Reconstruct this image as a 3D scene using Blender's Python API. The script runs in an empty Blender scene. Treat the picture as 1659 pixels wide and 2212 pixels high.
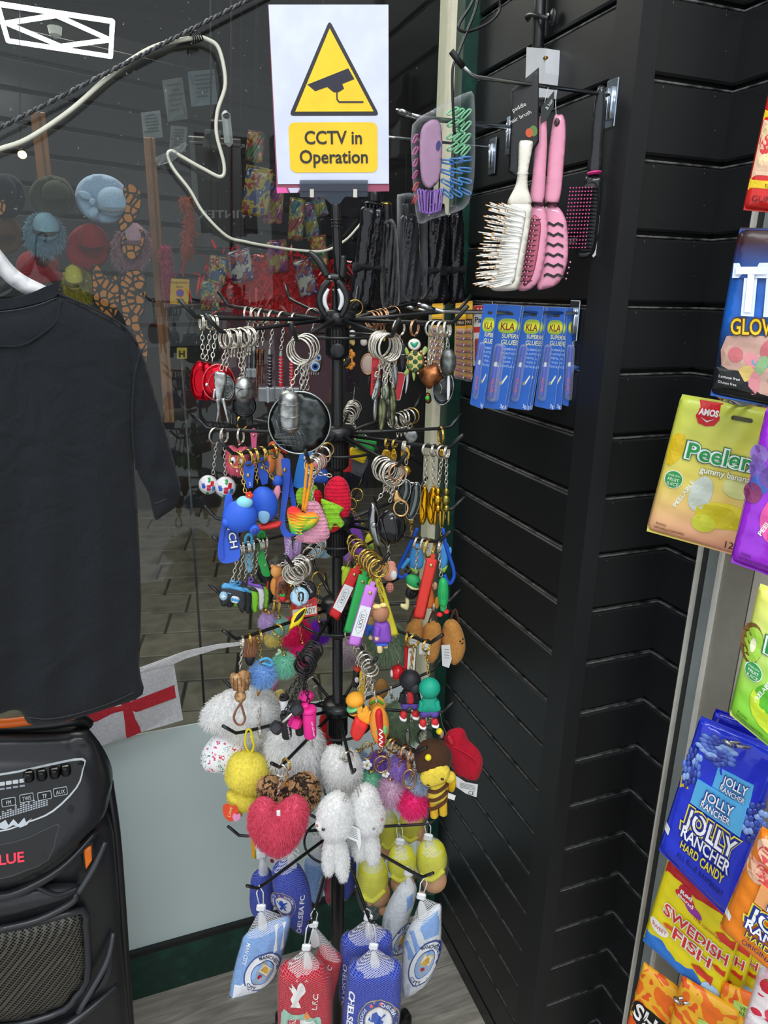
import bpy, math, random
import numpy as np
from mathutils import Vector, Matrix
from mathutils.geometry import delaunay_2d_cdt
random.seed(7); RNG = np.random.default_rng(7)
SC = bpy.context.scene; COL = SC.collection
# ---------------------------------------------------------------- camera
F, CX, CY = 1540.0, 829.5, 1106.0
RW = np.array([[0.9363346, -0.08692807, 0.34017794], [-0.35057238, -0.2850099, 0.89211455], [0.01940428, -0.95457471, -0.29733921]])
CAM = np.array([0.0, 0.0, 1.66])
cd = bpy.data.cameras.new('camera'); cam = bpy.data.objects.new('camera', cd); COL.objects.link(cam)
cd.sensor_fit = 'HORIZONTAL'; cd.sensor_width = 36.0; cd.lens = F/1659.0*36.0; cd.clip_start = 0.02; cd.clip_end = 60
_m = np.eye(4); _m[:3, 0] = RW[:, 0]; _m[:3, 1] = -RW[:, 1]; _m[:3, 2] = -RW[:, 2]; _m[:3, 3] = CAM
cam.matrix_world = Matrix(_m.tolist()); SC.camera = cam
# ---------------------------------------------------------------- world, lights, exposure
SC.view_settings.view_transform = 'Standard'; SC.view_settings.look = 'None'
SC.view_settings.gamma = 1.0; SC.view_settings.exposure = 0.0; SC.view_settings.use_curve_mapping = False
wd = bpy.data.worlds.new('room_light'); SC.world = wd; wd.use_nodes = True
wd.node_tree.nodes['Background'].inputs[0].default_value = (0.90, 0.95, 1.0, 1)
wd.node_tree.nodes['Background'].inputs[1].default_value = 1.12
def area(name, loc, rot, sx, sy, power, col=(0.95, 0.98, 1.0)):
    l = bpy.data.lights.new(name, 'AREA'); l.shape = 'RECTANGLE'; l.size = sx; l.size_y = sy; l.energy = power; l.color = col
    o = bpy.data.objects.new(name, l); COL.objects.link(o); o.location = loc; o.rotation_euler = rot; return o
area('ceiling_led_panel', (0.0, 0.30, 3.2), (0, 0, 0), 1.4, 0.5, 15)
area('ceiling_led_panel', (-0.1, -1.2, 3.2), (0, 0, 0), 1.8, 0.5, 46)
# ---------------------------------------------------------------- mapping helpers
def ray(px, py): return RW @ np.array([px-CX, py-CY, F])
def pl(px, py, ax, val):
    r = ray(px, py); return CAM + (val-CAM[ax])/r[ax]*r
def nrm(v): v = np.asarray(v, float); return v/max(1e-12, np.linalg.norm(v))
def proj(P):
    c = RW.T @ (np.asarray(P, float)-CAM); return CX+F*c[0]/c[2], CY+F*c[1]/c[2]
Z = np.array([0, 0, 1.0])
class Fr:
    """upright plane through A, turned to the viewer by default; yaw turns it about the vertical"""
    def __init__(s, A, yaw=0.0):
        s.A = np.asarray(A, float); h = CAM[:2]-s.A[:2]; a = math.atan2(h[1], h[0])+math.radians(yaw)
        s.n = np.array([math.cos(a), math.sin(a), 0]); s.u = np.array([-s.n[1], s.n[0], 0])
        s.s = (RW.T @ (s.A-CAM))[2]/F
    def P(s, px, py, d=0.0):
        r = ray(px, py); t = s.n @ (s.A-CAM)/(s.n @ r); return CAM+t*r+s.n*d*s.s
def linear(h):
    h = h.lstrip('#'); c = [int(h[i:i+2], 16)/255 for i in (0, 2, 4)]
    return [x/12.92 if x <= .04045 else ((x+.055)/1.055)**2.4 for x in c]
# ---------------------------------------------------------------- materials
MC = {}
def nodes_mat(name):
    m = bpy.data.materials.new(name); m.use_nodes = True
    return m, m.node_tree.nodes, m.node_tree.links, m.node_tree.nodes['Principled BSDF']
KIND = {'p': ('plastic', .32, 0, .5), 'r': ('rubber', .55, 0, .4), 'm': ('metal', .22, 1, .5), 'f': ('fabric', .9, 0, .2), 'g': ('gloss', .12, 0, .5),
        'n': ('print', .45, 0, .4), 'a': ('aged_metal', .38, 1, .5), 'k': ('knit', .95, 0, .1), 'w': ('paint', .5, 0, .4), 'b': ('brushed', .5, 1, .5)}
def mat(spec):
    if not isinstance(spec, str): return spec
    if spec in MC: return MC[spec]
    kn, ro, me, sp = KIND[spec[0]]
    m, N, L, b = nodes_mat(kn+'_'+spec[2:8]); c = linear(spec[2:8])
    tc = N.new('ShaderNodeTexCoord'); nz = N.new('ShaderNodeTexNoise'); nz.inputs['Scale'].default_value = {'f': 220, 'k': 160, 'a': 90}.get(spec[0], 40)
    L.new(tc.outputs['Object'], nz.inputs['Vector'])
    cr = N.new('ShaderNodeValToRGB'); k = {'f': .82, 'k': .75, 'a': .35, 'b': .8}.get(spec[0], .92)
    cr.color_ramp.elements[0].position = .35; cr.color_ramp.elements[1].position = .65
    cr.color_ramp.elements[0].color = (*[x*k for x in c], 1); cr.color_ramp.elements[1].color = (*c, 1)
    L.new(nz.outputs[0], cr.inputs[0]); L.new(cr.outputs[0], b.inputs['Base Color'])
    b.inputs['Roughness'].default_value = ro; b.inputs['Metallic'].default_value = me; b.inputs['Specular IOR Level'].default_value = sp
    if spec[0] in 'fk':
        b.inputs['Sheen Weight'].default_value = .06
        bp = N.new('ShaderNodeBump'); bp.inputs['Strength'].default_value = .35; bp.inputs['Distance'].default_value = .001
        L.new(nz.outputs[0], bp.inputs['Height']); L.new(bp.outputs[0], b.inputs['Normal'])
    MC[spec] = m; return m
def clear_mat(name, col='ffffff', alpha=.25, rough=.05, bump=0, scale=60):
    if name in MC: return MC[name]
    m, N, L, b = nodes_mat(name); out = N['Material Output']
    t = N.new('ShaderNodeBsdfTransparent'); mx = N.new('ShaderNodeMixShader'); mx.inputs[0].default_value = alpha
    b.inputs['Base Color'].default_value = (*linear(col), 1); b.inputs['Roughness'].default_value = rough
    fz = N.new('ShaderNodeLayerWeight'); fz.inputs[0].default_value = .35
    mm = N.new('ShaderNodeMath'); mm.operation = 'MULTIPLY_ADD'; mm.inputs[1].default_value = .45; mm.inputs[2].default_value = alpha; mm.use_clamp = True
    L.new(fz.outputs['Facing'], mm.inputs[0]); L.new(mm.outputs[0], mx.inputs[0])
    L.new(t.outputs[0], mx.inputs[1]); L.new(b.outputs[0], mx.inputs[2]); L.new(mx.outputs[0], out.inputs[0])
    if bump:
        nz = N.new('ShaderNodeTexNoise'); nz.inputs['Scale'].default_value = scale; bp = N.new('ShaderNodeBump')
        bp.inputs['Strength'].default_value = bump; bp.inputs['Distance'].default_value = .004
        L.new(nz.outputs[0], bp.inputs['Height']); L.new(bp.outputs[0], b.inputs['Normal'])
    MC[name] = m; return m
def net_mat(name, col='ffffff', scale=420., cover=.42, strength=.35):
    """fine mesh netting: a diamond lattice of threads with see-through holes"""
    if name in MC: return MC[name]
    m, N, L, b = nodes_mat(name); out = N['Material Output']; tc = N.new('ShaderNodeTexCoord')
    t = N.new('ShaderNodeBsdfTransparent'); mx = N.new('ShaderNodeMixShader')
    b.inputs['Base Color'].default_value = (*linear(col), 1); b.inputs['Roughness'].default_value = .5
    vals = []
    for sgn in (1, -1):
        mp = N.new('ShaderNodeMapping'); mp.inputs['Rotation'].default_value = (0, math.radians(55*sgn), 0)
        w = N.new('ShaderNodeTexWave'); w.wave_type = 'BANDS'; w.bands_direction = 'X'; w.inputs['Scale'].default_value = scale/20
        w.inputs['Distortion'].default_value = .6; w.inputs['Detail'].default_value = 0
        g = N.new('ShaderNodeMath'); g.operation = 'GREATER_THAN'; g.inputs[1].default_value = 1-cover*.55
        L.new(tc.outputs['Object'], mp.inputs[0]); L.new(mp.outputs[0], w.inputs[0]); L.new(w.outputs[1], g.inputs[0]); vals.append(g)
    a = N.new('ShaderNodeMath'); a.operation = 'MAXIMUM'; L.new(vals[0].outputs[0], a.inputs[0]); L.new(vals[1].outputs[0], a.inputs[1])
    k = N.new('ShaderNodeMath'); k.operation = 'MULTIPLY'; k.inputs[1].default_value = strength; L.new(a.outputs[0], k.inputs[0])
    L.new(k.outputs[0], mx.inputs[0]); L.new(t.outputs[0], mx.inputs[1]); L.new(b.outputs[0], mx.inputs[2]); L.new(mx.outputs[0], out.inputs[0])
    MC[name] = m; return m
def glow_mat(name, col, st):
    if name in MC: return MC[name]
    m, N, L, b = nodes_mat(name); b.inputs['Base Color'].default_value = (*linear(col), 1)
    b.inputs['Emission Color'].default_value = (*linear(col), 1); b.inputs['Emission Strength'].default_value = st
    MC[name] = m; return m
def ramp_mat(name, stops, axis='Z', rough=.4, kind='Object', noise=0., nscale=30.):
    """colours laid along an object axis (printed gradient or stripes)"""
    if name in MC: return MC[name]
    m, N, L, b = nodes_mat(name); tc = N.new('ShaderNodeTexCoord'); sp = N.new('ShaderNodeSeparateXYZ')
    L.new(tc.outputs[kind], sp.inputs[0]); cr = N.new('ShaderNodeValToRGB'); e = cr.color_ramp.elements
    while len(e) < len(stops): e.new(.5)
    for i, (p, h) in enumerate(stops): e[i].position = p; e[i].color = (*linear(h), 1)
    src = sp.outputs['XYZ'.index(axis)]
    if noise:
        nz = N.new('ShaderNodeTexNoise'); nz.inputs['Scale'].default_value = nscale; L.new(tc.outputs['Object'], nz.inputs['Vector'])
        ma = N.new('ShaderNodeMath'); ma.operation = 'MULTIPLY_ADD'; ma.inputs[1].default_value = noise; L.new(nz.outputs[0], ma.inputs[0]); L.new(src, ma.inputs[2]); src = ma.outputs[0]
    L.new(src, cr.inputs[0]); L.new(cr.outputs[0], b.inputs['Base Color']); b.inputs['Roughness'].default_value = rough
    MC[name] = m; return m
def blotch_mat(name, cols, scale=18., rough=.8, pos=None, kind='noise', dist=0.):
    if name in MC: return MC[name]
    m, N, L, b = nodes_mat(name); tc = N.new('ShaderNodeTexCoord')
    if kind == 'noise': t = N.new('ShaderNodeTexNoise'); t.inputs['Distortion'].default_value = dist; o = t.outputs[0]
    else: t = N.new('ShaderNodeTexVoronoi'); o = t.outputs[0]
    t.inputs['Scale'].default_value = scale; L.new(tc.outputs['Object'], t.inputs['Vector'])
    cr = N.new('ShaderNodeValToRGB'); cr.color_ramp.interpolation = 'CONSTANT' if pos else 'LINEAR'; e = cr.color_ramp.elements
    while len(e) < len(cols): e.new(.5)
    for i, h in enumerate(cols): e[i].position = pos[i] if pos else .3+.4*i/(len(cols)-1); e[i].color = (*linear(h), 1)
    L.new(o, cr.inputs[0]); L.new(cr.outputs[0], b.inputs['Base Color']); b.inputs['Roughness'].default_value = rough
    MC[name] = m; return m
# ---------------------------------------------------------------- objects
def wloc(o):
    v = np.zeros(3)
    while o is not None: v = v+np.array(o.location); o = o.parent
    return v
def tag(o, label=None, cat=None, group=None, kind=None):
    if label: o['label'] = label
    if cat: o['category'] = cat
    if group: o['group'] = group
    if kind: o['kind'] = kind
    return o
def thing(name, label, cat, loc, group=None):
    o = bpy.data.objects.new(name, None); o.empty_display_size = .02; COL.objects.link(o); o.location = tuple(float(x) for x in loc)
    return tag(o, label, cat, group)
def mk(name, V, Fc, m, parent=None, smooth=False, loc=None):
    V = np.asarray(V, float)
    o = bpy.data.objects.new(name, None if False else bpy.data.meshes.new(name)); COL.objects.link(o)
    if parent is not None: o.parent = parent; base = wloc(parent)
    else:
        base = np.array([V[:, 0].mean(), V[:, 1].mean(), V[:, 2].min()]) if loc is None else np.asarray(loc, float); o.location = tuple(base)
    me = o.data
    if isinstance(Fc, np.ndarray) and Fc.ndim == 2 and len(Fc) > 3000:
        k = Fc.shape[1]; nf = len(Fc); me.vertices.add(len(V)); me.vertices.foreach_set('co', (V-base).astype(np.float32).ravel())
        me.loops.add(nf*k); me.loops.foreach_set('vertex_index', Fc.astype(np.int32).ravel()); me.polygons.add(nf)
        me.polygons.foreach_set('loop_start', (np.arange(nf)*k).astype(np.int32)); me.update(calc_edges=True)
    else:
        me.from_pydata((V-base).tolist(), [], [tuple(int(i) for i in f) for f in Fc]); me.update()
    if smooth: me.polygons.foreach_set('use_smooth', [True]*len(me.polygons))
    for mm in (m if isinstance(m, (list, tuple)) else [m]): me.materials.append(mat(mm))
    return o
def join(parts):
    V = []; Fa = []; n = 0
    for v, f in parts:
        V.append(np.asarray(v, float)); Fa += [tuple(i+n for i in q) for q in f]; n += len(v)
    return np.concatenate(V), Fa
# ---------------------------------------------------------------- shapes: (verts, faces)
def basis(d):
    d = nrm(d); a = np.array([0, 0, 1.0]) if abs(d[2]) < .9 else np.array([1.0, 0, 0]); u = nrm(np.cross(d, a)); return u, np.cross(u, d)
def tube(pts, r, n=8, closed=False):
    pts = np.asarray(pts, float); k = len(pts); r = np.broadcast_to(np.asarray(r, float), (k,)); V = []; Fc = []; pu = None
    for i in range(k):
        if closed: d = pts[(i+1) % k]-pts[i-1]
        else: d = pts[min(i+1, k-1)]-pts[max(i-1, 0)]
        d = nrm(d)
        if pu is None: u, w = basis(d)
        else:
            u = pu-d*(pu @ d); u = nrm(u); w = np.cross(u, d)
        pu = u
        for j in range(n):
            a = 2*math.pi*j/n; V.append(pts[i]+r[i]*(math.cos(a)*u+math.sin(a)*w))
    for i in range(k if closed else k-1):
        b = ((i+1) % k)*n; a = i*n
        for j in range(n): Fc.append((a+j, a+(j+1) % n, b+(j+1) % n, b+j))
    if not closed: Fc.append(tuple(range(n))[::-1]); Fc.append(tuple((k-1)*n+j for j in range(n)))
    return np.array(V), Fc
def torus(c, normal, R, r, n=24, m=7, squash=1.0, up=None):
    d = nrm(normal); u, w = basis(d)
    pts = [np.asarray(c)+R*(math.cos(t)*u+math.sin(t)*w*squash) for t in np.linspace(0, 2*math.pi, n, endpoint=False)]
    return tube(pts, r, m, True)
def lathe(prof, c, n=20, ax=(0, 0, 1)):
    d = nrm(ax); u, w = basis(d); V = []; Fc = []; c = np.asarray(c, float)
    for (r, h) in prof:
        for j in range(n):
            a = 2*math.pi*j/n; V.append(c+d*h+r*(math.cos(a)*u+math.sin(a)*w))
    for i in range(len(prof)-1):
        for j in range(n): Fc.append((i*n+j, i*n+(j+1) % n, (i+1)*n+(j+1) % n, (i+1)*n+j))
    Fc.append(tuple(range(n))[::-1]); Fc.append(tuple((len(prof)-1)*n+j for j in range(n)))
    return np.array(V), Fc
def ell(c, rad, axes=None, n=18, m=11):
    A = np.eye(3) if axes is None else np.asarray(axes); V = [np.array([0, 0, 1.])]; Fc = []
    for i in range(1, m):
        t = math.pi*i/m
        for j in range(n): a = 2*math.pi*j/n; V.append(np.array([math.sin(t)*math.cos(a), math.sin(t)*math.sin(a), math.cos(t)]))
    V.append(np.array([0, 0, -1.])); V = np.array(V)*np.asarray(rad)
    V = np.asarray(c)+V @ A
    for j in range(n): Fc.append((0, 1+j, 1+(j+1) % n)); Fc.append((len(V)-1, 1+(m-2)*n+(j+1) % n, 1+(m-2)*n+j))
    for i in range(m-2):
        for j in range(n): a = 1+i*n; Fc.append((a+j, a+n+j, a+n+(j+1) % n, a+(j+1) % n))
    return V, Fc
def box(c, size, axes=None, bev=0.0):
    A = np.eye(3) if axes is None else np.asarray(axes); h = np.asarray(size, float)/2; V = []; idx = {}
    b = min(bev, h.min()*.9)
    if b <= 0:
        V = np.array([[x, y, z] for z in (-1, 1) for y in (-1, 1) for x in (-1, 1)])*h
        return np.asarray(c)+V @ A, [(0, 2, 3, 1), (4, 5, 7, 6), (0, 1, 5, 4), (2, 6, 7, 3), (0, 4, 6, 2), (1, 3, 7, 5)]
    for sx in (-1, 1):
        for sy in (-1, 1):
            for sz in (-1, 1):
                for k in range(3):
                    p = [sx*(h[0]-b), sy*(h[1]-b), sz*(h[2]-b)]; p[k] = (sx, sy, sz)[k]*h[k]; idx[(sx, sy, sz, k)] = len(V); V.append(p)
    g = lambda *a: idx[a]; Fc = []
    for s in (-1, 1):
        Fc += [(g(s, -1, -1, 0), g(s, 1, -1, 0), g(s, 1, 1, 0), g(s, -1, 1, 0))[::s], (g(-1, s, -1, 1), g(-1, s, 1, 1), g(1, s, 1, 1), g(1, s, -1, 1))[::s], (g(-1, -1, s, 2), g(1, -1, s, 2), g(1, 1, s, 2), g(-1, 1, s, 2))[::s]]
        for t in (-1, 1):
            Fc += [(g(s, t, -1, 0), g(s, t, 1, 0), g(s, t, 1, 1), g(s, t, -1, 1))[::-s*t], (g(s, -1, t, 0), g(s, -1, t, 2), g(s, 1, t, 2), g(s, 1, t, 0))[::-s*t], (g(-1, s, t, 1), g(1, s, t, 1), g(1, s, t, 2), g(-1, s, t, 2))[::-s*t]]
            for q in (-1, 1): Fc.append((g(s, t, q, 0), g(s, t, q, 1), g(s, t, q, 2))[::s*t*q])
    return np.asarray(c)+np.array(V) @ A, Fc
def catmull(pts, k=5, closed=True):
    P = np.asarray(pts, float); n = len(P); out = []
    for i in range(n if closed else n-1):
        if closed: p0, p1, p2, p3 = P[i-1], P[i], P[(i+1) % n], P[(i+2) % n]
        else: p0, p1, p2, p3 = P[max(i-1, 0)], P[i], P[i+1], P[min(i+2, n-1)]
        for t in np.arange(k)/k: out.append(.5*((2*p1)+(p2-p0)*t+(2*p0-5*p1+4*p2-p3)*t*t+(3*p1-p0-3*p2+p3)*t**3))
    if not closed: out.append(P[-1])
    return np.array(out)
def circ(cx, cy, rx, ry=None, n=20, rot=0.):
    ry = rx if ry is None else ry; a = np.linspace(0, 2*math.pi, n, endpoint=False); c, s = math.cos(math.radians(rot)), math.sin(math.radians(rot))
    x = rx*np.cos(a); y = ry*np.sin(a); return np.stack([cx+x*c-y*s, cy+x*s+y*c], 1)
def rrect(cx, cy, w, h, r, rot=0., k=4):
    pts = []
    for (sx, sy, a0) in ((1, 1, 0), (-1, 1, 90), (-1, -1, 180), (1, -1, 270)):
        for a in np.linspace(a0, a0+90, k+1): pts.append((sx*(w/2-r)+r*math.cos(math.radians(a)), sy*(h/2-r)+r*math.sin(math.radians(a))))
    P = np.array(pts); c, s = math.cos(math.radians(rot)), math.sin(math.radians(rot)); return np.stack([cx+P[:, 0]*c-P[:, 1]*s, cy+P[:, 0]*s+P[:, 1]*c], 1)
def inside(P, poly):
    x, y = P[:, 0:1], P[:, 1:2]; a = poly; b = np.roll(poly, -1, 0)
    c = ((a[:, 1] > y) != (b[:, 1] > y)) & (x < (b[:, 0]-a[:, 0])*(y-a[:, 1])/(b[:, 1]-a[:, 1]+1e-12)+a[:, 0])
    return c.sum(1) % 2 == 1
def bdist(P, poly):
    a = poly; d = np.roll(poly, -1, 0)-a; L2 = (d**2).sum(1)+1e-12; v = P[:, None]-a[None]
    t = np.clip((v*d).sum(2)/L2, 0, 1); return np.sqrt(((v-t[..., None]*d)**2).sum(2)).min(1)
def fill2d(poly, step=None):
    poly = np.asarray(poly, float); k = len(poly); V = [Vector((float(x), float(y))) for x, y in poly]
    if step:
        lo, hi = poly.min(0), poly.max(0); xs = np.arange(lo[0]+step/2, hi[0], step); ys = np.arange(lo[1]+step/2, hi[1], step*.87)
        g = np.array([(x+(step/2 if j % 2 else 0), y) for j, y in enumerate(ys) for x in xs])
        if len(g):
            g = g[inside(g, poly)]
            if len(g): g = g[bdist(g, poly) > step*.4]
            V += [Vector((float(x), float(y))) for x, y in g]
    r = delaunay_2d_cdt(V, [], [list(range(k))], 1, 1e-5)
    return np.array([[v.x, v.y] for v in r[0]]), [tuple(f) for f in r[2]]
def prof(d, R): t = np.clip(d/R, 0, 1); return np.sqrt(np.clip(t*(2-t), 0, 1))
def pillow(fr, poly, T, Rr=None, step=None, d=0., back=1., fn=None):
    """closed rounded solid with this outline (px) and half-thickness T (px)"""
    poly = np.asarray(poly, float); size = (poly.max(0)-poly.min(0)); mn = size.min(); Rr = Rr or mn*.5; step = step or max(mn/9, 1.2)
    V2, Fa = fill2d(poly, step); dd = bdist(V2, poly); h = prof(dd, Rr)*T
    if fn is not None: h = h+fn(V2[:, 0], V2[:, 1])*np.clip(dd/(Rr*.5), 0, 1)
    n = len(V2); edge = dd < 1e-3; V = [fr.P(x, y, d+z) for (x, y), z in zip(V2, h)]; mp = np.arange(n); 
    hb = prof(dd, Rr)*T*back
    for i in range(n):
        if not edge[i]: mp[i] = len(V); V.append(fr.P(V2[i, 0], V2[i, 1], d-hb[i]))
    a = (V2[Fa[0][1]]-V2[Fa[0][0]]); b = (V2[Fa[0][2]]-V2[Fa[0][0]]); flip = (a[0]*b[1]-a[1]*b[0]) > 0
    Fo = []
    for q in Fa:
        q = q[::-1] if flip else q; Fo.append(q); Fo.append(tuple(int(mp[i]) for i in q[::-1]))
    return np.array(V), Fo
def surf(poly, T, Rr=None, d=0., fn=None):
    poly = np.asarray(poly, float); Rr = Rr or (poly.max(0)-poly.min(0)).min()*.5
    def g(P):
        dd = bdist(P, poly)*inside(P, poly); h = d+prof(dd, Rr)*T
        if fn is not None: h = h+fn(P[:, 0], P[:, 1])*np.clip(dd/(Rr*.5), 0, 1)
        return h
    return g
def slab(fr, poly, th, d=0., step=None, fn=None):
    poly = np.asarray(poly, float); V2, Fa = fill2d(poly, step); n = len(V2); k = len(poly)
    z = np.zeros(n) if fn is None else fn(V2)
    V = [fr.P(x, y, d+th/2+q) for (x, y), q in zip(V2, z)]+[fr.P(x, y, d-th/2+q) for (x, y), q in zip(V2, z)]
    a = (V2[Fa[0][1]]-V2[Fa[0][0]]); b = (V2[Fa[0][2]]-V2[Fa[0][0]]); flip = (a[0]*b[1]-a[1]*b[0]) > 0; Fo = []
    for q in Fa:
        q = q[::-1] if flip else q; Fo.append(q); Fo.append(tuple(n+i for i in q[::-1]))
    ed = {}
    for q in Fa:
        for i in range(len(q)): e = (q[i], q[(i+1) % len(q)]); ed[e] = ed.get(e, 0)+1
    for (i, j) in ed:
        if (j, i) not in ed: Fo.append((i, j, n+j, n+i) if not flip else (j, i, n+i, n+j))
    return np.array(V), Fo
def decal(fr, poly, zf=None, d=.6, step=None):
    poly = np.asarray(poly, float); V2, Fa = fill2d(poly, step); z = zf(V2) if callable(zf) else (zf or 0.)+np.zeros(len(V2))
    V = np.array([fr.P(x, y, d+q) for (x, y), q in zip(V2, z)])
    a = (V2[Fa[0][1]]-V2[Fa[0][0]]); b = (V2[Fa[0][2]]-V2[Fa[0][0]])
    if (a[0]*b[1]-a[1]*b[0]) > 0: Fa = [q[::-1] for q in Fa]
    return V, Fa
TXT = {}
def text2d(s, bold=0.):
    k = (s, bold)
    if k not in TXT:
        c = bpy.data.curves.new('lettering', 'FONT'); c.body = s; c.align_x = 'CENTER'; c.size = 1.0; c.offset = bold; c.resolution_u = 3
        o = bpy.data.objects.new('lettering', c); COL.objects.link(o); me = bpy.data.meshes.new_from_object(o)
        V = np.array([v.co[:2] for v in me.vertices]).reshape(-1, 2); Fa = [tuple(p.vertices) for p in me.polygons]
        bpy.data.objects.remove(o); bpy.data.meshes.remove(me); bpy.data.curves.remove(c)
        lo, hi = V.min(0), V.max(0); V = V-[(lo[0]+hi[0])/2, .36]
        TXT[k] = (V, Fa, hi[0]-lo[0])
    return TXT[k]
def text(fr, s, cx, cy, h, w=None, rot=0., zf=None, d=.8, bold=0., shear=0., arc=None):
    """lettering: h = cap height px, w = total width px"""
    V, Fa, w0 = text2d(s, bold); w0 = text2d(s, 0.)[2]; P = V.copy(); k = h/.72; x = P[:, 0]*(k if w is None else w/w0); y = -P[:, 1]*k
    x = x-y*shear
    if arc: a = x/arc; rr = arc-y; x = rr*np.sin(a); y = -(rr*np.cos(a)-arc)
    c, sn = math.cos(math.radians(rot)), math.sin(math.radians(rot)); Q = np.stack([cx+x*c-y*sn, cy+x*sn+y*c], 1)
    z = zf(Q) if callable(zf) else (zf or 0.)+np.zeros(len(Q))
    return np.array([fr.P(a, b, d+q) for (a, b), q in zip(Q, z)]), Fa
def fur(P, N, length, m, parent, name='fur', width=.0006, droop=.3, jit=.5, rng=RNG, kind=True):
    k = len(P); t = nrm_rows(N+rng.normal(0, jit, (k, 3))); L = length*rng.uniform(.6, 1.15, (k, 1)); s = nrm_rows(np.cross(t, rng.normal(0, 1, (k, 3))))*width
    mid = P+t*L*.55; tip = P+t*L; tip[:, 2] -= (L[:, 0]*droop); mid[:, 2] -= L[:, 0]*droop*.3
    V = np.stack([P-s, P+s, mid+s*.7, mid-s*.7, tip], 1).reshape(-1, 3); b = (np.arange(k)*5)[:, None]
    T = np.concatenate([b+[0, 1, 2], b+[0, 2, 3], b+[3, 2, 4]], 0)
    o = mk(name, V, T, fur_mat(m), parent)
    if kind: o['kind'] = 'stuff'
    return o
def fur_mat(m):
    if not isinstance(m, str): return m
    k = 'fur'+m
    if k not in MC:
        q, N, L, b = nodes_mat('fur_'+m[2:8]); c = [min(1., x*1.18+.03) for x in linear(m[2:8])]; out = N['Material Output']; t = N.new('ShaderNodeBsdfTranslucent'); d = N.new('ShaderNodeBsdfDiffuse'); x = N.new('ShaderNodeMixShader'); x.inputs[0].default_value = .5
        oi = N.new('ShaderNodeTexCoord'); nz = N.new('ShaderNodeTexNoise'); nz.inputs['Scale'].default_value = 300; cr = N.new('ShaderNodeValToRGB'); cr.color_ramp.elements[0].color = (*[v*.85 for v in c], 1); cr.color_ramp.elements[1].color = (*c, 1)
        L.new(oi.outputs['Object'], nz.inputs['Vector']); L.new(nz.outputs[0], cr.inputs[0])
        for n_ in (t, d): L.new(cr.outputs[0], n_.inputs['Color'])
        L.new(d.outputs[0], x.inputs[1]); L.new(t.outputs[0], x.inputs[2]); L.new(x.outputs[0], out.inputs[0]); MC[k] = q
    return MC[k]
def nrm_rows(v): return v/np.maximum(1e-9, np.linalg.norm(v, axis=1, keepdims=True))
def mesh_samples(V, Fa, k, rng=RNG):
    T = np.array([(f[0], f[i], f[i+1]) for f in Fa for i in range(1, len(f)-1)]); a, b, c = V[T[:, 0]], V[T[:, 1]], V[T[:, 2]]
    nr = np.cross(b-a, c-a); ar = np.linalg.norm(nr, axis=1); i = rng.choice(len(T), k, p=ar/ar.sum()); u = rng.uniform(0, 1, (k, 2)); fl = u.sum(1) > 1; u[fl] = 1-u[fl]
    return a[i]+u[:, :1]*(b-a)[i]+u[:, 1:]*(c-a)[i], nrm_rows(nr[i])
# ================================================================ the setting
XA, YW, YB, XC = 0.697, 1.42, 0.91, 0.87
def slat_mat():
    m, N, L, b = nodes_mat('black_laminate'); tc = N.new('ShaderNodeTexCoord')
    n1 = N.new('ShaderNodeTexNoise'); n1.inputs['Scale'].default_value = 9; n1.inputs['Detail'].default_value = 5
    cr = N.new('ShaderNodeValToRGB'); cr.color_ramp.elements[0].color = (*linear('0f1012'), 1); cr.color_ramp.elements[1].color = (*linear('18191b'), 1)
    L.new(tc.outputs['Object'], n1.inputs['Vector']); L.new(n1.outputs[0], cr.inputs[0])
    n2 = N.new('ShaderNodeTexNoise'); n2.inputs['Scale'].default_value = 130; n2.inputs['Detail'].default_value = 3
    c2 = N.new('ShaderNodeValToRGB'); c2.color_ramp.elements[0].position = .735; c2.color_ramp.elements[1].position = .78
    L.new(tc.outputs['Object'], n2.inputs['Vector']); L.new(n2.outputs[0], c2.inputs[0])
    mx = N.new('ShaderNodeMixRGB'); mx.inputs[2].default_value = (*linear('6a6a68'), 1); L.new(c2.outputs[0], mx.inputs[0]); L.new(cr.outputs[0], mx.inputs[1])
    L.new(mx.outputs[0], b.inputs['Base Color']); b.inputs['Roughness'].default_value = .42; b.inputs['Specular IOR Level'].default_value = .5
    return m
BLACK = slat_mat()
def plank_mat():
    m, N, L, b = nodes_mat('grey_oak_laminate'); tc = N.new('ShaderNodeTexCoord'); mp = N.new('ShaderNodeMapping'); mp.inputs['Scale'].default_value = (1.2, 9, 9)
    w = N.new('ShaderNodeTexNoise'); w.inputs['Scale'].default_value = 5; w.inputs['Detail'].default_value = 9; w.inputs['Distortion'].default_value = 1.4
    cr = N.new('ShaderNodeValToRGB'); e = cr.color_ramp.elements; e[0].position = .3; e[0].color = (*linear('777167'), 1); e[1].position = .72; e[1].color = (*linear('b0aa9f'), 1)
    L.new(tc.outputs['Object'], mp.inputs[0]); L.new(mp.outputs[0], w.inputs['Vector']); L.new(w.outputs[0], cr.inputs[0]); L.new(cr.outputs[0], b.inputs['Base Color'])
    b.inputs['Roughness'].default_value = .5; return m
PLANK = plank_mat()
def struct(name, V, Fa, m, parent=None, **k):
    o = mk(name, V, Fa, m, parent, **k)
    if parent is None: tag(o, kind='structure')
    return o
def sbox(name, lo, hi, m, parent=None, bev=0.):
    lo = np.array(lo, float); hi = np.array(hi, float); V, Fa = box((lo+hi)/2, hi-lo, None, bev); return struct(name, V, Fa, m, parent)
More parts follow.
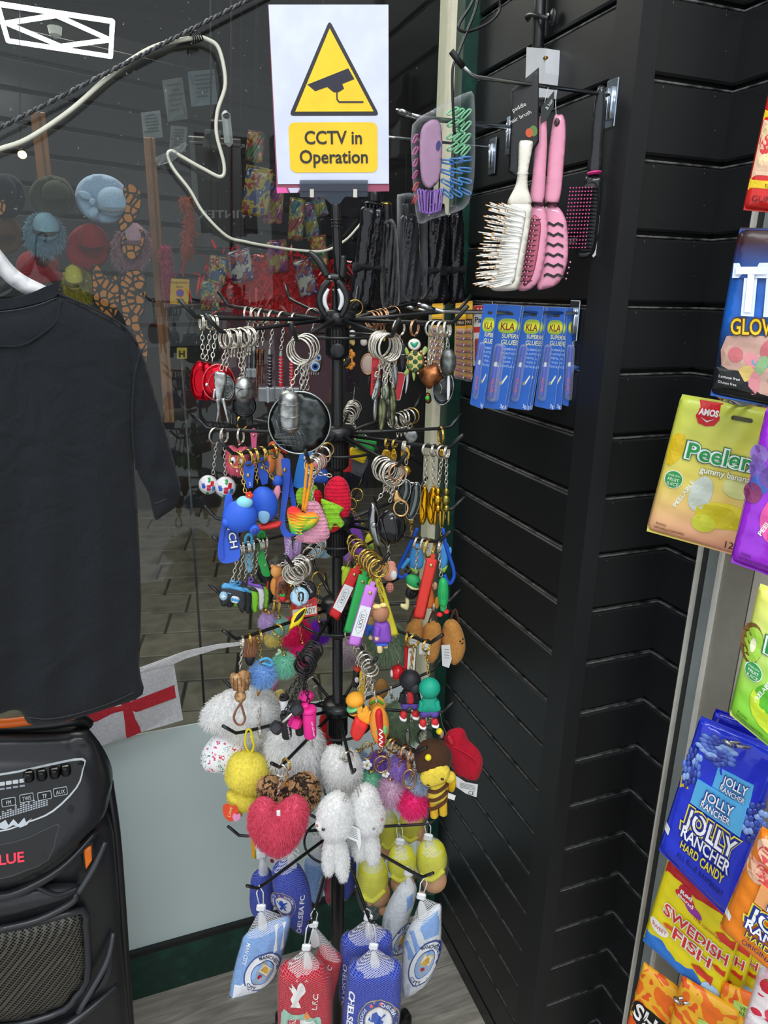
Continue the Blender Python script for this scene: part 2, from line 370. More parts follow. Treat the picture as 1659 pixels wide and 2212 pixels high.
# floor of grey planks
floor = sbox('floor', (-1.6, -1.2, -.03), (1.0, YW, -.006), 'w#3a362f')
tag(floor, 'grey oak laminate floor under the spinner rack', None)
V, Fa = box((0, 0, 0), (1.2, .188, .006), None, .0012); pmesh = None
for j in range(14):
    for i in range(3):
        c = np.array([-1.3+1.202*i-(.4 if j % 2 else 0)+.25*(j % 3), YW+.02-.19*j-.094, -.003])
        if pmesh is None: o = mk('plank', V+c, Fa, PLANK, floor, loc=None); o.location = tuple(c-wloc(floor)); o.data.vertices.foreach_set('co', V.astype(np.float32).ravel()); o.data.update(); pmesh = o.data
        else: o = bpy.data.objects.new('plank', pmesh); COL.objects.link(o); o.parent = floor; o.location = tuple(c-wloc(floor))
# slatted black walls: a backing and single boards
def slatwall(name, label, lo, hi, axis, front, n=24, z0=-.055, pitch=.1, gap=.010, base=None):
    lo = np.array(lo, float); hi = np.array(hi, float); w = sbox(name, lo, hi, 'w#0c0d0e'); tag(w, label)
    md = None; ax = 0 if axis == 'x' else 1; oth = 1-ax
    size = np.zeros(3); size[ax] = .011; size[oth] = hi[oth]-lo[oth]; size[2] = pitch-gap
    V, Fa = box((0, 0, 0), size, None, .003)
    for k in range(n):
        c = (lo+hi)/2; c[ax] = front+.0055; c[2] = z0+pitch*(k+.5)
        if c[2] < .03: continue
        if md is None: md = bpy.data.meshes.new('board'); md.from_pydata(V.tolist(), [], Fa); md.materials.append(BLACK)
        o = bpy.data.objects.new('board', md); COL.objects.link(o); o.parent = w; o.location = tuple(c-wloc(w))
    sl = size.copy(); sl[ax] = .009; sl[2] = .0028; V2, F2 = box((0, 0, 0), sl, None, .0008); ml = bpy.data.meshes.new('groove_highlight_lip'); ml.from_pydata(V2.tolist(), [], F2); ml.materials.append(LIP)
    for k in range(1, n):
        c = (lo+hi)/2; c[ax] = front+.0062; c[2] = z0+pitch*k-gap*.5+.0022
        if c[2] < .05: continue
        o = bpy.data.objects.new('groove_highlight_lip', ml); COL.objects.link(o); o.parent = w; o.location = tuple(c-wloc(w))
    return w
LIP = blotch_mat('dusty_highlight_lip', ['2c2d2e', '6a6a68', '3a3b3b', '202122'], 34, .45)  # dusty grey lip strip; its paler tone also paints in the groove highlight
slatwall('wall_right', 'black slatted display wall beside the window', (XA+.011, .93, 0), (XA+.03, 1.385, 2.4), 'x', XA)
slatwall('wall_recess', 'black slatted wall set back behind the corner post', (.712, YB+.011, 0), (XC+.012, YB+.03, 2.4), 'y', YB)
YC = pl(1510, 1180, 0, XC)[1]
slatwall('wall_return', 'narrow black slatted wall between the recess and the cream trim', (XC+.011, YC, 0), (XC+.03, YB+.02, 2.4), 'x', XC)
sbox('baseboard_right', (XA-.001, .93, 0), (XA+.012, 1.385, .046), BLACK)
# corner post: black angle strip
pe = [(XA-.003, .962), (XA-.003, .905), (.726, .905), (.726, .9085), (XA+.002, .9085), (XA+.002, .962)]
V = np.array([(x, y, z) for z in (0., 2.4) for x, y in pe]); k = 6
Fa = [(i, (i+1) % k, k+(i+1) % k, k+i) for i in range(k)]+[tuple(range(k))[::-1], tuple(range(k, 2*k))]
tag(struct('trim_1', V, Fa, 'w#1b1c1e'), 'black angle strip covering the corner of the slatted wall')
# stepped painted trim and cream wall on the right
def yat(px, py=1700): return pl(px, py, 0, XC)[1]
xs = [1431, 1435, 1448, 1474, 1480, 1541, 1544]; ys = [yat(x) for x in xs]
cols = ['w#d9d6cb', 'w#2b2d2e', 'w#8d9592', 'w#d8d6cc', 'w#908c80', 'w#3c3a36']; offs = [-.006, .002, .0, -.006, .0, .004]
for i in range(6):
    t = sbox('trim_%d' % (i+2), (XC+offs[i], ys[i+1], 0), (XC+.03, ys[i], 2.4), cols[i])
wd_ = sbox('wall_display', (XC, .42, 0), (XC+.03, ys[6], 2.4), 'w#bdb7a8'); tag(wd_, 'cream display wall behind the hanging sweets')
# window wall: green rail, frosted film, glass, cream and green posts
zt = pl(420, 1569, 1, YW)[2]; zb = pl(420, 2020, 1, YW)[2]
win = sbox('window_1', (-1.6, YW, 0), (XA+.02, YW+.05, zb-.012), 'w#10342a'); tag(win, 'shop window with green frame and frosted lower film', None)
DIRT = blotch_mat('green_paint_worn', ['123a2e', '0f3228', '17453a'], 26, .38)
win.data.materials[0] = DIRT
sbox('seal', (-1.6, YW-.004, zb-.014), (XA, YW+.02, zb), 'w#1b1d1c', win)
x0, x1 = pl(975, 0, 1, YW)[0], pl(1024, 0, 1, YW)[0]
sbox('mullion', (x0, YW-.004, zb), (x1, YW+.05, 2.5), 'w#e6dfc4', win)
sbox('mullion_bead', (x0+.012, YW-.010, zb), (x0+.018, YW-.003, 2.5), 'w#d2cbb0', win)
sbox('dark_gap_strip', (x1, YW-.001, 0), (x1+.012, YW+.05, 2.5), 'w#141615', win)  # dark strip filling the gap between cream and green posts
sbox('frame_post', (x1+.012, YW-.026, 0), (XA-.028, YW+.05, 2.5), DIRT, win)
sbox('frame_stop', (XA-.03, YW-.038, 0), (XA+.012, YW+.02, 2.5), DIRT, win)
def glass_mat():
    m, N, L, b = nodes_mat('window_glass'); out = N['Material Output']; t = N.new('ShaderNodeBsdfTransparent'); g = N.new('ShaderNodeBsdfGlossy'); g.inputs['Roughness'].default_value = .01
    g.inputs['Color'].default_value = (1, 1, 1, 1); t.inputs['Color'].default_value = (.9, .93, .91, 1); mx = N.new('ShaderNodeMixShader'); mx.inputs[0].default_value = .022
    L.new(t.outputs[0], mx.inputs[1]); L.new(g.outputs[0], mx.inputs[2])
    d = N.new('ShaderNodeBsdfDiffuse'); d.inputs['Color'].default_value = (.8, .8, .78, 1); m2 = N.new('ShaderNodeMixShader')
    tc = N.new('ShaderNodeTexCoord'); nz = N.new('ShaderNodeTexNoise'); nz.inputs['Scale'].default_value = 160; cr = N.new('ShaderNodeValToRGB')
    cr.color_ramp.elements[0].position = .72; cr.color_ramp.elements[1].position = .80; cr.color_ramp.elements[0].color = (.004,)*3+(1,); cr.color_ramp.elements[1].color = (.35,)*3+(1,)
    L.new(tc.outputs['Object'], nz.inputs['Vector']); L.new(nz.outputs[0], cr.inputs[0]); L.new(cr.outputs[0], m2.inputs[0])
    L.new(mx.outputs[0], m2.inputs[1]); L.new(d.outputs[0], m2.inputs[2]); L.new(m2.outputs[0], out.inputs[0]); return m
sbox('glass', (-1.6, YW+.012, zb), (XA, YW+.016, 2.5), glass_mat(), win)
FILM = clear_mat('frosted_film', 'd2e2e0', .93, .35)
sbox('frosted_film', (-1.6, YW+.008, zb), (x0, YW+.0115, zt), FILM, win)
# ---------------------------------------------------------------- the dim street front beyond the glass
DK = 'w#1c1c1d'
g0 = sbox('floor_street', (-3.4, YW+.06, -.05), (3.4, 6.2, -.012), 'w#3b372f'); tag(g0, 'grey stone paving of the street beyond the glass')
STONE = blotch_mat('paving_stone', ['6b6659', '857f70', '5a564b'], 5, .7)
ang = math.radians(-12); md = {}
for j in range(19):
    x = -3.2+random.uniform(0, .3); y = YW+.2+j*.24
    while x < 2.6:
        w = random.choice((.34, .42, .5, .58)); key = w
        if key not in md:
            V, Fa = box((0, 0, 0), (w-.014, .226, .02), None, .004); q = bpy.data.meshes.new('paving_slab'); q.from_pydata(V.tolist(), [], Fa); q.materials.append(STONE); md[key] = q
        cxx = x+w/2; px_, py_ = cxx*math.cos(ang)-(y-3)*math.sin(ang), cxx*math.sin(ang)+(y-3)*math.cos(ang)+3
        if YW+.35 < py_ < 5.6 and abs(px_) < 2.6:
            o = bpy.data.objects.new('paving_slab', md[key]); COL.objects.link(o); o.parent = g0; o.location = tuple(np.array([px_, py_, -.012+random.uniform(-.002, .002)])-wloc(g0)); o.rotation_euler[2] = ang
        x += w
sbox('wall_blackout_right', (2.7, YW+.06, -.05), (2.8, 6.2, 3.6), DK); sbox('wall_blackout_left', (-3.5, YW+.06, -.05), (-3.4, 6.2, 3.6), DK)  # dark side walls added to keep light off the street
sbox('ceiling_blackout', (-3.5, YW+.06, 3.5), (2.8, 6.2, 3.6), 'w#202124'); sbox('wall_blackout_back', (-3.5, 6.1, -.05), (2.8, 6.2, 3.6), 'w#262320')  # dark ceiling and back wall added to block light from outside
sbox('wall_blackout_front', (-3.5, YW+.06, 2.52), (2.8, YW+.1, 3.6), DK)  # dark strip above the window, closing the added light-blocking box
sbox('wall_side_darkener', (XC, -1.2, 0), (XC+.03, .42, 2.4), BLACK)  # unseen black wall added to darken what the window reflects
area('street_fill_light', (-.3, 3.0, 3.35), (0, 0, 0), 1.6, 1.2, 44, (1.0, .93, .83))  # unseen fill light added to brighten the paving and hats
# ================================================================ spec language: parts traced on a thing's own upright plane
class FrY(Fr):
    """plane parallel to the window at depth y"""
    def __init__(s, y, px=800, py=1106):
        s.n = np.array([0, -1.0, 0]); s.u = np.array([1.0, 0, 0]); s.A = pl(px, py, 1, y); s.s = (RW.T @ (s.A-CAM))[2]/F
class FrX(Fr):
    """plane parallel to the slatted wall at x"""
    def __init__(s, x, px=1100, py=600):
        s.n = np.array([-1.0, 0, 0]); s.u = np.array([0, -1.0, 0]); s.A = pl(px, py, 0, x); s.s = (RW.T @ (s.A-CAM))[2]/F
def near(px, py, dist):
    r = ray(px, py); return CAM+r*dist/np.hypot(r[0], r[1])
SM = 5
def parts(root, fr, specs):
    made = {}
    for sp in specs:
        op, nm, mt = sp[:3]; a = list(sp[3:]); par = root; kw = {}
        if a and isinstance(a[-1], dict): kw = a.pop()
        if '/' in nm: pn, nm = nm.split('/'); par = made[pn]
        s = fr.s; sm = True
        if op == 'E':    # ellipsoid cx cy rx ry rz d rot
            cx, cy, rx, ry = a[:4]; rz = a[4] if len(a) > 4 else rx; d = a[5] if len(a) > 5 else 0; ro = math.radians(a[6] if len(a) > 6 else 0)
            u, z = fr.u, Z; U = u*math.cos(ro)-z*math.sin(ro); W = u*math.sin(ro)+z*math.cos(ro)
            V, Fa = ell(fr.P(cx, cy, d), (rx*s, ry*s*1.03, rz*s), np.array([U, W, fr.n]), kw.get('n', 18), kw.get('m', 11))
        elif op == 'B':  # box cx cy w h depth d rot bevel
            cx, cy, w, h, dp = a[:5]; d = a[5] if len(a) > 5 else 0; ro = math.radians(a[6] if len(a) > 6 else 0); bv = a[7] if len(a) > 7 else 1.
            U = fr.u*math.cos(ro)-Z*math.sin(ro); W = fr.u*math.sin(ro)+Z*math.cos(ro)
            V, Fa = box(fr.P(cx, cy, d), (w*s, h*s*1.03, dp*s), np.array([U, W, fr.n]), bv*s); sm = False
        elif op == 'C':  # cone/cylinder x0 y0 x1 y1 r0 r1 d0 d1
            x0, y0, x1, y1, r0, r1 = a[:6]; d0 = a[6] if len(a) > 6 else 0; d1 = a[7] if len(a) > 7 else d0
            p, q = fr.P(x0, y0, d0), fr.P(x1, y1, d1); e = nrm(q-p)*min(r0, r1)*s*.25
            V, Fa = tube([p, p+e*.2, p+e, q-e, q-e*.2, q], [r0*s*.75, r0*s*.93, r0*s, r1*s, r1*s*.93, r1*s*.75], kw.get('n', 14))
        elif op == 'T':  # tube through px points
            pts, r = a[0], a[1]; d = a[2] if len(a) > 2 else 0; sub = kw.get('sub', 4); Q = catmull([p if len(p) > 2 else (p[0], p[1], d) for p in pts], sub, kw.get('closed', False)) if sub > 1 else np.array([p if len(p) > 2 else (p[0], p[1], d) for p in pts])
            V, Fa = tube([fr.P(*q) for q in Q], np.asarray(r)*s if np.isscalar(r) else np.interp(np.linspace(0, 1, len(Q)), np.linspace(0, 1, len(r)), r)*s, kw.get('n', 8), kw.get('closed', False))
        elif op == 'L':  # pillow
            pts, T = a[0], a[1]; d = a[2] if len(a) > 2 else 0; q = catmull(pts, kw.get('k', 4)) if kw.get('k', 4) > 1 else np.asarray(pts, float)
            V, Fa = pillow(fr, q, T, kw.get('R'), kw.get('step'), d, kw.get('back', 1.), kw.get('fn'))
        elif op == 'S':  # slab
            pts, th = a[0], a[1]; d = a[2] if len(a) > 2 else 0; q = catmull(pts, kw['k']) if kw.get('k', 1) > 1 else np.asarray(pts, float)
            V, Fa = slab(fr, q, th, d, kw.get('step'), kw.get('fn')); sm = False
        elif op == 'D':  # decal
            pts = a[0]; zf = a[1] if len(a) > 1 else 0; q = catmull(pts, kw['k']) if kw.get('k', 1) > 1 else np.asarray(pts, float)
            V, Fa = decal(fr, q, zf, kw.get('d', .6), kw.get('step')); sm = False
        elif op == 'X':  # lettering: nm = text
            cx, cy, h = a[:3]; V, Fa = text(fr, nm, cx, cy, h, kw.get('w'), kw.get('rot', 0), kw.get('zf', 0), kw.get('d', .8), kw.get('bold', 0), kw.get('shear', 0), kw.get('arc')); nm = 'lettering'; sm = False
        elif op == 'O':  # torus facing: cx cy R r d tilt(yaw deg) pitch
            cx, cy, R_, r_ = a[:4]; d = a[4] if len(a) > 4 else 0; ya = math.radians(a[5] if len(a) > 5 else 0); pi_ = math.radians(a[6] if len(a) > 6 else 0)
            nn = (fr.n*math.cos(ya)+fr.u*math.sin(ya))*math.cos(pi_)+Z*math.sin(pi_); V, Fa = torus(fr.P(cx, cy, d), nn, R_*s, r_*s, 22, 6)
        elif op == 'U':  # furry ball cx cy R hairpx d count
            cx, cy, R_, hl = a[:4]; d = a[4] if len(a) > 4 else 0; k = a[5] if len(a) > 5 else 2600
            V, Fa = ell(fr.P(cx, cy, d), (R_*.8*s,)*3); core = mk(nm, V, Fa, mt, par, True); made[nm] = core
            g = RNG.normal(0, 1, (k, 3)); g = nrm_rows(g); fur(fr.P(cx, cy, d)+g*R_*.74*s, g, hl*1.35*s, mt, core, 'fur', kw.get('w', .00045), kw.get('droop', .25), kw.get('jit', .35)); continue
        elif op == 'H':  # furry pillow pts T hairpx d count
            pts, T, hl = a[:3]; d = a[3] if len(a) > 3 else 0; k = a[4] if len(a) > 4 else 5000
            V, Fa = pillow(fr, catmull(pts, 4), T, kw.get('R'), kw.get('step'), d); core = mk(nm, V, Fa, mt, par, True); made[nm] = core
            P_, N_ = mesh_samples(V, Fa, k); fur(P_, N_, hl*1.35*s, kw.get('m2', mt), core, 'fur', kw.get('w', .0005), kw.get('droop', .5), kw.get('jit', .55)); continue
        elif op == 'V': V, Fa = a[0]; sm = kw.get('sm', False)
        o = mk(nm, V, Fa, mt, par, sm); made[nm] = o
        if kw.get('label'): o['label'] = kw['label']
    return made
def item(name, label, cat, A, specs, yaw=0., group=None, fr=None):
    fr = fr or Fr(A, yaw); r = thing(name, label, cat, A, group); return r, fr, parts(r, fr, specs)
# ================================================================ beyond the glass: hats, slats, lamp, papers, toys built solid in place of the window reflection
LED = glow_mat('led_tube', 'f4f7ff', 9.)
zc = 2.36; q = lambda x, y: pl(x, y, 2, zc)
lamp = thing('ceiling_lamp', 'white LED ceiling lamp of thin tubes forming a diamond in a frame', 'lamp', q(125, 66))
for a, b in (((-6, 8), (243, 46)), ((243, 46), (239, 122)), ((239, 122), (17, 88)), ((17, 88), (-6, 8)), ((14, 50), (121, 33)), ((121, 33), (238, 86)), ((238, 86), (132, 100)), ((132, 100), (14, 50))):
    mk('light_tube', *tube([q(*a), q(*b)], .0065, 8), LED, lamp)
mk('ceiling_rose', *lathe([(.02, 0), (.016, -.02), (.004, -.03)], q(118, 58), 12), 'w#8a8a80', lamp)
d_ = RW @ np.array([2600-CX, 650-CY, F]); d_[2] = 0; d_ = nrm(d_); nn_ = np.array([d_[1], -d_[0], 0])
p0 = near(150, 300, 3.15); p0[2] = 0; p1 = p0+d_*1.45; p0 = p0-d_*1.5
ws = struct('wall_mirrored_slats', *join([box((p0+p1)/2+[0, 0, 1.95]-nn_*.04, (np.linalg.norm(p1-p0), .03, 1.2), np.array([d_, -nn_, Z]))]), 'w#0e0f10'); tag(ws, 'dark slatted wall behind the hats beyond the glass')
bm_, bf_ = box((0, 0, 0), (np.linalg.norm(p1-p0), .02, .086), np.array([d_, -nn_, Z]), .003); me_ = bpy.data.meshes.new('board'); me_.from_pydata(bm_.tolist(), [], bf_); me_.materials.append(mat('p#1f2125'))
for k in range(7, 18):
    o = bpy.data.objects.new('board', me_); COL.objects.link(o); o.parent = ws; o.location = tuple((p0+p1)/2+[0, 0, .75+.1*k]-wloc(ws))
def far(px, py, dist=2.45, yaw=0): return Fr(near(px, py, dist), yaw)
def hat(label, cx, cy, rx, ry, rot, col, crown, band, kind='f', bow=False, fuzz=0, dist=2.4):
    m = kind+'#'+col; fr = far(cx, cy, dist); sp = []
    if fuzz: sp.append(('H', 'brim', m, circ(cx, cy, rx*.9, ry*.9, 14, rot), 9, 9, 0, 3000, {'w': .0012}))
    else: sp.append(('L', 'brim', m, circ(cx, cy, rx, ry, 16, rot), 7, 0, {'R': 6}))
    kx, ky, kr, kh = crown
    sp += [('E', 'crown', m, kx, ky, kr, kh, kr*.9, 12), ('T', 'band', 'f#'+band, [(kx-kr*.95, ky+kh*.35, 14), (kx-kr*.4, ky+kh*.62, 12+kr*.7), (kx+kr*.4, ky+kh*.62, 12+kr*.7), (kx+kr*.95, ky+kh*.35, 14)], 5)]
    if bow: sp += [('E', 'bow_loop', m, cx-38, cy-6, 14, 8, 6, 18, 20), ('E', 'bow_loop', m, cx-20, cy+30, 12, 9, 6, 18, -40), ('E', 'bow_knot', m, cx-22, cy+8, 7, 7, 6, 22)]
    else: sp += [('C', 'crease', m, kx-kr*.4, ky-kh*.7, kx+kr*.4, ky-kh*.8, kr*.25, kr*.25, kr*.4+6)]
    item('hat', label, 'hat', fr.A, sp, fr=fr)
hat('pale blue floppy felt hat with bow beyond the glass', 222, 430, 62, 52, 28, '9db4cf', (245, 438, 34, 30), '7d8794', bow=True)
hat('dark olive wide brimmed hat above the fluffy blue hat', 112, 425, 50, 46, 20, '34382d', (122, 420, 28, 26), '22241d')
hat('fluffy light blue cowboy hat beyond the glass', 95, 505, 46, 54, -15, '7fa0b4', (100, 490, 26, 28), '3a3f44', fuzz=1)
hat('red felt cowboy hat beyond the glass', 190, 535, 48, 52, 15, '7d1c24', (198, 520, 26, 34), '4a1015')
hat('pale pink fluffy cowboy hat beyond the glass', 283, 535, 44, 56, 10, 'a98592', (288, 510, 26, 26), '6a4a55', fuzz=1)
hat('black felt hat at the left edge beyond the glass', 12, 425, 44, 50, 0, '1b1c26', (5, 410, 28, 30), '101014')
hat('brown felt hat half hidden at the left edge beyond the glass', 10, 510, 40, 42, 0, '4a3324', (5, 500, 24, 24), '2c1e14')
hat('yellow fluffy hat behind the shirt shoulder', 168, 618, 30, 52, -12, 'b3a83c', (160, 600, 18, 26), '5a5420', fuzz=1)
fr = far(85, 580)
item('baseball_cap', 'dark red baseball cap with round badge beyond the glass', 'cap', fr.A, [
    ('E', 'crown', 'f#8a1b28', 82, 578, 44, 36, 36, 0, -8), ('L', 'visor', 'f#7c1622', [(46, 592), (88, 586), (130, 588), (132, 606), (98, 612), (60, 622)], 4, 34), ('S', 'badge', 'f#3a1016', circ(92, 566, 15, 13), 3, 34), ('E', 'button', 'f#8a1b28', 76, 543, 4, 3, 4, 6)], fr=fr)
# orange lace wings
def lace_mat():
    m, N, L, b = nodes_mat('orange_lace'); tc = N.new('ShaderNodeTexCoord'); v = N.new('ShaderNodeTexVoronoi'); v.feature = 'DISTANCE_TO_EDGE'; v.inputs['Scale'].default_value = 44
    L.new(tc.outputs['Object'], v.inputs['Vector']); cr = N.new('ShaderNodeValToRGB'); cr.color_ramp.interpolation = 'CONSTANT'; cr.color_ramp.elements[1].position = .11
    cr.color_ramp.elements[0].color = (*linear('17110e'), 1); cr.color_ramp.elements[1].color = (*linear('b06a26'), 1); L.new(v.outputs[0], cr.inputs[0]); L.new(cr.outputs[0], b.inputs['Base Color']); b.inputs['Roughness'].default_value = .7; return m
LACE = lace_mat()
for lab, pts in (('orange and black lace wings hanging highest beside the blue hat', [(268, 405), (290, 400), (304, 420), (300, 455), (285, 480), (262, 500), (258, 478), (272, 452)]),
                 ('orange and black lace wings under the pink hat', [(268, 505), (310, 500), (304, 540), (285, 560), (266, 545)]),
                 ('orange and black lace wings hanging left above the shirt shoulder', [(203, 570), (232, 600), (252, 598), (256, 660), (240, 690), (215, 665), (202, 640)]),
                 ('orange and black lace wings hanging right above the shirt shoulder', [(262, 600), (310, 590), (312, 660), (300, 700), (318, 740), (312, 790), (290, 720), (268, 690)]),
                 ('orange and black lace wings behind the dark olive hat', [(92, 380), (110, 398), (138, 385), (150, 410), (145, 450), (120, 470), (98, 455), (88, 420)]),
                 ('sliver of orange lace wings at the left edge', [(-12, 420), (8, 418), (12, 445), (6, 462), (-12, 460)])):
    fr = far(np.mean([p[0] for p in pts]), np.mean([p[1] for p in pts]), 2.36 if 'olive' not in lab else 2.62)
    r, _, mdp = item('lace_wings', lab, 'costume wings', fr.A, [('S', 'lace', LACE, pts, 3, 0, {'k': 3}), ('T', 'rim', 'f#120e0c', [(*p, 0) for p in pts], 1.6, 0, {'closed': True, 'n': 5})], fr=fr, group='orange lace wings')
# wooden posts, boas, sign, board, papers, sensor
for lab, x0_, x1_, ya, yb in (('slim light wooden post behind the hats', 76, 105, 255, 400), ('tall orange-brown wooden post right of the hats', 334, 357, 340, 905)):
    fr = far((x0_+x1_)/2, (ya+yb)/2, 2.6); item('wooden_post', lab, 'post', fr.A, [('B', 'post_body', blotch_mat('post_wood', ['7a5233', '8f6240'], 14, .6), (x0_+x1_)/2, (ya+yb)/2, x1_-x0_, yb-ya, 30, 0, 0, 2), ('B', 'cap_strip', 'w#6a4a30', (x0_+x1_)/2+3, (ya+yb)/2, 4, yb-ya, 34, 0, 0, 1)], fr=fr)
for lab, col, pts, k in (('pink feather boa beside the wooden post', 'b0476c', [(356, 535), (362, 590), (368, 650)], 2200), ('orange feather boa above the yellow street sign', 'a8523a', [(402, 430), (410, 480), (404, 555)], 2200)):
    fr = far(pts[1][0], pts[1][1], 2.5); V, Fa = tube([fr.P(*p) for p in catmull(pts, 5, False)], 9*fr.s, 8)
    r = thing('feather_boa', lab, 'feather boa', fr.A); c_ = mk('cord', V, Fa, 'f#'+col, r, True); P_, N_ = mesh_samples(V, Fa, k); fur(P_, N_, 17*fr.s, 'f#'+col, r, 'feathers', .0022, .2, .8)
fr = far(388, 630, 2.45)
item('street_sign', 'small yellow street sign with a blue and red roundel', 'sign', fr.A, [('S', 'plate', 'n#c79a2a', rrect(388, 630, 40, 55, 3, 3), 3), ('D', 'roundel', 'n#c23a3a', circ(389, 633, 9), 1.6), ('D', 'roundel_centre', 'n#34449a', circ(389, 633, 7), 1.6, {'d': 1.1}),
    ('X', 'Pedestrian', 'n#2a2416', 388, 610, 5, {'w': 35, 'zf': 1.6}), ('X', 'Zone', 'n#2a2416', 388, 619, 5, {'zf': 1.6}), ('X', 'At any', 'n#2a2416', 388, 646, 5, {'zf': 1.6}), ('X', 'time', 'n#2a2416', 388, 653, 5, {'zf': 1.6})], fr=fr)
fr = far(393, 763, 2.45)
item('hydrant_sign', 'small yellow plate with a black letter H', 'sign', fr.A, [('S', 'plate', 'n#a8923a', rrect(393, 763, 22, 24, 2), 3), ('T', 'post', 'p#3a3a3a', [(393, 772, -3), (*proj((fr.A[0], fr.A[1], 0.)), -3)], 3, 0, {'sub': 1}), ('X', 'H', 'n#17140c', 393, 764, 14, {'zf': 1.6, 'bold': .03})], fr=fr)
fr = far(470, 420, 2.75)
item('notice_board', 'black hanging board with grey mirrored capital letters', 'board', fr.A, [('B', 'panel', 'p#141416', 470, 420, 112, 215, 12, 0, 0, 3), ('B', 'top_rail', 'p#2a2a2c', 470, 313, 116, 6, 16), ('X', 'WINTER', 'n#85858a', 490, 463, 17, {'w': -120, 'zf': 6.5, 'bold': .02})], fr=fr)
for i, (lab, cx, cy, w, h, ro, col) in enumerate((('pale printed sheet pinned left of the black board', 328, 270, 42, 58, -6, '6f7577'), ('tall pale printed sheet with dark lines beside the black board', 378, 215, 44, 90, -8, '59605f'), ('bluish printed sheet high beside the white cable loop', 438, 190, 58, 76, -6, '5d6a70'), ('creased pale sheet under the bluish sheet', 385, 300, 36, 55, 4, '666a6a'), ('lowest pale sheet left of the white sensor', 458, 300, 36, 40, 8, '54595a'))):
    fr = far(cx, cy, 2.6); item('paper_sheet', lab, 'paper', fr.A, [('S', 'sheet', 'n#'+col, rrect(cx, cy, w, h, 1, ro), 1.5, 0, {'step': 14, 'fn': lambda P: 2*np.sin(P[:, 0]*.12+P[:, 1]*.07)})]+[('D', 'printed_line', 'n#33383a', rrect(cx+random.uniform(-3, 3), cy-h*.35+h*.12*k, w*random.uniform(.4, .8), 3, .5, ro), 2.6) for k in range(6)], fr=fr)
fr = far(491, 278, 2.4)
item('motion_sensor', 'white rounded sensor with black lens beyond the glass', 'sensor', fr.A, [('B', 'body', 'p#c9cdcd', 491, 278, 19, 68, 16, 0, -4, 7), ('E', 'lens', 'g#0b0b0c', 489, 252, 7, 6, 4, 8), ('B', 'bracket', 'p#9a9d9d', 468, 261, 26, 3, 6), ('T', 'stem', 'p#3a3c3c', [(456, 261), (452, -420)], 2, -4, {'sub': 1, 'n': 6})], fr=fr)
fr = far(47, 333, 2.5)
item('light_bulb', 'small warm glowing bulb left of the wooden post', 'light bulb', fr.A, [('E', 'globe', glow_mat('warm_bulb', 'ffc98a', 5.), 48, 334, 9, 8, 9), ('C', 'socket', 'p#2a2520', 44, 322, 46, 327, 5, 5), ('T', 'flex', 'p#1c1a18', [(44, 323), (40, -420)], 1, 0, {'sub': 1, 'n': 5})], fr=fr)
# hanging toy packets
TOY = [('8a701a', '7a2a1c', '2a4a28'), ('701a20', '8a7a2c', '2c3a62'), ('4a2260', '7a2a4c', '7a6a34'), ('244a5a', '75702e', '6a2024'), ('7a3020', '402452', '8a867a'), ('602850', '28506a', '7a702c')]
tl = ['yellow toy packet highest beside the black board', 'red and yellow toy packet below the yellow one', 'green edged toy packet beside the warning sheet', 'purple toy packet at the end of the white cable', 'mixed pink toy packet over the red tinsel', 'pale orange toy packet right of the purple one', 'blue toy packet behind the sign holder', 'small red toy packet left of the tinsel', 'violet toy packet above the red tinsel', 'teal toy packet low beside the feather boa', 'orange toy packet beside the sign pole', 'striped toy packet right of the sign pole']
tp = [(552, 318, 40, 66), (556, 415, 60, 105), (592, 440, 42, 90), (640, 475, 34, 90), (520, 575, 52, 70), (672, 480, 30, 84), (690, 545, 36, 70), (470, 585, 40, 60), (600, 555, 46, 70), (455, 640, 44, 62), (660, 600, 40, 80), (690, 440, 30, 56)]
for i, (lab, (cx, cy, w, h)) in enumerate(zip(tl, tp)):
    cs = TOY[i % 6]; fr = far(cx, cy, 2.3+.04*(i % 3)); ro = random.uniform(-14, 14)
    mm = blotch_mat('toy_print_%d' % (i % 6), list(cs)+['b0aca4'], 30, .2, (0, .42, .52, .66), dist=.5)
    item('toy_packet', lab, 'toy packet', fr.A, [('L', 'pouch', mm, rrect(cx, cy, w, h, 5, ro), 9, 0, {'k': 1, 'R': w*.3, 'fn': lambda x, y: 3*np.sin(x*.35+y*.2)}), ('B', 'header_card', 'n#'+cs[1], cx, cy-h*.46, w*.8, h*.12, 3, 0, ro), ('O', 'hang_hole', 'p#1a1a1a', cx, cy-h*.48, 3, 1, 2), ('T', 'hang_string', 'f#2a2a2a', [(cx, cy-h*.48), (cx+2, -500)], .5, 0, {'sub': 1, 'n': 5})], fr=fr, group='toy packets beyond the glass')
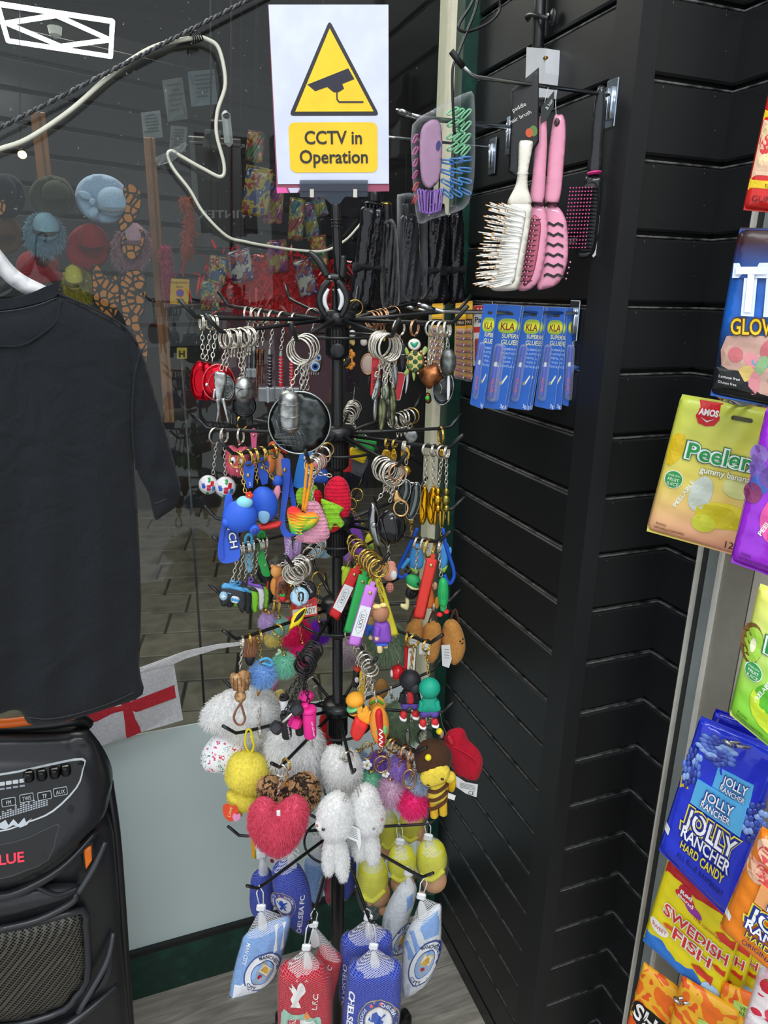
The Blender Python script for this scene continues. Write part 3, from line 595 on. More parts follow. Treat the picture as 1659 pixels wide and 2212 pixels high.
# red tinsel and maroon board
fr = far(600, 620, 2.42); r = thing('tinsel_garland', 'glittering red tinsel bunches beyond the glass', 'tinsel', fr.A)
TIN = glow_mat('red_tinsel_glow', 'b00818', .08); TIN.node_tree.nodes['Principled BSDF'].inputs['Roughness'].default_value = .2  # faint emission put into the red for the tinsel's glitter
P_ = np.array([fr.P(600+RNG.normal(0, 62), 612+RNG.normal(0, 26), RNG.normal(0, 12)) for _ in range(2400)]); g = nrm_rows(RNG.normal(0, 1, (2400, 3)))
mk('wire', *tube([fr.P(*p) for p in catmull([(490, 585), (560, 620), (640, 600), (720, 625)], 5, False)], .004, 6), 'p#701018', r); fur(P_, g, .05, TIN, r, 'tinsel', .004, .3, .5)
fr = far(600, 760, 2.7)
item('maroon_board', 'maroon cloth banner below the red tinsel beyond the glass', 'banner', fr.A, [('T', 'cord', 'f#2a1018', [(500, 655), (500, 300), (500, -420)], 2, 0, {'sub': 1}), ('T', 'cord', 'f#2a1018', [(700, 655), (700, 300), (700, -420)], 2, 0, {'sub': 1}), ('B', 'panel', 'p#4a1d2e', 600, 760, 240, 210, 20, 0, 2, 3), ('B', 'top_edge', 'p#2a1018', 600, 652, 246, 10, 26, 0, 2, 2)], fr=fr)  # plain maroon board hung on two cords
# ================================================================ cable, cord, tape, flag on the window
w1 = FrY(YW-.012, 300, 300)
cab = catmull([(-900, 640), (-500, 500), (-200, 395), (-60, 345), (0, 322), (60, 300), (150, 240), (230, 170), (290, 125), (345, 97), (420, 82), (450, 86), (474, 108), (487, 180), (470, 240), (468, 290), (484, 355), (478, 382), (440, 365), (392, 338), (372, 326), (362, 335), (375, 365), (410, 410), (440, 460), (490, 510), (530, 522), (570, 530), (640, 540), (700, 542), (745, 520), (772, 492), (790, 470)], 5, False)
V, Fa = tube([w1.P(*p) for p in cab], np.interp(np.arange(len(cab)), [0, 15, len(cab)], [.004, .004, .0022]), 8)
tag(mk('cable', V, Fa, 'p#d9d8c6', None, True), 'white flat cable looping across the shop window', 'cable')
rope = thing('bungee_cord', 'black braided cord running diagonally across the window', 'cord', w1.P(200, 180))
L0, L1 = w1.P(-900, 745, 12), w1.P(600, -30, 12); t_ = np.linspace(0, 1, 420)[:, None]; dd_ = nrm(L1-L0); u_, v_ = basis(dd_)
for ph, mcol in ((0, 'p#26282a'), (math.pi, 'p#55585a')):
    a_ = t_[:, 0]*390+ph; mk('strand', *tube(L0+(L1-L0)*t_+.0016*(np.cos(a_)[:, None]*u_+np.sin(a_)[:, None]*v_), .0021, 6), mcol, rope, True)
for k in range(5): mk('cable_tie', *torus(w1.P(413+k*4, 86-k*1.5, 8), dd_+[0, .2, .2*k-.4], .008, .0012, 16, 5), 'p#101112', rope, True)
fr = FrY(YW-.008, 375, 335); item('adhesive_tape', 'crumpled clear tape holding the cable to the glass', 'tape', fr.P(375, 335), [('S', 'tape', clear_mat('clear_tape', 'dfe4e4', .18, .06, 1., 120), [(334, 342), (362, 328), (398, 308), (404, 314), (390, 334), (372, 350), (340, 360)], 1, 8, {'step': 6, 'fn': lambda P: 2.5*np.sin(P[:, 0]*.5)*np.cos(P[:, 1]*.4)})], fr=fr)
fr = FrY(YW-.02, 300, 1500); fn = lambda P: 5*np.sin(P[:, 0]*.03+P[:, 1]*.012); 
item('flag_bunting', 'white flag with red cross hanging from a ribbon by the shirt', 'flag', fr.P(300, 1600), [
    ('S', 'flag_cloth', 'f#d8d8da', [(60, 1508), (200, 1470), (303, 1445), (375, 1430), (396, 1557), (312, 1580), (230, 1605), (110, 1640), (85, 1580)], 1.2, 0, {'step': 18, 'fn': fn}),
    ('D', 'cross_bar', 'f#c8343f', [(78, 1556), (200, 1530), (300, 1506), (383, 1479), (388, 1506), (300, 1534), (200, 1561), (84, 1590)], fn, {'d': 1.4, 'step': 16}),
    ('D', 'cross_bar', 'f#c8343f', [(240, 1461), (272, 1453), (305, 1581), (274, 1592)], fn, {'d': 1.5, 'step': 16}),
    ('S', 'ribbon', 'f#e4e4e4', [(60, 1502), (200, 1464), (300, 1440), (400, 1407), (470, 1392), (525, 1384), (525, 1390), (470, 1402), (400, 1424), (375, 1434), (303, 1449), (200, 1474), (60, 1512)], 1.6, 1.5, {'step': 14, 'fn': fn})], fr=fr)
class FrQ:
    """surface coordinates (0..W, 0..H) of a card whose four corners are traced; builds on the card's own plane"""
    def __init__(s, fr, tl, tr, br, bl, W=100., H=100.):
        s.fr, s.q, s.W, s.H = fr, [np.array(x, float) for x in (tl, tr, br, bl)], W, H
        w = (np.linalg.norm(s.q[1]-s.q[0])+np.linalg.norm(s.q[2]-s.q[3]))/2/W; s.k = w; s.s = fr.s*w; s.n = fr.n; s.A = fr.A
        c = (s.q[0]+s.q[1]+s.q[2]+s.q[3])/4; s.u = nrm(fr.P(*(s.q[1]))-fr.P(*s.q[0]))
    def P(s, u, v, d=0.):
        a, b = u/s.W, v/s.H; t = s.q[0]*(1-a)+s.q[1]*a; m = s.q[3]*(1-a)+s.q[2]*a; p = t*(1-b)+m*b; return s.fr.P(p[0], p[1], d*s.k)
# ================================================================ spinner rack
HX, HY = 0.30924, 1.01389; hub = np.array([HX, HY])
rack = thing('spinner_rack', 'black revolving wire rack crowded with hanging key rings', 'display rack', (HX, HY, 0))
BK = 'p#17181a'
mk('pole', *lathe([(.0125, .03), (.0125, .72), (.0085, .725), (.0085, 1.655), (.007, 1.66)], (HX, HY, 0), 20), BK, rack, True)
mk('base_hub', *lathe([(.05, .02), (.05, .05), (.03, .07), (.014, .1)], (HX, HY, 0), 20), BK, rack, True)
for k in range(5):
    a = math.radians(105+72*k); d = np.array([math.cos(a), math.sin(a), 0]); c0 = np.array([HX, HY, .035])
    lg = mk('base_leg', *tube([c0, c0+d*.22, c0+d*.25-[0, 0, .008]], [.016, .014, .012], 10), BK, rack, True)
    mk('foot', *lathe([(.018, 0), (.018, .018), (.012, .03)], c0+d*.245-[0, 0, .035], 12), BK, lg, True)
TIER = {1: 1.618, 2: 1.452, 3: 1.312, 4: 1.169, 5: .98, 6: .728}
ARM = {}
def add_arm(key, ex, ey, side, L=.2, tipd=(.024, .022)):
    t = int(key[0]); best = None
    vd = nrm(np.array([HX, HY])); 
    for th in np.linspace(0, 2*math.pi, 721):
        d = np.array([math.cos(th), math.sin(th)])
        if side == 'f' and d @ vd > .12: continue
        if side == 'b' and d @ vd < -.12: continue
        x = proj((HX+L*d[0], HY+L*d[1], TIER[t]))[0]; e = abs(x-ex)
        if best is None or e < best[0]: best = (e, d)
    d = best[1]; A = np.array([HX+L*d[0], HY+L*d[1], TIER[t]]); E_ = Fr(A).P(ex, ey); E_ = np.array([A[0], A[1], E_[2]])
    D = np.array([d[0], d[1], 0]); h = np.array([HX, HY, TIER[t]])+D*.022; tip = E_+D*tipd[0]+Z*tipd[1]
    m1 = E_-D*.012-(E_-h)/np.linalg.norm(E_-h)*.0; pts = [h, h+(E_-h)*.5, E_-nrm(E_-h)*.012, E_+D*.004+Z*.002, E_+D*.010+Z*.008, tip]
    o = mk('arm', *tube(pts, .0027, 8), BK, rack, True)
    ARM[key] = (h, E_, tip, D)
    return o
for row in [('1a', 429, 686.6, 'f', .215), ('1b', 481, 719, 'f'), ('1c', 499, 662, 'b'), ('1d', 641, 738, 'f'), ('1e', 629, 647, 'b'), ('1f', 987, 671, 'b'), ('1g', 974.6, 699, 'f'), ('1h', 843.5, 728.6, 'f'), ('1i', 909, 651, 'b'), ('1j', 770, 650, 'b'),
            ('2a', 452, 928, 'b', .2), ('2b', 508, 982, 'f', .19), ('2d', 668, 1000, 'f', .19), ('2f', 969, 924.6, 'b', .19), ('2g', 965, 968.6, 'f', .19), ('2h', 858, 1007.6, 'f', .19), ('2i', 892, 884, 'b', .19), ('2j', 764, 868, 'b', .19), ('2e', 610, 885, 'b', .19), ('2c', 505, 900, 'b', .19),
            ('3a', 473, 1123, 'b', .19), ('3b', 495, 1184, 'f', .18), ('3c', 634, 1222, 'f', .18), ('3f', 971, 1102, 'b', .18), ('3g', 940, 1171.5, 'f', .18), ('3h', 823, 1218, 'f', .18), ('3i', 900, 1062, 'b', .18), ('3j', 780, 1045, 'b', .18), ('3e', 600, 1060, 'b', .18), ('3d', 700, 1048, 'b', .18),
            ('4a', 514, 1381, 'f', .185), ('4b', 485, 1290, 'b', .185), ('4f', 965, 1301.6, 'b', .185), ('4g', 926, 1389, 'f', .185), ('4h', 801, 1435, 'f', .18), ('4c', 655, 1424, 'f', .18), ('4i', 880, 1240, 'b', .18), ('4j', 770, 1225, 'b', .18), ('4e', 590, 1240, 'b', .18), ('4d', 680, 1226, 'b', .18),
            ('5a', 515, 1584, 'f', .178), ('5b', 513, 1495, 'b', .178), ('5c', 606.5, 1656, 'f', .178), ('5f', 951.6, 1541, 'f', .178), ('5g', 894, 1625.5, 'f', .178), ('5h', 760, 1668, 'f', .178), ('5i', 930, 1450, 'b', .178), ('5j', 800, 1412, 'b', .178), ('5e', 640, 1420, 'b', .178),
            ('6a', 520.5, 1807, 'b', .175), ('6b', 560, 1918, 'f', .178), ('6c', 674, 1989, 'f', .19), ('6d', 799.5, 1989, 'f', .19), ('6e', 908, 1894, 'f', .178), ('6f', 927, 1780, 'b', .172), ('6g', 830, 1690, 'b', .175), ('6h', 690, 1680, 'b', .175), ('6i', 590, 1720, 'b', .175)]:
    add_arm(*row)
for t, z in TIER.items():
    c = np.array([HX, HY, z])
    co = mk('collar', *lathe([(.0105, .014), (.024, .012), (.027, .004), (.027, -.004), (.02, -.008), (.0165, -.012), (.0165, -.05), (.012, -.054), (.009, -.056)], c, 24), BK, rack, True)
    V, Fa = join([box(c+[.0168*math.cos(a), .0168*math.sin(a), -.031], (.0012, .0022, .036), np.array([[math.cos(a), math.sin(a), 0], [-math.sin(a), math.cos(a), 0], [0, 0, 1]])) for a in np.linspace(0, 2*math.pi, 24, endpoint=False)])
    mk('grip_ribs', V, Fa, BK, co)
    mk('hoop', *torus(c-[0, 0, .022], Z, .06, .0022, 40, 7), BK, rack, True)
kn = Fr([HX, HY, 1.17]); mk('lock_knob', *join([lathe([(.0035, 0), (.0035, .02), (.012, .02), (.013, .024), (.012, .028)], (HX, HY, 1.135), 16, kn.u*-.9+kn.n*.5)]), BK, rack, True)
kn2 = Fr([HX, HY, 1.59]); mk('maker_disc', *lathe([(.011, 0), (.011, .004), (.009, .005)], np.array([HX, HY, 1.576])+kn2.n*.015, 18, kn2.n), BK, rack, True)
# ================================================================ warning sheet, its holder and clamp
A0 = np.array([HX, HY, 1.75])+kn.n*.02; fs = Fr(A0)
q = FrQ(fs, (580, 10), (839, 10), (840, 397), (600, 398), 100, 150)
TRI = [(50.5, 13), (13, 93), (92, 93)]
def rtri(pts, r):
    out = []; P = np.array(pts, float); n = len(P)
    for i in range(n):
        a, b, c = P[i-1], P[i], P[(i+1) % n]; p, q_ = b+nrm(a-b)*r*1.8, b+nrm(c-b)*r*1.8
        for t in np.linspace(0, 1, 5): out.append((1-t)**2*p+2*t*(1-t)*b+t*t*q_)
    return np.array(out)
wv = lambda P: np.zeros(len(P))
sg = thing('warning_notice', 'white laminated CCTV notice with yellow triangle and text panel', 'sign', q.P(50, 150))
parts(sg, q, [('S', 'sheet', 'n#cfd4e6', [(0, 0), (100, 0), (100, 150), (0, 150)], .35, 0, {'step': 10, 'fn': wv}),
    ('D', 'triangle_border', 'n#232226', rtri(TRI, 2.4), wv, {'d': .35}), ('D', 'triangle', 'n#f2c81c', [(50.5, 20), (18.5, 89.5), (86.8, 89.5)], wv, {'d': .6}),
    ('D', 'camera_icon', 'n#1b1a2e', [(30, 67), (65.5, 53.5), (70.5, 62.5), (60, 66.5), (61.5, 70.5), (56.5, 73.5), (52.5, 73.5), (47, 69), (36.5, 72.5)], wv, {'d': .85}),
    ('S', 'camera_icon_line', 'n#2a2a33', [(54.6, 73), (55.8, 73), (55.8, 79), (57.2, 81), (78, 81), (78, 82.4), (56.8, 82.4), (54.6, 79.6)], .1, .9),
    ('D', 'text_panel', 'n#f0c51d', rrect(51, 119.5, 78, 42, 5.5), wv, {'d': .5}),
    ('X', 'CCTV in', 'n#2a2620', 51, 111, 11.2, {'w': 50, 'd': .95, 'bold': .018, 'zf': wv}), ('X', 'Operation', 'n#2a2620', 51, 127, 11.2, {'w': 60, 'd': .95, 'bold': .018, 'zf': wv})])
q2 = FrQ(fs, (579, 11), (838, 12), (841, 413), (598, 417), 100, 155)
item('poster_sheet', 'pink edged poster sheet tucked behind the CCTV notice', 'poster', q2.P(50, 155, -1), [('S', 'sheet', 'n#9a4a62', [(0, 0), (100, 0), (100, 155), (0, 155)], .35, -1.0), ('D', 'pink_corner', 'n#e85aa8', [(0, 150.5), (8, 150.5), (10, 155), (0, 155)], -.6, {'d': .3}), ('D', 'pale_print', 'n#c9c4dd', [(10, 151), (22, 151), (18, 155), (12, 155)], -.6, {'d': .3})], fr=q2)
CLR = clear_mat('smoked_plastic', '3a4654', .55, .08)
hold = thing('sign_holder', 'smoked plastic sign clip on a black upright clamped to the rack', 'sign holder', fs.P(733, 650))
parts(hold, fs, [('S', 'clip_plate', CLR, rrect(721, 402, 147, 24, 2), 3, 6), ('S', 'lower_plate', CLR, rrect(721, 419, 146, 13, 2), 5, 3), ('B', 'spring_clip', 'm#d5cfc4', 674, 419, 10, 17, 9, 6), ('B', 'spring_clip', 'm#d5cfc4', 767, 419, 10, 17, 9, 6),
    ('S', 'neck', CLR, [(698, 425), (746, 425), (738, 434), (732, 442), (716, 442), (708, 434)], 9, 2), ('C', 'upright', 'g#141516', 725, 440, 735, 668, 10, 11), ('O', 'grip_ring', 'g#141516', 726, 476, 10.5, 1.8, 0, 0, 88), ('O', 'grip_ring', 'g#141516', 726.5, 483, 10.5, 1.8, 0, 0, 88), ('O', 'grip_ring', 'g#141516', 727, 490, 10.5, 1.8, 0, 0, 88)])
fs2 = Fr(A0+fs.n*.012)
clampo = thing('spring_clamp', 'black plastic spring clamp with white jaw pads on the rack top', 'clamp', fs2.P(720, 680))
parts(clampo, fs2, [('T', 'handle', BK, [(667, 544), (682, 556), (696, 575), (708, 597)], [5, 7.5, 9, 8.5], 4, {'n': 10}), ('T', 'handle', BK, [(741, 552), (741, 575), (738, 600)], [7, 9, 9], -6, {'n': 10}),
    ('C', 'pivot', BK, 706, 598, 733, 600, 9, 9, 2), ('C', 'pivot_pin', 'm#9a9a98', 712, 598, 712.5, 598.3, 5, 4, 9, 12),
    ('T', 'jaw', BK, [(712, 606), (698, 622), (690, 645), (695, 668), (706, 684)], [7, 8, 8, 7, 5], 3, {'n': 10}), ('T', 'jaw', BK, [(728, 606), (742, 622), (750, 645), (745, 668), (736, 684)], [7, 8, 8, 7, 5], 3, {'n': 10}),
    ('T', 'jaw_pad', 'r#d9dcdc', [(710, 624), (702, 640), (702, 656), (709, 670)], [3, 5, 5, 3], 6), ('T', 'jaw_pad', 'r#d9dcdc', [(731, 624), (738, 640), (738, 656), (732, 670)], [3, 5, 5, 3], 6), ('O', 'spring', 'm#8f8f8d', 716, 600, 7, 1.5, 6)])
# ================================================================ chrome hooks on the slatted wall
def wall_hook(label, base, tip, double=True, rise=0., rubber=False, plate=None, r=.0028, name='slatwall_hook'):
    b = pl(*base, 0, XA); y = b[1]; t = pl(*tip, 1, y); o = thing(name, label, 'hook', b); X = np.array([t[0], y, b[2]])
    CH = 'm#c3c6c8'
    if double:
        for s in (-1, 1): mk('prong', *tube([b+[0, s*.006, 0], X+[.02, s*.006, 0], X+[0, s*.005, rise*.5]], r, 8), CH, o, True)
        mk('loop_end', *tube([X+[0.004, -.006, rise*.3], X+[-.012, -.006, rise], X+[-.018, 0, rise*1.2], X+[-.012, .006, rise], X+[.004, .006, rise*.3]], r*1.15, 8), CH, o, True)
    else:
        mk('prong', *tube([b, X+[.012, 0, 0], X+[.004, 0, rise*.2], X+[-.012, 0, rise]], r, 8), CH if not rubber else 'm#8f9494', o, True)
        if rubber: mk('rubber_tip', *tube([X+[-.008, 0, rise*.8], X+[-.026, 0, rise*2.1]], r*1.5, 8), 'r#101112', o, True)
    c = b+[-.003, 0, -.012] if plate is None else pl(*plate, 0, XA)-[.003, 0, 0]
    pb = mk('back_plate', *box(c, (.003, .026, .062), None, .001), 'm#aeb9c6', o)
    for s in (-1, 1): mk('welded_wire', *tube([c+[-.003, s*.005, .02], c+[-.003, s*.005, -.02]], .003, 8), 'm#c9d2dc', pb, True)
    return b, X, y
hk_b = wall_hook('chrome hook with black rubber tip carrying the hair brushes', (1322, 206), (1012, 152), False, .012, True, (1324, 225))
hk_g = wall_hook('long chrome double hook carrying the super glue cards', (1245, 676), (930, 660), True, .008)
hk_c = wall_hook('chrome loop hook carrying the hair clip pack', (1106, 276), (880, 246), True, .006)
hk_u = wall_hook('thin chrome hook behind the clip pack carrying the umbrellas', (1064, 318), (850, 300), False, .0, False, (1067, 338), .0024)
hk_k = wall_hook('chrome hook carrying the battery packs', (1060, 672), (896, 655), True, .006)
def on_hook(hk, px):
    b, X, y = hk; r = ray(px, 0); lo, hi = X[0]-.05, b[0]; best = min(np.linspace(lo, hi, 200), key=lambda x: abs(proj((x, y, b[2]))[0]-px)); return np.array([best, y, b[2]])
# ================================================================ umbrellas
UF = FrY(hk_u[2]-.005, 880, 550); CORD = 'f#131313'
def umb(label, specs, top, d=0):
    hp = (top[0], 302); r, f, m = item('folding_umbrella', label, 'umbrella', UF.P(top[0], 660), [('T', 'wrist_cord', CORD, [(hp[0], hp[1], d), (hp[0]+3, (hp[1]+top[1])/2, d), (top[0], top[1], d)], 1.6, 0, {'n': 6})]+specs, fr=UF, group='black folded umbrellas')
NY = 'g#15161a'
def folds(a, b): return lambda x, y: a*np.sin(x*b+y*.05)+a*.6*np.sin(x*b*1.9-y*.09+1)
umb('black folded umbrella with ribbed cap nearest the sign pole', [('C', 'cap', 'p#161719', 809, 412, 809, 438, 13, 14), ('C', 'cap_ring', 'p#242527', 806, 438, 805, 446, 19, 19),
    ('L', 'canopy', NY, [(783, 446), (826, 446), (830, 480), (824, 540), (818, 580), (812, 640), (806, 672), (758, 672), (756, 630), (764, 585), (772, 520), (778, 475)], 24, 0, {'fn': folds(4, .32), 'step': 5}), ('L', 'strap', 'f#1d1e20', [(764, 566), (822, 572), (820, 592), (763, 587)], 27, 0, {'k': 1, 'R': 12})]+[('E', 'rib_tip', 'p#0e0e0f', 788+7*k, 447, 2.5, 5, 2.5, 16-abs(k-2.5)*3) for k in range(6)], (809, 412))
umb('slim black umbrella with gold ring in crinkled clear wrap', [('C', 'handle', 'p#17181a', 834, 436, 836, 486, 11, 12), ('O', 'gold_ring', 'm#c9a24a', 834, 441, 11, 2, 0, 0, 88), ('L', 'canopy', 'g#101113', [(826, 488), (850, 486), (858, 560), (857, 660), (828, 660), (826, 560)], 14, 0, {'fn': folds(2, .5)}), ('L', 'wrap', clear_mat('crinkled_wrap', 'ffffff', .0, .08, .35, 22), [(823, 480), (852, 478), (861, 560), (860, 664), (826, 664), (822, 560)], 18, 0, {'fn': folds(2.5, .7), 'step': 4})], (834, 436), -14)
umb('black umbrella sealed in a wide clear sleeve', [('C', 'handle', 'p#141517', 880, 440, 880, 470, 11, 12), ('L', 'canopy', 'g#17181c', [(866, 468), (900, 468), (908, 560), (908, 655), (864, 655), (862, 560)], 18, 0, {'fn': folds(3, .4)}), ('L', 'sleeve', clear_mat('clear_sleeve', 'dfe6ee', .0, .08, .3, 20), [(858, 420), (884, 416), (922, 424), (922, 650), (860, 655)], 22, 0, {'k': 1, 'R': 18, 'step': 8, 'fn': folds(2, .3)})], (880, 440), -10)
umb('black folded umbrella with buckled strap left of the green post', [('C', 'cap', 'p#161719', 945, 440, 945, 466, 16, 17), ('L', 'canopy', NY, [(924, 464), (966, 464), (970, 540), (966, 600), (968, 655), (918, 655), (919, 600), (920, 540)], 22, 0, {'fn': folds(3, .35), 'step': 5}), ('L', 'strap', 'f#222326', [(917, 576), (970, 574), (970, 594), (917, 596)], 25, 0, {'k': 1, 'R': 12}), ('B', 'buckle', 'f#191a1c', 948, 585, 14, 20, 5, 25)], (945, 440), 4)
umb('black folded umbrella touching the green post', [('C', 'cap', 'p#161719', 984, 444, 984, 466, 14, 15), ('L', 'canopy', NY, [(968, 464), (998, 464), (1001, 540), (1000, 600), (1004, 652), (970, 655), (969, 600), (967, 540)], 18, 0, {'fn': folds(3, .4), 'step': 5}), ('L', 'strap', 'f#222326', [(969, 574), (1002, 573), (1002, 593), (969, 594)], 21, 0, {'k': 1, 'R': 9})], (984, 444), -8)
# ================================================================ hair clip pack
Ac = on_hook(hk_c, 925); fc = Fr(Ac+[0, -.01, 0], 12)
cl = []
for i in range(4):
    for j in range(3): cl.append(('clip', '86d3a0', 978+14*j, 240+26*i+4*j, 8, 26, 60-8*j))
for i in range(4):
    for j in range(3): cl.append(('clip', '4f8fd0', 966+19*j, 350+23*i-3*j, 8, 27, 100+10*i-6*j))
for k in range(8): cl.append(('clip', '9a6fc8', 907+6.5*k, 438-1.5*abs(k-3), 6, 46, -4+2*k))
for k in range(6): cl.append(('clip', ('b8478f', 'c2403f')[k > 3], 897, 300+26*k, 6, 18, 30))
sp = [('L', 'backing_card', 'n#b58fae', [(905, 300), (915, 270), (938, 260), (951, 276), (953, 330), (948, 385), (932, 406), (914, 402), (906, 370)], 2.5, 9, {'R': 3}),
      ('D', 'printed_badge', 'n#34347a', circ(944, 317, 5, 11, 14, 8), 12.5)]
for nm, c_, x, y, w, h, ro in cl:
    V2 = rrect(x, y, w, h, w*.45, ro); sp.append(('T', nm, 'p#'+c_, [(*p, 1+RNG.uniform(-4, 5)) for p in rrect(x, y, w, h, w*.45, ro, 2)[::2]], 2.1, 0, {'closed': True, 'sub': 2, 'n': 6}))
sp.append(('L', 'plastic_bag', clear_mat('clear_bag', 'f2f6fa', .0, .05, .8, 55), [(890, 270), (930, 240), (975, 215), (1008, 200), (1024, 206), (1026, 300), (1024, 385), (1012, 440), (985, 458), (930, 474), (904, 483), (894, 430), (889, 350)], 20, 2, {'R': 26, 'step': 8, 'k': 2, 'fn': folds(2.5, .22)}))
item('hair_clip_pack', 'clear bag of pastel hair clips fanned around a mauve card', 'hair clips', Ac, sp, fr=fc)
# ================================================================ conduit, junction box, cables
fw = FrX(XA-.012, 1165, 60)
item('conduit_pipe', 'black conduit pipe with saddle clamp running up the slatted wall', 'pipe', fw.P(1164, 100), [('C', 'pipe', 'p#141516', 1168, -40, 1162, 108, 13, 13), ('T', 'saddle', 'p#1a1b1d', [(1150, 45, 8), (1152, 38, 16), (1166, 34, 18), (1180, 38, 14), (1186, 40, 2)], 5, 0), ('E', 'saddle_lug', 'p#1a1b1d', 1190, 36, 12, 16, 5, -4), ('E', 'screw', 'm#b9b9b4', 1187, 33, 4, 4, 3, 4)], fr=fw)
item('junction_box', 'white plastic junction box with brass screw under the conduit', 'electrical box', fw.P(1172, 215), [('S', 'box_body', 'p#d3d5d8', [(1152, 104), (1195, 107), (1193, 160), (1187, 212), (1148, 214)], 34, 0), ('C', 'screw', 'm#b08a4a', 1192, 127, 1194, 128, 4, 4, 12, 20)], fr=fw)
fk = FrY(hk_c[2]-.12, 1020, 100)
tag(mk('power_lead', *tube([fk.P(*p) for p in catmull([(1028, -20), (1018, 10), (994, 48), (992, 64), (1010, 68), (1040, 58), (1065, 42), (1080, 18), (1074, -20)], 6, False)], .0022, 8), 'p#121314', None, True), 'thin black lead looped over the cream window post', 'cable')
tag(mk('power_lead', *tube([fk.P(*p) for p in catmull([(1036, -20), (1026, 25), (1006, 75), (988, 122), (978, 148), (978, 215), (982, 290)], 6, False)], .0022, 8), 'p#121314', None, True), 'thin black lead hanging straight down behind the hook tip', 'cable')
# ================================================================ hair brushes
def on_b(px): return on_hook(hk_b, px)
fb = Fr(on_b(1150)); white = 'p#e9e4d6'
sp = [('L', 'hang_card', 'n#191a1c', [(1104, 196), (1164, 146), (1164, 308), (1150, 330), (1137, 395), (1098, 372), (1102, 290)], 1.5, 2, {'k': 1, 'R': 2}),
      ('X', 'paddle', 'n#d8d4cc', 1121, 232, 9, {'rot': -27, 'zf': 4}), ('X', 'hair brush', 'n#d8d4cc', 1124, 253, 9, {'rot': -27, 'zf': 4}), ('D', 'orange_dot', 'n#c8542a', circ(1143, 288, 8, 10), 4.5), ('D', 'green_dot', 'n#5a7a3a', circ(1152, 284, 9, 12), 4.2),
      ('L', 'handle', white, [(1121, 312), (1130, 305), (1146, 306), (1151, 314), (1141, 370), (1140, 405), (1148, 440), (1120, 445), (1096, 440), (1114, 400), (1119, 360)], 7, 10),
      ('L', 'paddle', white, [(1098, 440), (1122, 436), (1146, 442), (1147, 470), (1134, 550), (1122, 615), (1112, 627), (1075, 629), (1060, 622), (1064, 600), (1082, 520)], 7, 10, {'k': 3}),
      ('L', 'cushion', 'r#efede6', [(1104, 452), (1134, 456), (1132, 490), (1116, 580), (1108, 612), (1072, 614), (1080, 570), (1094, 500)], 5, 16, {'k': 3}), ('O', 'tie', 'p#dfe2e2', 1129, 376, 12, 1.2, 10, 0, 80)]
r, _, md_ = item('paddle_brush', 'cream paddle hair brush on a black card', 'hair brush', on_b(1150), sp, fr=fb)
bri = []; tips = []
for i in range(15):
    for j in range(9):
        t, u = i/14, j/8; x = 1100+36*u-30*t; y = 456+150*t+4*u; x2, y2 = x-46+8*u, y-1-12*(1-t)+10*t; jx, jy = RNG.normal(0, 2.5, 2); p0_, p1_ = fb.P(x+jx*.4, y+jy*.5, 19), fb.P(x2+jx*1.5, y2+jy, 30); bri.append(tube([p0_, p1_], .0008, 5)); tips.append(ell(p1_, (.0011,)*3, None, 6, 4))
b_ = mk('bristles', *join(bri), 'p#f1efe8', r); b_['kind'] = 'stuff'; b_ = mk('bristle_tips', *join(tips), 'p#c98a3a', r); b_['kind'] = 'stuff'
PK = 'g#e79ab4'
fb1 = Fr(on_b(1180))
sp = [('L', 'handle', PK, [(1166, 252), (1179, 251), (1182, 300), (1180, 350), (1173, 437), (1146, 437), (1150, 380), (1158, 300)], 9, 0), ('C', 'collar', 'm#6a5a5c', 1160, 437, 1159, 444, 16, 16),
      ('L', 'head', PK, [(1146, 446), (1175, 446), (1183, 488), (1178, 550), (1168, 596), (1150, 622), (1122, 628), (1120, 600), (1132, 520), (1140, 470)], 8, 0), ('L', 'vent_panel', 'p#b5566e', [(1148, 470), (1164, 472), (1168, 500), (1158, 570), (1146, 606), (1130, 614), (1138, 540)], 3, 7), ('T', 'hang_loop', 'p#dddddd', [(1184, 190), (1176, 225), (1172, 256)], .6, 4),
      ('S', 'hang_tag', 'n#1d2020', [(1168, 235), (1197, 198), (1196, 232), (1180, 262), (1168, 268)], 1.5, 10), ('X', '& hair', 'n#c9d8d2', 1186, 228, 7, {'rot': -58, 'zf': 11})]
r, _, md_ = item('vent_brush', 'pink vent hair brush showing its bristle side', 'hair brush', on_b(1180), sp, fr=fb1)
bri = []; tips = []
for i in range(13):
    for j in range(4):
        x = 1152+5.5*j-1.6*i; y = 474+11*i; p0_, p1_ = fb1.P(x, y, 6), fb1.P(x-16+j, y+4, 17); bri.append(tube([p0_, p1_], .0006, 5)); tips.append(ell(p1_, (.0012,)*3, None, 6, 4))
mk('bristles', *join(bri), 'p#2a1a20', r)['kind'] = 'stuff'; mk('bristle_tips', *join(tips), 'p#e7a0b8', r)['kind'] = 'stuff'
fb2 = Fr(on_b(1208))
sp = [('L', 'handle', PK, [(1197, 252), (1207, 248), (1217, 250), (1222, 276), (1219, 340), (1207, 437), (1177, 437), (1181, 380), (1187, 310)], 9, 0), ('C', 'collar', 'm#6a5a5c', 1192, 437, 1191, 444, 16, 16), ('E', 'hang_hole', 'p#3a2228', 1203, 266, 6, 8, 3, 8),
      ('L', 'head', PK, [(1178, 448), (1204, 446), (1222, 474), (1227, 520), (1225, 568), (1208, 610), (1178, 624), (1160, 622), (1166, 580), (1170, 500)], 7, 0), ('T', 'hang_loop', 'p#dddddd', [(1204, 190), (1200, 225), (1203, 262)], .6, 4)]
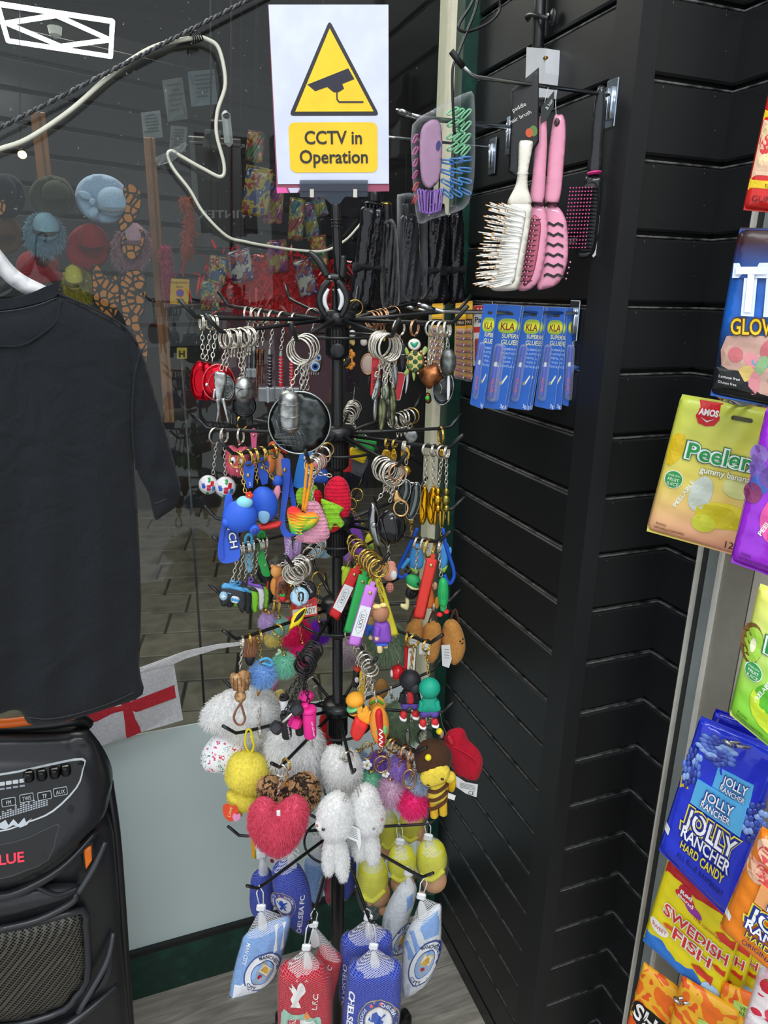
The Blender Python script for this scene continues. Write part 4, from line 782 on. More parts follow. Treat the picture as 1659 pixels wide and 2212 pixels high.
sp += [('S', 'vent_slot', 'p#17080d', [(1179-k*.8, 483+22*k), (1186-k*.8, 479+22*k), (1196, 485+22*k), (1205, 480+22*k), (1217, 486+22*k), (1217, 492+22*k), (1205, 486+22*k), (1196, 491+22*k), (1186-k*.8, 485+22*k), (1179-k*.8, 489+22*k)], 1.2, 7.2) for k in range(6)]
sp += [('T', 'bristle_row', 'p#2a1a20', [(1222-3*k, 560+12*k, -4), (1232-3*k, 566+12*k, -8)], .8, 0, {'sub': 1, 'n': 5}) for k in range(4)]+[('E', 'bristle_tip', 'p#e7a0b8', 1232-3*k, 566+12*k, 2, 2, 2, -8) for k in range(4)]
item('vent_brush', 'pink vent hair brush showing its slotted back', 'hair brush', on_b(1208), sp, fr=fb2)
fb3 = Fr(on_b(1298))
sp = [('L', 'handle', 'g#26282b', [(1291, 190), (1300, 185), (1307, 190), (1309, 238), (1303, 310), (1298, 371), (1270, 371), (1274, 318), (1277, 270), (1282, 228)], 9, 0), ('C', 'pink_collar', 'p#e0408a', 1284, 370, 1284, 377, 16, 16),
      ('L', 'head', 'g#222427', [(1268, 380), (1298, 380), (1300, 402), (1294, 480), (1286, 540), (1270, 556), (1250, 558), (1244, 540), (1258, 460), (1262, 400)], 7, 0), ('L', 'bristle_pad', 'r#17181a', [(1262, 404), (1292, 406), (1284, 530), (1270, 545), (1250, 540), (1256, 470)], 4, 7),
      ('S', 'barcode_tag', 'n#e6e8e6', [(1294, 462), (1299, 466), (1310, 522), (1305, 530), (1282, 556), (1279, 552)], 1.2, -10)]+[('D', 'barcode_bar', 'n#222222', [(1290+k*3, 500-k*2), (1291.5+k*3, 499-k*2), (1291.5+k*2, 530-k*3), (1290+k*2, 531-k*3)], -9) for k in range(4)]
r, _, md_ = item('bristle_brush', 'black hair brush with pink tipped bristles', 'hair brush', on_b(1298), sp, fr=fb3)
bri = []; tips = []
for i in range(17):
    for j in range(8):
        x = 1262+4.4*j-.9*i; y = 410+8*i; p0_, p1_ = fb3.P(x, y, 9), fb3.P(x-30+2.2*j, y-2, 15+j); bri.append(tube([p0_, p1_], .0006, 5)); tips.append(ell(p1_, (.0012,)*3, None, 6, 4))
mk('bristles', *join(bri), 'p#101112', r)['kind'] = 'stuff'; mk('bristle_tips', *join(tips), 'p#e85a9c', r)['kind'] = 'stuff'
# ================================================================ super glue cards
GLOW = ramp_mat('glue_oval', [(0, '7a9a1a'), (.35, 'd8d81a'), (.65, 'd8d81a'), (1, '7a9a1a')], 'Z', .35, 'Generated')
BLIS = clear_mat('blister', 'e8eef8', .10, .04)
def glue(label, tl, tr, br, bl, hp, d):
    A = on_hook(hk_g, hp); A[1] += d; f = Fr(A, 8); q = FrQ(f, tl, tr, br, bl, 100, 440); sm = lambda s: s
    r = thing('glue_card', label, 'glue', A, 'blue super glue cards on the chrome hook')
    parts(r, q, [('S', 'card', 'n#1b5cb8', rrect(50, 220, 100, 440, 8), 2.2), ('S', 'card_back', 'n#dfe3ea', rrect(50.6, 220, 101, 441, 8), 1., -1.8), ('D', 'hang_hole', 'p#0c0f16', rrect(55, 37, 34, 12, 6), 1.4), ('D', 'oval_halo', 'n#8fb04a', rrect(55, 88, 84, 62, 26), 1.3), ('D', 'oval', GLOW, rrect(55, 88, 76, 54, 23), 1.6),
        ('X', 'KLA', 'n#7a2a18', 56, 90, 30, {'w': 58, 'zf': 1.4, 'd': 1.2, 'bold': .02}), ('X', 'SUPER', 'n#e8e0a0', 68, 130, 18, {'w': 62, 'zf': 1.4, 'bold': .008}), ('X', 'GLUE', 'n#e8e0a0', 68, 156, 20, {'w': 62, 'zf': 1.4, 'bold': .008})]
        + [('X', w_, 'n#b8cdf0', 74, 185+18*k, 9, {'w': 5+7*len(w_), 'zf': 1.4}) for k, w_ in enumerate(('RUBBER', 'PLASTIC', 'METAL', 'WOOD', 'TEXTILE'))]
        + [('X', '3g', 'n#e8eefa', 86, 424, 15, {'w': 18, 'zf': 1.4}), ('D', 'knife_icon', 'n#d8d8c4', [(64, 330), (86, 292), (90, 300), (80, 318), (70, 336)], 1.4), ('D', 'knife_icon', 'n#8a9078', [(56, 326), (68, 320), (70, 334), (58, 340)], 1.4, {'d': .9}),
           ('C', 'glue_tube', 'g#1a3fc0', 24, 392, 26, 262, 15, 11, 9), ('C', 'tube_cap', 'p#dfe6ee', 26, 262, 27, 240, 9, 7, 9), ('C', 'tube_cap', 'g#1a3fc0', 27, 240, 30, 172, 12, 9, 9), ('X', 'GLUE', 'n#e0402a', 24, 340, 12, {'rot': 90, 'zf': 24, 'w': 60}), ('L', 'blister', BLIS, rrect(30, 288, 46, 250, 16), 24, 1, {'k': 1, 'R': 12, 'back': .02})])
glue('super glue card nearest the hook tip, turned edge on', (1044, 657), (1075, 657), (1043, 884), (1015, 873), 1052, -.012)
for i, (lab, tl, tr, br, bl, hp, d) in enumerate([
    ('super glue card right of the edge-on card, in front', (1075, 658), (1127, 660), (1089, 886), (1044, 880), 1098, -.008), ('super glue card just behind the second card', (1081, 659), (1132, 661), (1095, 886), (1050, 880), 1104, -.004),
    ('super glue card third along the hook, in front', (1133, 661), (1175, 662), (1137, 886), (1097, 880), 1150, -.006), ('super glue card just behind the third front card', (1140, 661.5), (1181, 663), (1144, 887), (1104, 881), 1158, -.001), ('rearmost super glue card of the third cluster', (1144, 662), (1184, 663.5), (1149, 886), (1108, 880), 1162, .004),
    ('super glue card fourth along the hook, in front', (1183, 663), (1222, 664), (1197, 886), (1154, 877), 1200, -.004), ('super glue card just behind the fourth front card', (1187, 663.5), (1226, 665), (1212, 886), (1170, 878), 1206, .002), ('super glue card nearest the slatted wall', (1224, 665), (1267, 666), (1255, 886), (1214, 874), 1240, 0)]): glue(lab, tl, tr, br, bl, hp, d)
# ================================================================ battery packs
def batt(label, tl, tr, br, bl, n, px, yd, cols=1, red='8a2f2a'):
    A = on_hook(hk_k, px); f = Fr(A+[0, yd, 0]); q = FrQ(f, tl, tr, br, bl, 100, 420); r = thing('battery_pack', label, 'batteries', A, 'yellow battery packs')
    sp = [('S', 'card', 'n#e2a21c', rrect(50, 210, 100, 420, 5), 3), ('D', 'black_band', 'n#26221c', [(4, 95), (96, 95), (96, 130), (4, 130)], 1.6), ('D', 'orange_top', 'n#f0c030', rrect(50, 48, 92, 70, 6), 1.6), ('X', 'MAX', 'n#e8c8a0', 55, 112, 17, {'w': 60, 'zf': 1.8})]
    for k in range(n):
        y = 165+k*250/(n-1)
        sp += [('C', 'battery', 'g#'+red, 12, y-2, 78, y+2, 15, 15, 16), ('C', 'battery/end_cap', 'm#d8d2c8', 78, y+2, 92, y+3, 15, 15, 17, 22), ('C', 'battery/terminal', 'm#2a2a28', 91, y+3, 96, y+3.4, 7, 6, 22, 25)]
    sp.append(('L', 'blister', BLIS, rrect(50, 290, 96, 290, 14), 36, 1, {'k': 1, 'R': 16, 'back': .02})); parts(r, q, sp)
batt('yellow battery pack nearest the green turtle charm', (934, 656), (958, 655), (953, 806), (925, 800), 7, 942, -.01)
batt('yellow battery pack in the middle of the hook', (984, 655), (1006, 653), (1006, 817), (980, 812), 8, 988, -.005)
batt('yellow battery pack closest to the glue cards', (1000, 651), (1021, 650), (1021, 819), (1003, 818), 8, 1010, 0)
A = on_hook(hk_k, 1036); q = FrQ(Fr(A+[0, .005, 0]), (1023, 660), (1052, 658), (1050, 790), (1022, 790), 100, 420)
item('battery_pack', 'white battery pack with red top band behind the glue cards', 'batteries', A, [('S', 'card', 'n#d9dadb', rrect(50, 210, 100, 420, 5), 3), ('D', 'red_band', 'n#c22a26', [(2, 2), (98, 2), (98, 55), (2, 55)], 1.6), ('X', 'AA', 'n#ffffff', 45, 30, 26, {'zf': 1.8}), ('X', 'Pana', 'n#17181c', 60, 100, 40, {'w': 100, 'zf': 1.8, 'bold': .02}), ('D', 'red_stripe', 'n#c22a26', [(2, 150), (98, 150), (98, 190), (2, 190)], 1.6), ('C', 'battery', 'g#a03a30', 30, 230, 32, 390, 18, 18, 16), ('C', 'battery', 'g#a03a30', 70, 230, 72, 390, 18, 18, 16)], fr=q)
# ================================================================ black T-shirt on a white hanger
As = near(150, 1000, 1.02); ft = Fr(As, 10)
COT = 'f#1b1d20'
def cotton():
    m, N, L, b = nodes_mat('black_cotton'); tc = N.new('ShaderNodeTexCoord'); n1 = N.new('ShaderNodeTexNoise'); n1.inputs['Scale'].default_value = 900
    cr = N.new('ShaderNodeValToRGB'); cr.color_ramp.elements[0].color = (*linear('16181b'), 1); cr.color_ramp.elements[1].color = (*linear('2a2d31'), 1); L.new(tc.outputs['Object'], n1.inputs['Vector']); L.new(n1.outputs[0], cr.inputs[0]); L.new(cr.outputs[0], b.inputs['Base Color'])
    b.inputs['Roughness'].default_value = .95; b.inputs['Sheen Weight'].default_value = .06; b.inputs['Sheen Roughness'].default_value = .6; b.inputs['Specular IOR Level'].default_value = .1
    n2 = N.new('ShaderNodeTexNoise'); n2.inputs['Scale'].default_value = 14; n2.inputs['Distortion'].default_value = 1.5; bp = N.new('ShaderNodeBump'); bp.inputs['Strength'].default_value = .5; bp.inputs['Distance'].default_value = .012
    L.new(tc.outputs['Object'], n2.inputs['Vector']); L.new(n2.outputs[0], bp.inputs['Height']); L.new(bp.outputs[0], b.inputs['Normal']); return m
COT = cotton()
def drape(x, y):
    k = np.clip((y-700)/700, 0, 1)
    return 5*np.sin(x*.055+.8+y*.0015)*k+4*np.sin(x*.028-y*.004+2)*k+3*np.sin((x-y*.5)*.03)*np.exp(-((y-1350)/200)**2)+3*np.sin((x+y)*.05)*np.exp(-((y-1450)/90)**2)
body = catmull([(112, 628), (160, 648), (215, 672), (262, 702), (288, 745), (296, 850), (290, 950), (289, 1010), (297, 1100), (305, 1300), (301, 1440), (308, 1500), (240, 1528), (150, 1556), (90, 1565), (60, 1562), (46, 1538), (25, 1534), (0, 1542), (-60, 1556), (-200, 1568), (-330, 1540), (-345, 1300), (-340, 1010), (-345, 760), (-300, 700), (-200, 660), (-150, 632), (-80, 652), (0, 660), (60, 646)], 3)
sleeve = [(258, 700), (285, 720), (310, 775), (330, 840), (356, 930), (384, 1030), (389, 1055), (380, 1090), (352, 1112), (334, 1121), (326, 1095), (318, 1062), (296, 1020), (285, 950), (280, 850), (270, 760)]
sh = thing('t_shirt', 'plain black cotton T-shirt seen from the back on a hanger', 'T-shirt', ft.P(100, 1565))
parts(sh, ft, [('L', 'body', COT, body, 26, 0, {'k': 1, 'R': 60, 'step': 13, 'fn': drape}), ('L', 'sleeve', COT, sleeve, 20, 6, {'step': 8, 'fn': lambda x, y: 3*np.sin(x*.09+y*.03)+4*np.sin((y-1030)*.09)*np.exp(-((y-1060)/60)**2)}),
    ('L', 'sleeve', COT, [(-40-x, y) for x, y in sleeve][::-1], 20, 6, {'step': 10, 'fn': lambda x, y: 3*np.sin(x*.09+y*.03)}),
    ('T', 'armhole_seam', COT, [(300, 752, 24), (284, 800, 30), (278, 870, 30), (280, 950, 28), (289, 1010, 20)], 2.2), ('T', 'shoulder_seam', 'f#26282c', [(116, 632, 10), (165, 652, 16), (215, 675, 18), (262, 704, 16), (292, 742, 14)], 2.6),
    ('S', 'collar_rib', COT, [(-160, 622), (-80, 642), (0, 646), (60, 634), (108, 614), (122, 622), (116, 640), (70, 656), (0, 669), (-80, 664), (-165, 642)], 8, 16, {'k': 3}), ('T', 'collar_stitch', 'f#4a4d52', [(-80, 668, 24), (0, 672, 24), (70, 660, 24), (118, 643, 20)], .9), ('T', 'yoke_seam', COT, [(-20, 745, 28), (40, 744, 30), (85, 720, 28), (118, 690, 25), (128, 645, 20)], 2),
    ('T', 'hem_stitch', 'f#43464a', [(58, 1538, 25), (100, 1541, 27), (160, 1530, 27), (240, 1506, 24), (296, 1484, 14)], .9), ('T', 'sleeve_stitch', 'f#43464a', [(330, 1085, 14), (352, 1072, 22), (386, 1042, 10)], .9)])
item('coat_hanger', 'white plastic coat hanger holding the black shirt', 'hanger', ft.P(-40, 540), [('L', 'shoulder_arm', 'p#e4e4e6', [(-60, 500), (-10, 528), (30, 575), (60, 598), (100, 618), (150, 645), (200, 668), (205, 690), (160, 680), (80, 648), (25, 618), (-10, 585), (-40, 570)], 11, -4, {'R': 12}), ('L', 'shoulder_arm', 'p#e4e4e6', [(-60, 500), (-110, 528), (-150, 575), (-220, 620), (-300, 670), (-300, 690), (-220, 655), (-145, 618), (-110, 585), (-80, 570)], 11, -4, {'R': 12}), ('T', 'hook', 'm#c0c4c8', [(-60, 505), (-60, 440), (-50, 410), (-25, 400), (-12, 420), (-20, 440)], 4, -4)], fr=ft)
# ================================================================ trolley loudspeaker
Ap = near(40, 1900, 1.12); fp = Fr(Ap, -6); PB = 'p#202225'; PB2 = 'p#2b2d31'
def loft(levels, n=40, e=3.2):
    V = []; Fa = []
    for (py, cx, hw, df, db) in levels:
        for j in range(n):
            a = 2*math.pi*j/n; c, s_ = math.cos(a), math.sin(a); x = math.copysign(abs(c)**(2/e), c); y = math.copysign(abs(s_)**(2/e), s_)
            V.append(fp.P(cx+hw*x, py, (df if y > 0 else db)*abs(y) if y > 0 else -db*abs(y)))
    for i in range(len(levels)-1):
        for j in range(n): Fa.append((i*n+j, i*n+(j+1) % n, (i+1)*n+(j+1) % n, (i+1)*n+j))
    Fa.append(tuple(range(n))[::-1]); Fa.append(tuple((len(levels)-1)*n+j for j in range(n))); return np.array(V), Fa
sk = thing('loudspeaker', 'large black trolley loudspeaker with orange handle below the shirt', 'speaker', (*fp.P(20, 2212)[:2], 0))
pyf = lambda z: next(y for y in range(1500, 3400, 4) if fp.P(40, y)[2] <= z)
yb_ = pyf(.035)
mk('cabinet', *loft([(1745, 12, 222, 40, 200), (1790, 14, 232, 55, 220), (1880, 18, 236, 60, 225), (2000, 22, 240, 62, 228), (2212, 32, 248, 64, 235), (yb_, 50, 262, 66, 245)]), PB, sk, True)
for xx in (-150, 190): mk('wheel', *lathe([(.03, -.015), (.035, -.01), (.035, .01), (.03, .015)], fp.P(xx, yb_, -180)*[1, 1, 0]+[0, 0, .035], 18, fp.u), 'r#141517', sk, True)
tilt = lambda P: (P[:, 1]-1700)*.75+20
hf = lambda x, y: (y-1700)*.55
head = [(-140, 1585), (0, 1580), (120, 1578), (186, 1572), (205, 1582), (225, 1612), (239, 1645), (241, 1678), (230, 1722), (200, 1752), (136, 1796), (73, 1822), (0, 1837), (-90, 1826), (-170, 1785), (-215, 1730), (-220, 1660), (-190, 1600)]
hp_ = catmull(head, 3)
mk('control_head', *pillow(fp, hp_, 70, 50, 16, 20, 1.2, hf), PB, sk, True)
hs = surf(hp_, 70, 50, 20, hf)
parts(sk, fp, [('T', 'handle', PB, [(-200, 1610, -30), (-120, 1572, -20), (0, 1574, -10), (100, 1570, -10), (165, 1563, -15), (195, 1578, -25)], [9, 12, 12, 12, 14, 12], 0, {'n': 10}), ('T', 'handle_grip', 'p#f0701a', [(-150, 1572, -12), (-60, 1562, -6), (0, 1564, -2), (60, 1558, -2), (130, 1553, -6), (182, 1561, -14)], [5, 9, 10, 10, 9, 5], 0, {'n': 10}),
    ('D', 'panel_rim', 'n#c9d0d4', catmull([(-130, 1640), (0, 1636), (100, 1622), (176, 1613), (176, 1632), (162, 1660), (112, 1696), (60, 1712), (0, 1725), (-80, 1720), (-140, 1680)], 3), hs, {'d': 1.2, 'step': 12}),
    ('D', 'control_panel', 'g#0a0b0d', catmull([(-129, 1643), (0, 1639), (100, 1625), (173, 1616), (173, 1631), (159, 1658), (110, 1693), (60, 1709), (0, 1722), (-78, 1717), (-137, 1678)], 3), hs, {'d': 2.2, 'step': 12})])
for cx, cy in ((62, 1635), (89, 1633), (116, 1630), (139, 1626)):
    z_ = float(hs(np.array([[cx, cy]]))[0]); parts(sk, fp, [('C', 'knob', 'g#101113', cx, cy+10, cx, cy-8, 10.5, 9, z_+8, z_+12, {'n': 12})])
def pr(nm, col, pts): parts(sk, fp, [('D', nm, 'n#'+col, pts, hs, {'d': 3.2})])
for k in range(4): pr('push_button', 'cfd4d8', rrect(6+14*k, 1651-1.5*k, 12, 6, 1.5, -5)); pr('push_button', '9aa0a8', rrect(6+14*k, 1659-1.5*k, 11, 3, 1, -5))
for cx, cy, t in ((20, 1679, 'FM'), (57, 1673, 'TWS'), (94, 1670, 'TF'), (127, 1664, 'AUX')):
    pr('icon_frame', 'b9c0c4', rrect(cx, cy, 29, 13, 2, -7)); pr('icon_fill', '0c0d10', rrect(cx, cy, 26.5, 10.5, 1.5, -7)); parts(sk, fp, [('D', 'x', 'n#0a0b0d', rrect(cx, cy, 26.5, 10.5, 1.5, -7), hs, {'d': 3.7}), ('X', t, 'n#c9d0d4', cx, cy, 6.5, {'rot': -7, 'zf': hs, 'd': 4.4})])
eq = []
for k in range(19):
    h_ = int(2+3*abs(math.sin(k*1.3))+k*.08)
    for j in range(h_): eq.append(decal(fp, rrect(3+5.3*k, 1704-1.1*k-3.1*j, 4, 2, .3, -6), hs, 3.4))
mk('level_bars', *join(eq), 'n#aeb6bc', sk)['kind'] = 'stuff'
parts(sk, fp, [('D', 'wave_logo', 'n#c4ccd2', [(0, 1712), (14, 1706), (20, 1714), (30, 1705), (40, 1713), (52, 1703), (56, 1710), (68, 1704), (58, 1714), (44, 1718), (30, 1714), (14, 1720), (0, 1718)], hs, {'d': 3.2}),
    ('D', 'screw_hole', 'p#050506', circ(148, 1692, 6.5), hs, {'d': 1.5}), ('D', 'display_rim', 'p#3a3d42', catmull([(-80, 1747), (0, 1743), (60, 1733), (121, 1713), (119, 1730), (101, 1769), (50, 1785), (0, 1795), (-80, 1797)], 2), hs, {'d': 1.4, 'step': 12}), ('D', 'display', 'g#0b0a0c', catmull([(-80, 1749), (0, 1745), (60, 1735), (118, 1716), (116, 1730), (99, 1767), (50, 1782), (0, 1792), (-80, 1794)], 2), hs, {'d': 2.6, 'step': 12}),
    ('X', 'BLUE', glow_mat('red_digits', 'ff2030', 3.), 18, 1763, 15, {'w': 66, 'rot': -5, 'zf': hs, 'd': 4, 'bold': .01})])
# front face details of the cabinet
cf = 64
parts(sk, fp, [('T', 'head_lip', PB2, [(-170, 1795, 70), (-90, 1838, 105), (0, 1850, 115), (73, 1834, 105), (140, 1806, 85), (205, 1762, 50)], [6, 9, 10, 10, 9, 6], 0, {'n': 10}), ('L', 'reflector', 'p#f07820', [(176, 1790), (192, 1782), (194, 1814), (180, 1834)], 4, 66, {'k': 1, 'R': 4}), ('S', 'reflector_frame', 'p#17181a', [(172, 1786), (195, 1776), (198, 1816), (178, 1840)], 6, 62),
    ('L', 'tweeter_horn', PB2, [(-150, 1850), (-60, 1872), (0, 1876), (80, 1862), (170, 1862), (140, 1890), (60, 1915), (0, 1926), (-120, 1916)], 20, 68, {'R': 26}), ('T', 'horn_ridge', PB2, [(80, 1858, 80), (120, 1872, 84), (165, 1864, 76)], 5),
    ('T', 'bezel_bar', 'p#3c3f45', [(222, 1782, 56), (196, 1826, 72), (163, 1870, 84)], [5, 7, 6], 0, {'n': 8}), ('T', 'bezel_bar', 'p#3c3f45', [(240, 1980, 48), (222, 2030, 70), (163, 2116, 88)], [5, 7, 6], 0, {'n': 8}), ('T', 'bezel_bar', PB2, [(0, 1938, 88), (80, 1922, 86), (150, 1890, 82), (160, 1872, 80)], [7, 8, 8, 6], 0, {'n': 8})])
oct_ = [(-90, 1950), (0, 1952), (90, 1935), (172, 1914), (180, 1945), (184, 1990), (183, 2061), (160, 2095), (136, 2122), (70, 2146), (0, 2157), (-90, 2150), (-160, 2090), (-165, 1985)]
def mesh_grille():
    m, N, L, b = nodes_mat('perforated_grille'); tc = N.new('ShaderNodeTexCoord'); mp = N.new('ShaderNodeMapping'); mp.inputs['Rotation'].default_value = (.5, .75, .3); v = N.new('ShaderNodeTexVoronoi'); v.inputs['Scale'].default_value = 240; v.inputs['Randomness'].default_value = 0
    cr = N.new('ShaderNodeValToRGB'); cr.color_ramp.elements[0].position = .42; cr.color_ramp.elements[1].position = .5; cr.color_ramp.elements[0].color = (*linear('07080a'), 1); cr.color_ramp.elements[1].color = (*linear('66645c'), 1)
    L.new(tc.outputs['Object'], mp.inputs[0]); L.new(mp.outputs[0], v.inputs['Vector']); L.new(v.outputs[0], cr.inputs[0]); L.new(cr.outputs[0], b.inputs['Base Color']); b.inputs['Metallic'].default_value = .6; b.inputs['Roughness'].default_value = .35; return m
GR = mesh_grille()
parts(sk, fp, [('T', 'grille_bezel', PB2, [(*p, 72) for p in oct_], 8, 0, {'closed': True, 'sub': 2, 'n': 10}), ('L', 'grille', GR, oct_, 16, 64, {'k': 2, 'R': 60, 'step': 14}), ('E', 'woofer_cap', 'p#0a0a0c', 55, 2032, 36, 30, 8, 70),
    ('L', 'badge_plate', 'p#17181a', rrect(74, 2172, 60, 20, 3, -8), 4, 100, {'k': 1, 'R': 3}), ('X', 'PANTHER FORCE', 'n#c9ccd0', 73, 2172, 5.5, {'w': 48, 'rot': -7, 'zf': 106}), ('T', 'lower_ledge', PB2, [(-160, 2160, 70), (0, 2182, 84), (120, 2160, 80), (200, 2120, 64), (250, 2098, 40)], [8, 12, 12, 10, 7], 0, {'n': 8}), ('T', 'lower_ledge', PB2, [(0, 2206, 84), (130, 2188, 80), (170, 2160, 70)], 7, 0)])
for k in range(3): parts(sk, fp, [('T', 'side_fin', PB2, [(200+8*k, 2100-6*k, 60), (222+5*k, 2066-6*k, 56), (238, 2020-8*k, 44)], 3.5, 0)])
oc2 = [(-150, 2230), (0, 2236), (150, 2200), (190, 2192), (196, 2300), (180, 2420), (0, 2470), (-160, 2420)]
parts(sk, fp, [('L', 'grille', GR, oc2, 14, 66, {'k': 1, 'R': 40, 'step': 20}), ('T', 'corner_rail', 'p#17181b', [(236, 1700, -20), (250, 1800, 0), (262, 1950, 0), (272, 2100, 0), (284, 2260, 0)], 11, 0, {'n': 10})])
# ================================================================ key rings: ring on an arm, chain, charm
FIN = {'S': 'm#d8d3c6', 'G': 'm#dcb862', 'K': 'p#141416', 'R': 'm#cf9f7c'}
def arm_pt(key, pos):
    h, E_, tip, D = ARM[key]
    if pos <= 1: return h+(E_-h)*pos, D
    ts = np.linspace(.08, 1.06, 120); xs_ = np.array([proj(h+(E_-h)*t)[0] for t in ts]); return h+(E_-h)*ts[np.argmin(abs(xs_-pos))], D
def chain(p, q, m, root, r=.0008, L=.0062):
    n = max(1, int(round(np.linalg.norm(q-p)/L))); d = (q-p)/n; e = nrm(d); u, w = basis(e); out = []
    for i in range(n):
        c = p+d*(i+.5); a = u if i % 2 else w; b = np.cross(e, a); pts = [c+e*math.cos(t)*np.linalg.norm(d)*.62+b*math.sin(t)*L*.36 for t in np.linspace(0, 2*math.pi, 9, endpoint=False)]
        out.append(tube(pts, r, 5, True))
    return mk('chain', *join(out), m, root, True)
def K(name, label, arm, pos, top, specs, R=15, fin='S', cat='key ring', yaw=0, group=None, link='chain', dz=0., jit=25, cf=None, ringdy=0):
    """R: ring radius px at the arm; top: px point where the charm's eyelet sits"""
    p, D = arm_pt(arm, pos); s0 = (RW.T @ (p-CAM))[2]/F; Rr = R*s0; root = thing(name, label, cat, p, group)
    a = math.radians(random.uniform(-jit, jit)); nn = np.array([D[0]*math.cos(a)-D[1]*math.sin(a), D[0]*math.sin(a)+D[1]*math.cos(a), random.uniform(-.1, .1)])
    m = FIN[fin]; c = p-Z*(Rr-.003)
    if link != 'none':
        mk('key_ring', *join([torus(c+nn*o, nn, Rr, .0011, 26, 6) for o in (-.0009, .0009)]), m, root, True)
    b = c-Z*Rr; fr = Fr(c+dz*0, yaw); fr.A = fr.A+fr.n*dz; fr.s = (RW.T @ (fr.A-CAM))[2]/F
    if link == 'chain' and top is not None: chain(b, fr.P(*top), FIN[cf or fin], root)
    elif link == 'strap' or link == 'none': pass
    parts(root, fr, specs); return root, fr
def rings(label, arm, poss, R, fin='S', charm=None, group=None):
    for i, t in enumerate(poss):
        p, D = arm_pt(arm, t); px, py = proj(p); K('key_ring', label, arm, t, (px, py+2*R+10), charm(px, py+2*R+10) if charm else [('E', 'tag_bead', FIN[fin], px, py+2*R+13, 3, 4, 3)], R, fin, group=group)
# ---------------------------------------------------------------- tier 1
RED = 'm#c01828'
def dish(cx, cy, rx, ry, col, rim, extra=()): return [('L', 'dish', col, circ(cx, cy, rx, ry, 22), rx*.35+3, 0, {'k': 1, 'R': rx*.8}), ('T', 'rim', rim, [(*p, 3) for p in circ(cx, cy, rx*.96, ry*.96, 22)], 1.8, 0, {'closed': True, 'sub': 1}), ('T', 'inner_ring', rim, [(*p, rx*.35+2) for p in circ(cx, cy, rx*.6, ry*.6, 18)], 1.1, 0, {'closed': True, 'sub': 1})]+list(extra)
K('disc_keychain', 'red metal disc charm hanging furthest left on the top tier', '1a', 436, (438, 775), dish(432, 822, 21, 43, RED, 'm#7a1018'), 16)
K('disc_keychain', 'red metal disc charm second from the left on the top tier', '1a', 452, (446, 778), dish(447, 824, 22, 42, RED, 'm#7a1018'), 15, dz=.004)
K('disc_keychain', 'red metal disc charm with pale rim partly behind silver charms', '1a', 466, (458, 782), dish(472, 826, 36, 41, RED, 'm#e06a70', [('E', 'stud', 'm#e8e0e0', 447, 829, 4, 4, 3, 15), ('E', 'boss', 'm#d83040', 474, 826, 9, 11, 7, 14)]), 15, dz=.012)
PEW = 'a#b4b7b6'; PWD = 'a#6a6d6c'; ST = 'a#c9cbc9'
K('fork_keychain', 'long silver two-pronged charm at the front left of the top tier', '1b', 484, (478, 800), [('L', 'stem', ST, [(462, 806), (475, 802), (490, 810), (486, 840), (478, 866), (468, 868), (464, 842)], 4), ('T', 'prong', ST, [(470, 862), (472, 888), (468, 912)], [5, 3.5, 2.5]), ('T', 'prong', ST, [(482, 860), (488, 888), (494, 914)], [5, 3.5, 2.5]), ('T', 'side_bar', ST, [(464, 840), (461, 862)], 3)], 20)
K('disc_keychain', 'grey disc charm engraved with fine circles behind the silver prongs', '1b', 492, (488, 802), [('L', 'disc', PWD, circ(492, 838, 15, 29, 20), 3, 0, {'k': 1, 'R': 4})]+[('T', 'engraved_ring', PEW, [(*p, 3.2) for p in circ(492, 838, 13-3*k, 26-6*k, 18)], .7, 0, {'closed': True, 'sub': 1, 'n': 5}) for k in range(4)], 20)
K('egg_keychain', 'plain brushed silver egg charm on the top tier', '1b', 512, (522, 806), [('E', 'egg', ST, 526, 842, 24, 30, 22, 4), ('T', 'groove', PWD, [(503, 832, 16), (515, 836, 24), (530, 837, 26), (548, 832, 16)], .8), ('O', 'eyelet', ST, 523, 811, 5, 1.3, 4), ('O', 'etched_circle', PWD, 522, 848, 10, .7, 25)], 20)
K('disc_keychain', 'dark pewter disc charm with raised maze lines under the silver egg', '1b', 520, (530, 815), [('L', 'disc', 'a#4a4c4c', circ(528, 878, 26, 26, 22), 4, -8, {'k': 1, 'R': 4})]+[('O', 'raised_ring', PWD, 528, 878, 22-6*k, .8, -3) for k in range(3)], 20)
K('block_keychain', 'dark pewter charm of two short blocks at the lower left of the top tier', '1b', 528, (520, 870), [('B', 'block', 'a#3e4040', 505, 906, 16, 30, 8, -14, 4, 2), ('B', 'block', 'a#3e4040', 538, 908, 17, 30, 8, -14, -4, 2), ('B', 'bridge', 'a#3e4040', 521, 892, 40, 8, 6, -14, 0, 2), ('T', 'trim_line', PEW, [(499, 896, -9), (500, 918, -9)], .8)], 20)
rings('plain steel key ring bunched at the front left of the top tier', '1b', [500, 506, 533, 540], 20, group='steel rings front left')
def hammer(hx, y0, y1, hd, col, w, h, grip=True): return [('C', 'handle', col, hx, y0, hx, y1, 4.2, 4.2), ('C', 'ferrule', ST, hx, y0-10, hx, y0+2, 4, 5), ('B', 'head', 'b#8f9396', hd[0], hd[1], w, h, h*.8, 0, 0, 3), ('B', 'head_band', 'b#b5b9bb', hd[0], hd[1], w*.16, h*1.03, h*.84, 0, 0, 1)]+([('O', 'grip_wrap', 'm#b9bcbc', hx, y0+8+7*k, 4.6, .8, 0, 0, 75) for k in range(int((y1-y0)/8))] if grip else [])
K('hammer_keychain', 'toy hammer charm with black wrapped handle', '1c', 590, (583, 752), hammer(583, 764, 836, (579, 852), 'p#151516', 44, 32), 17)
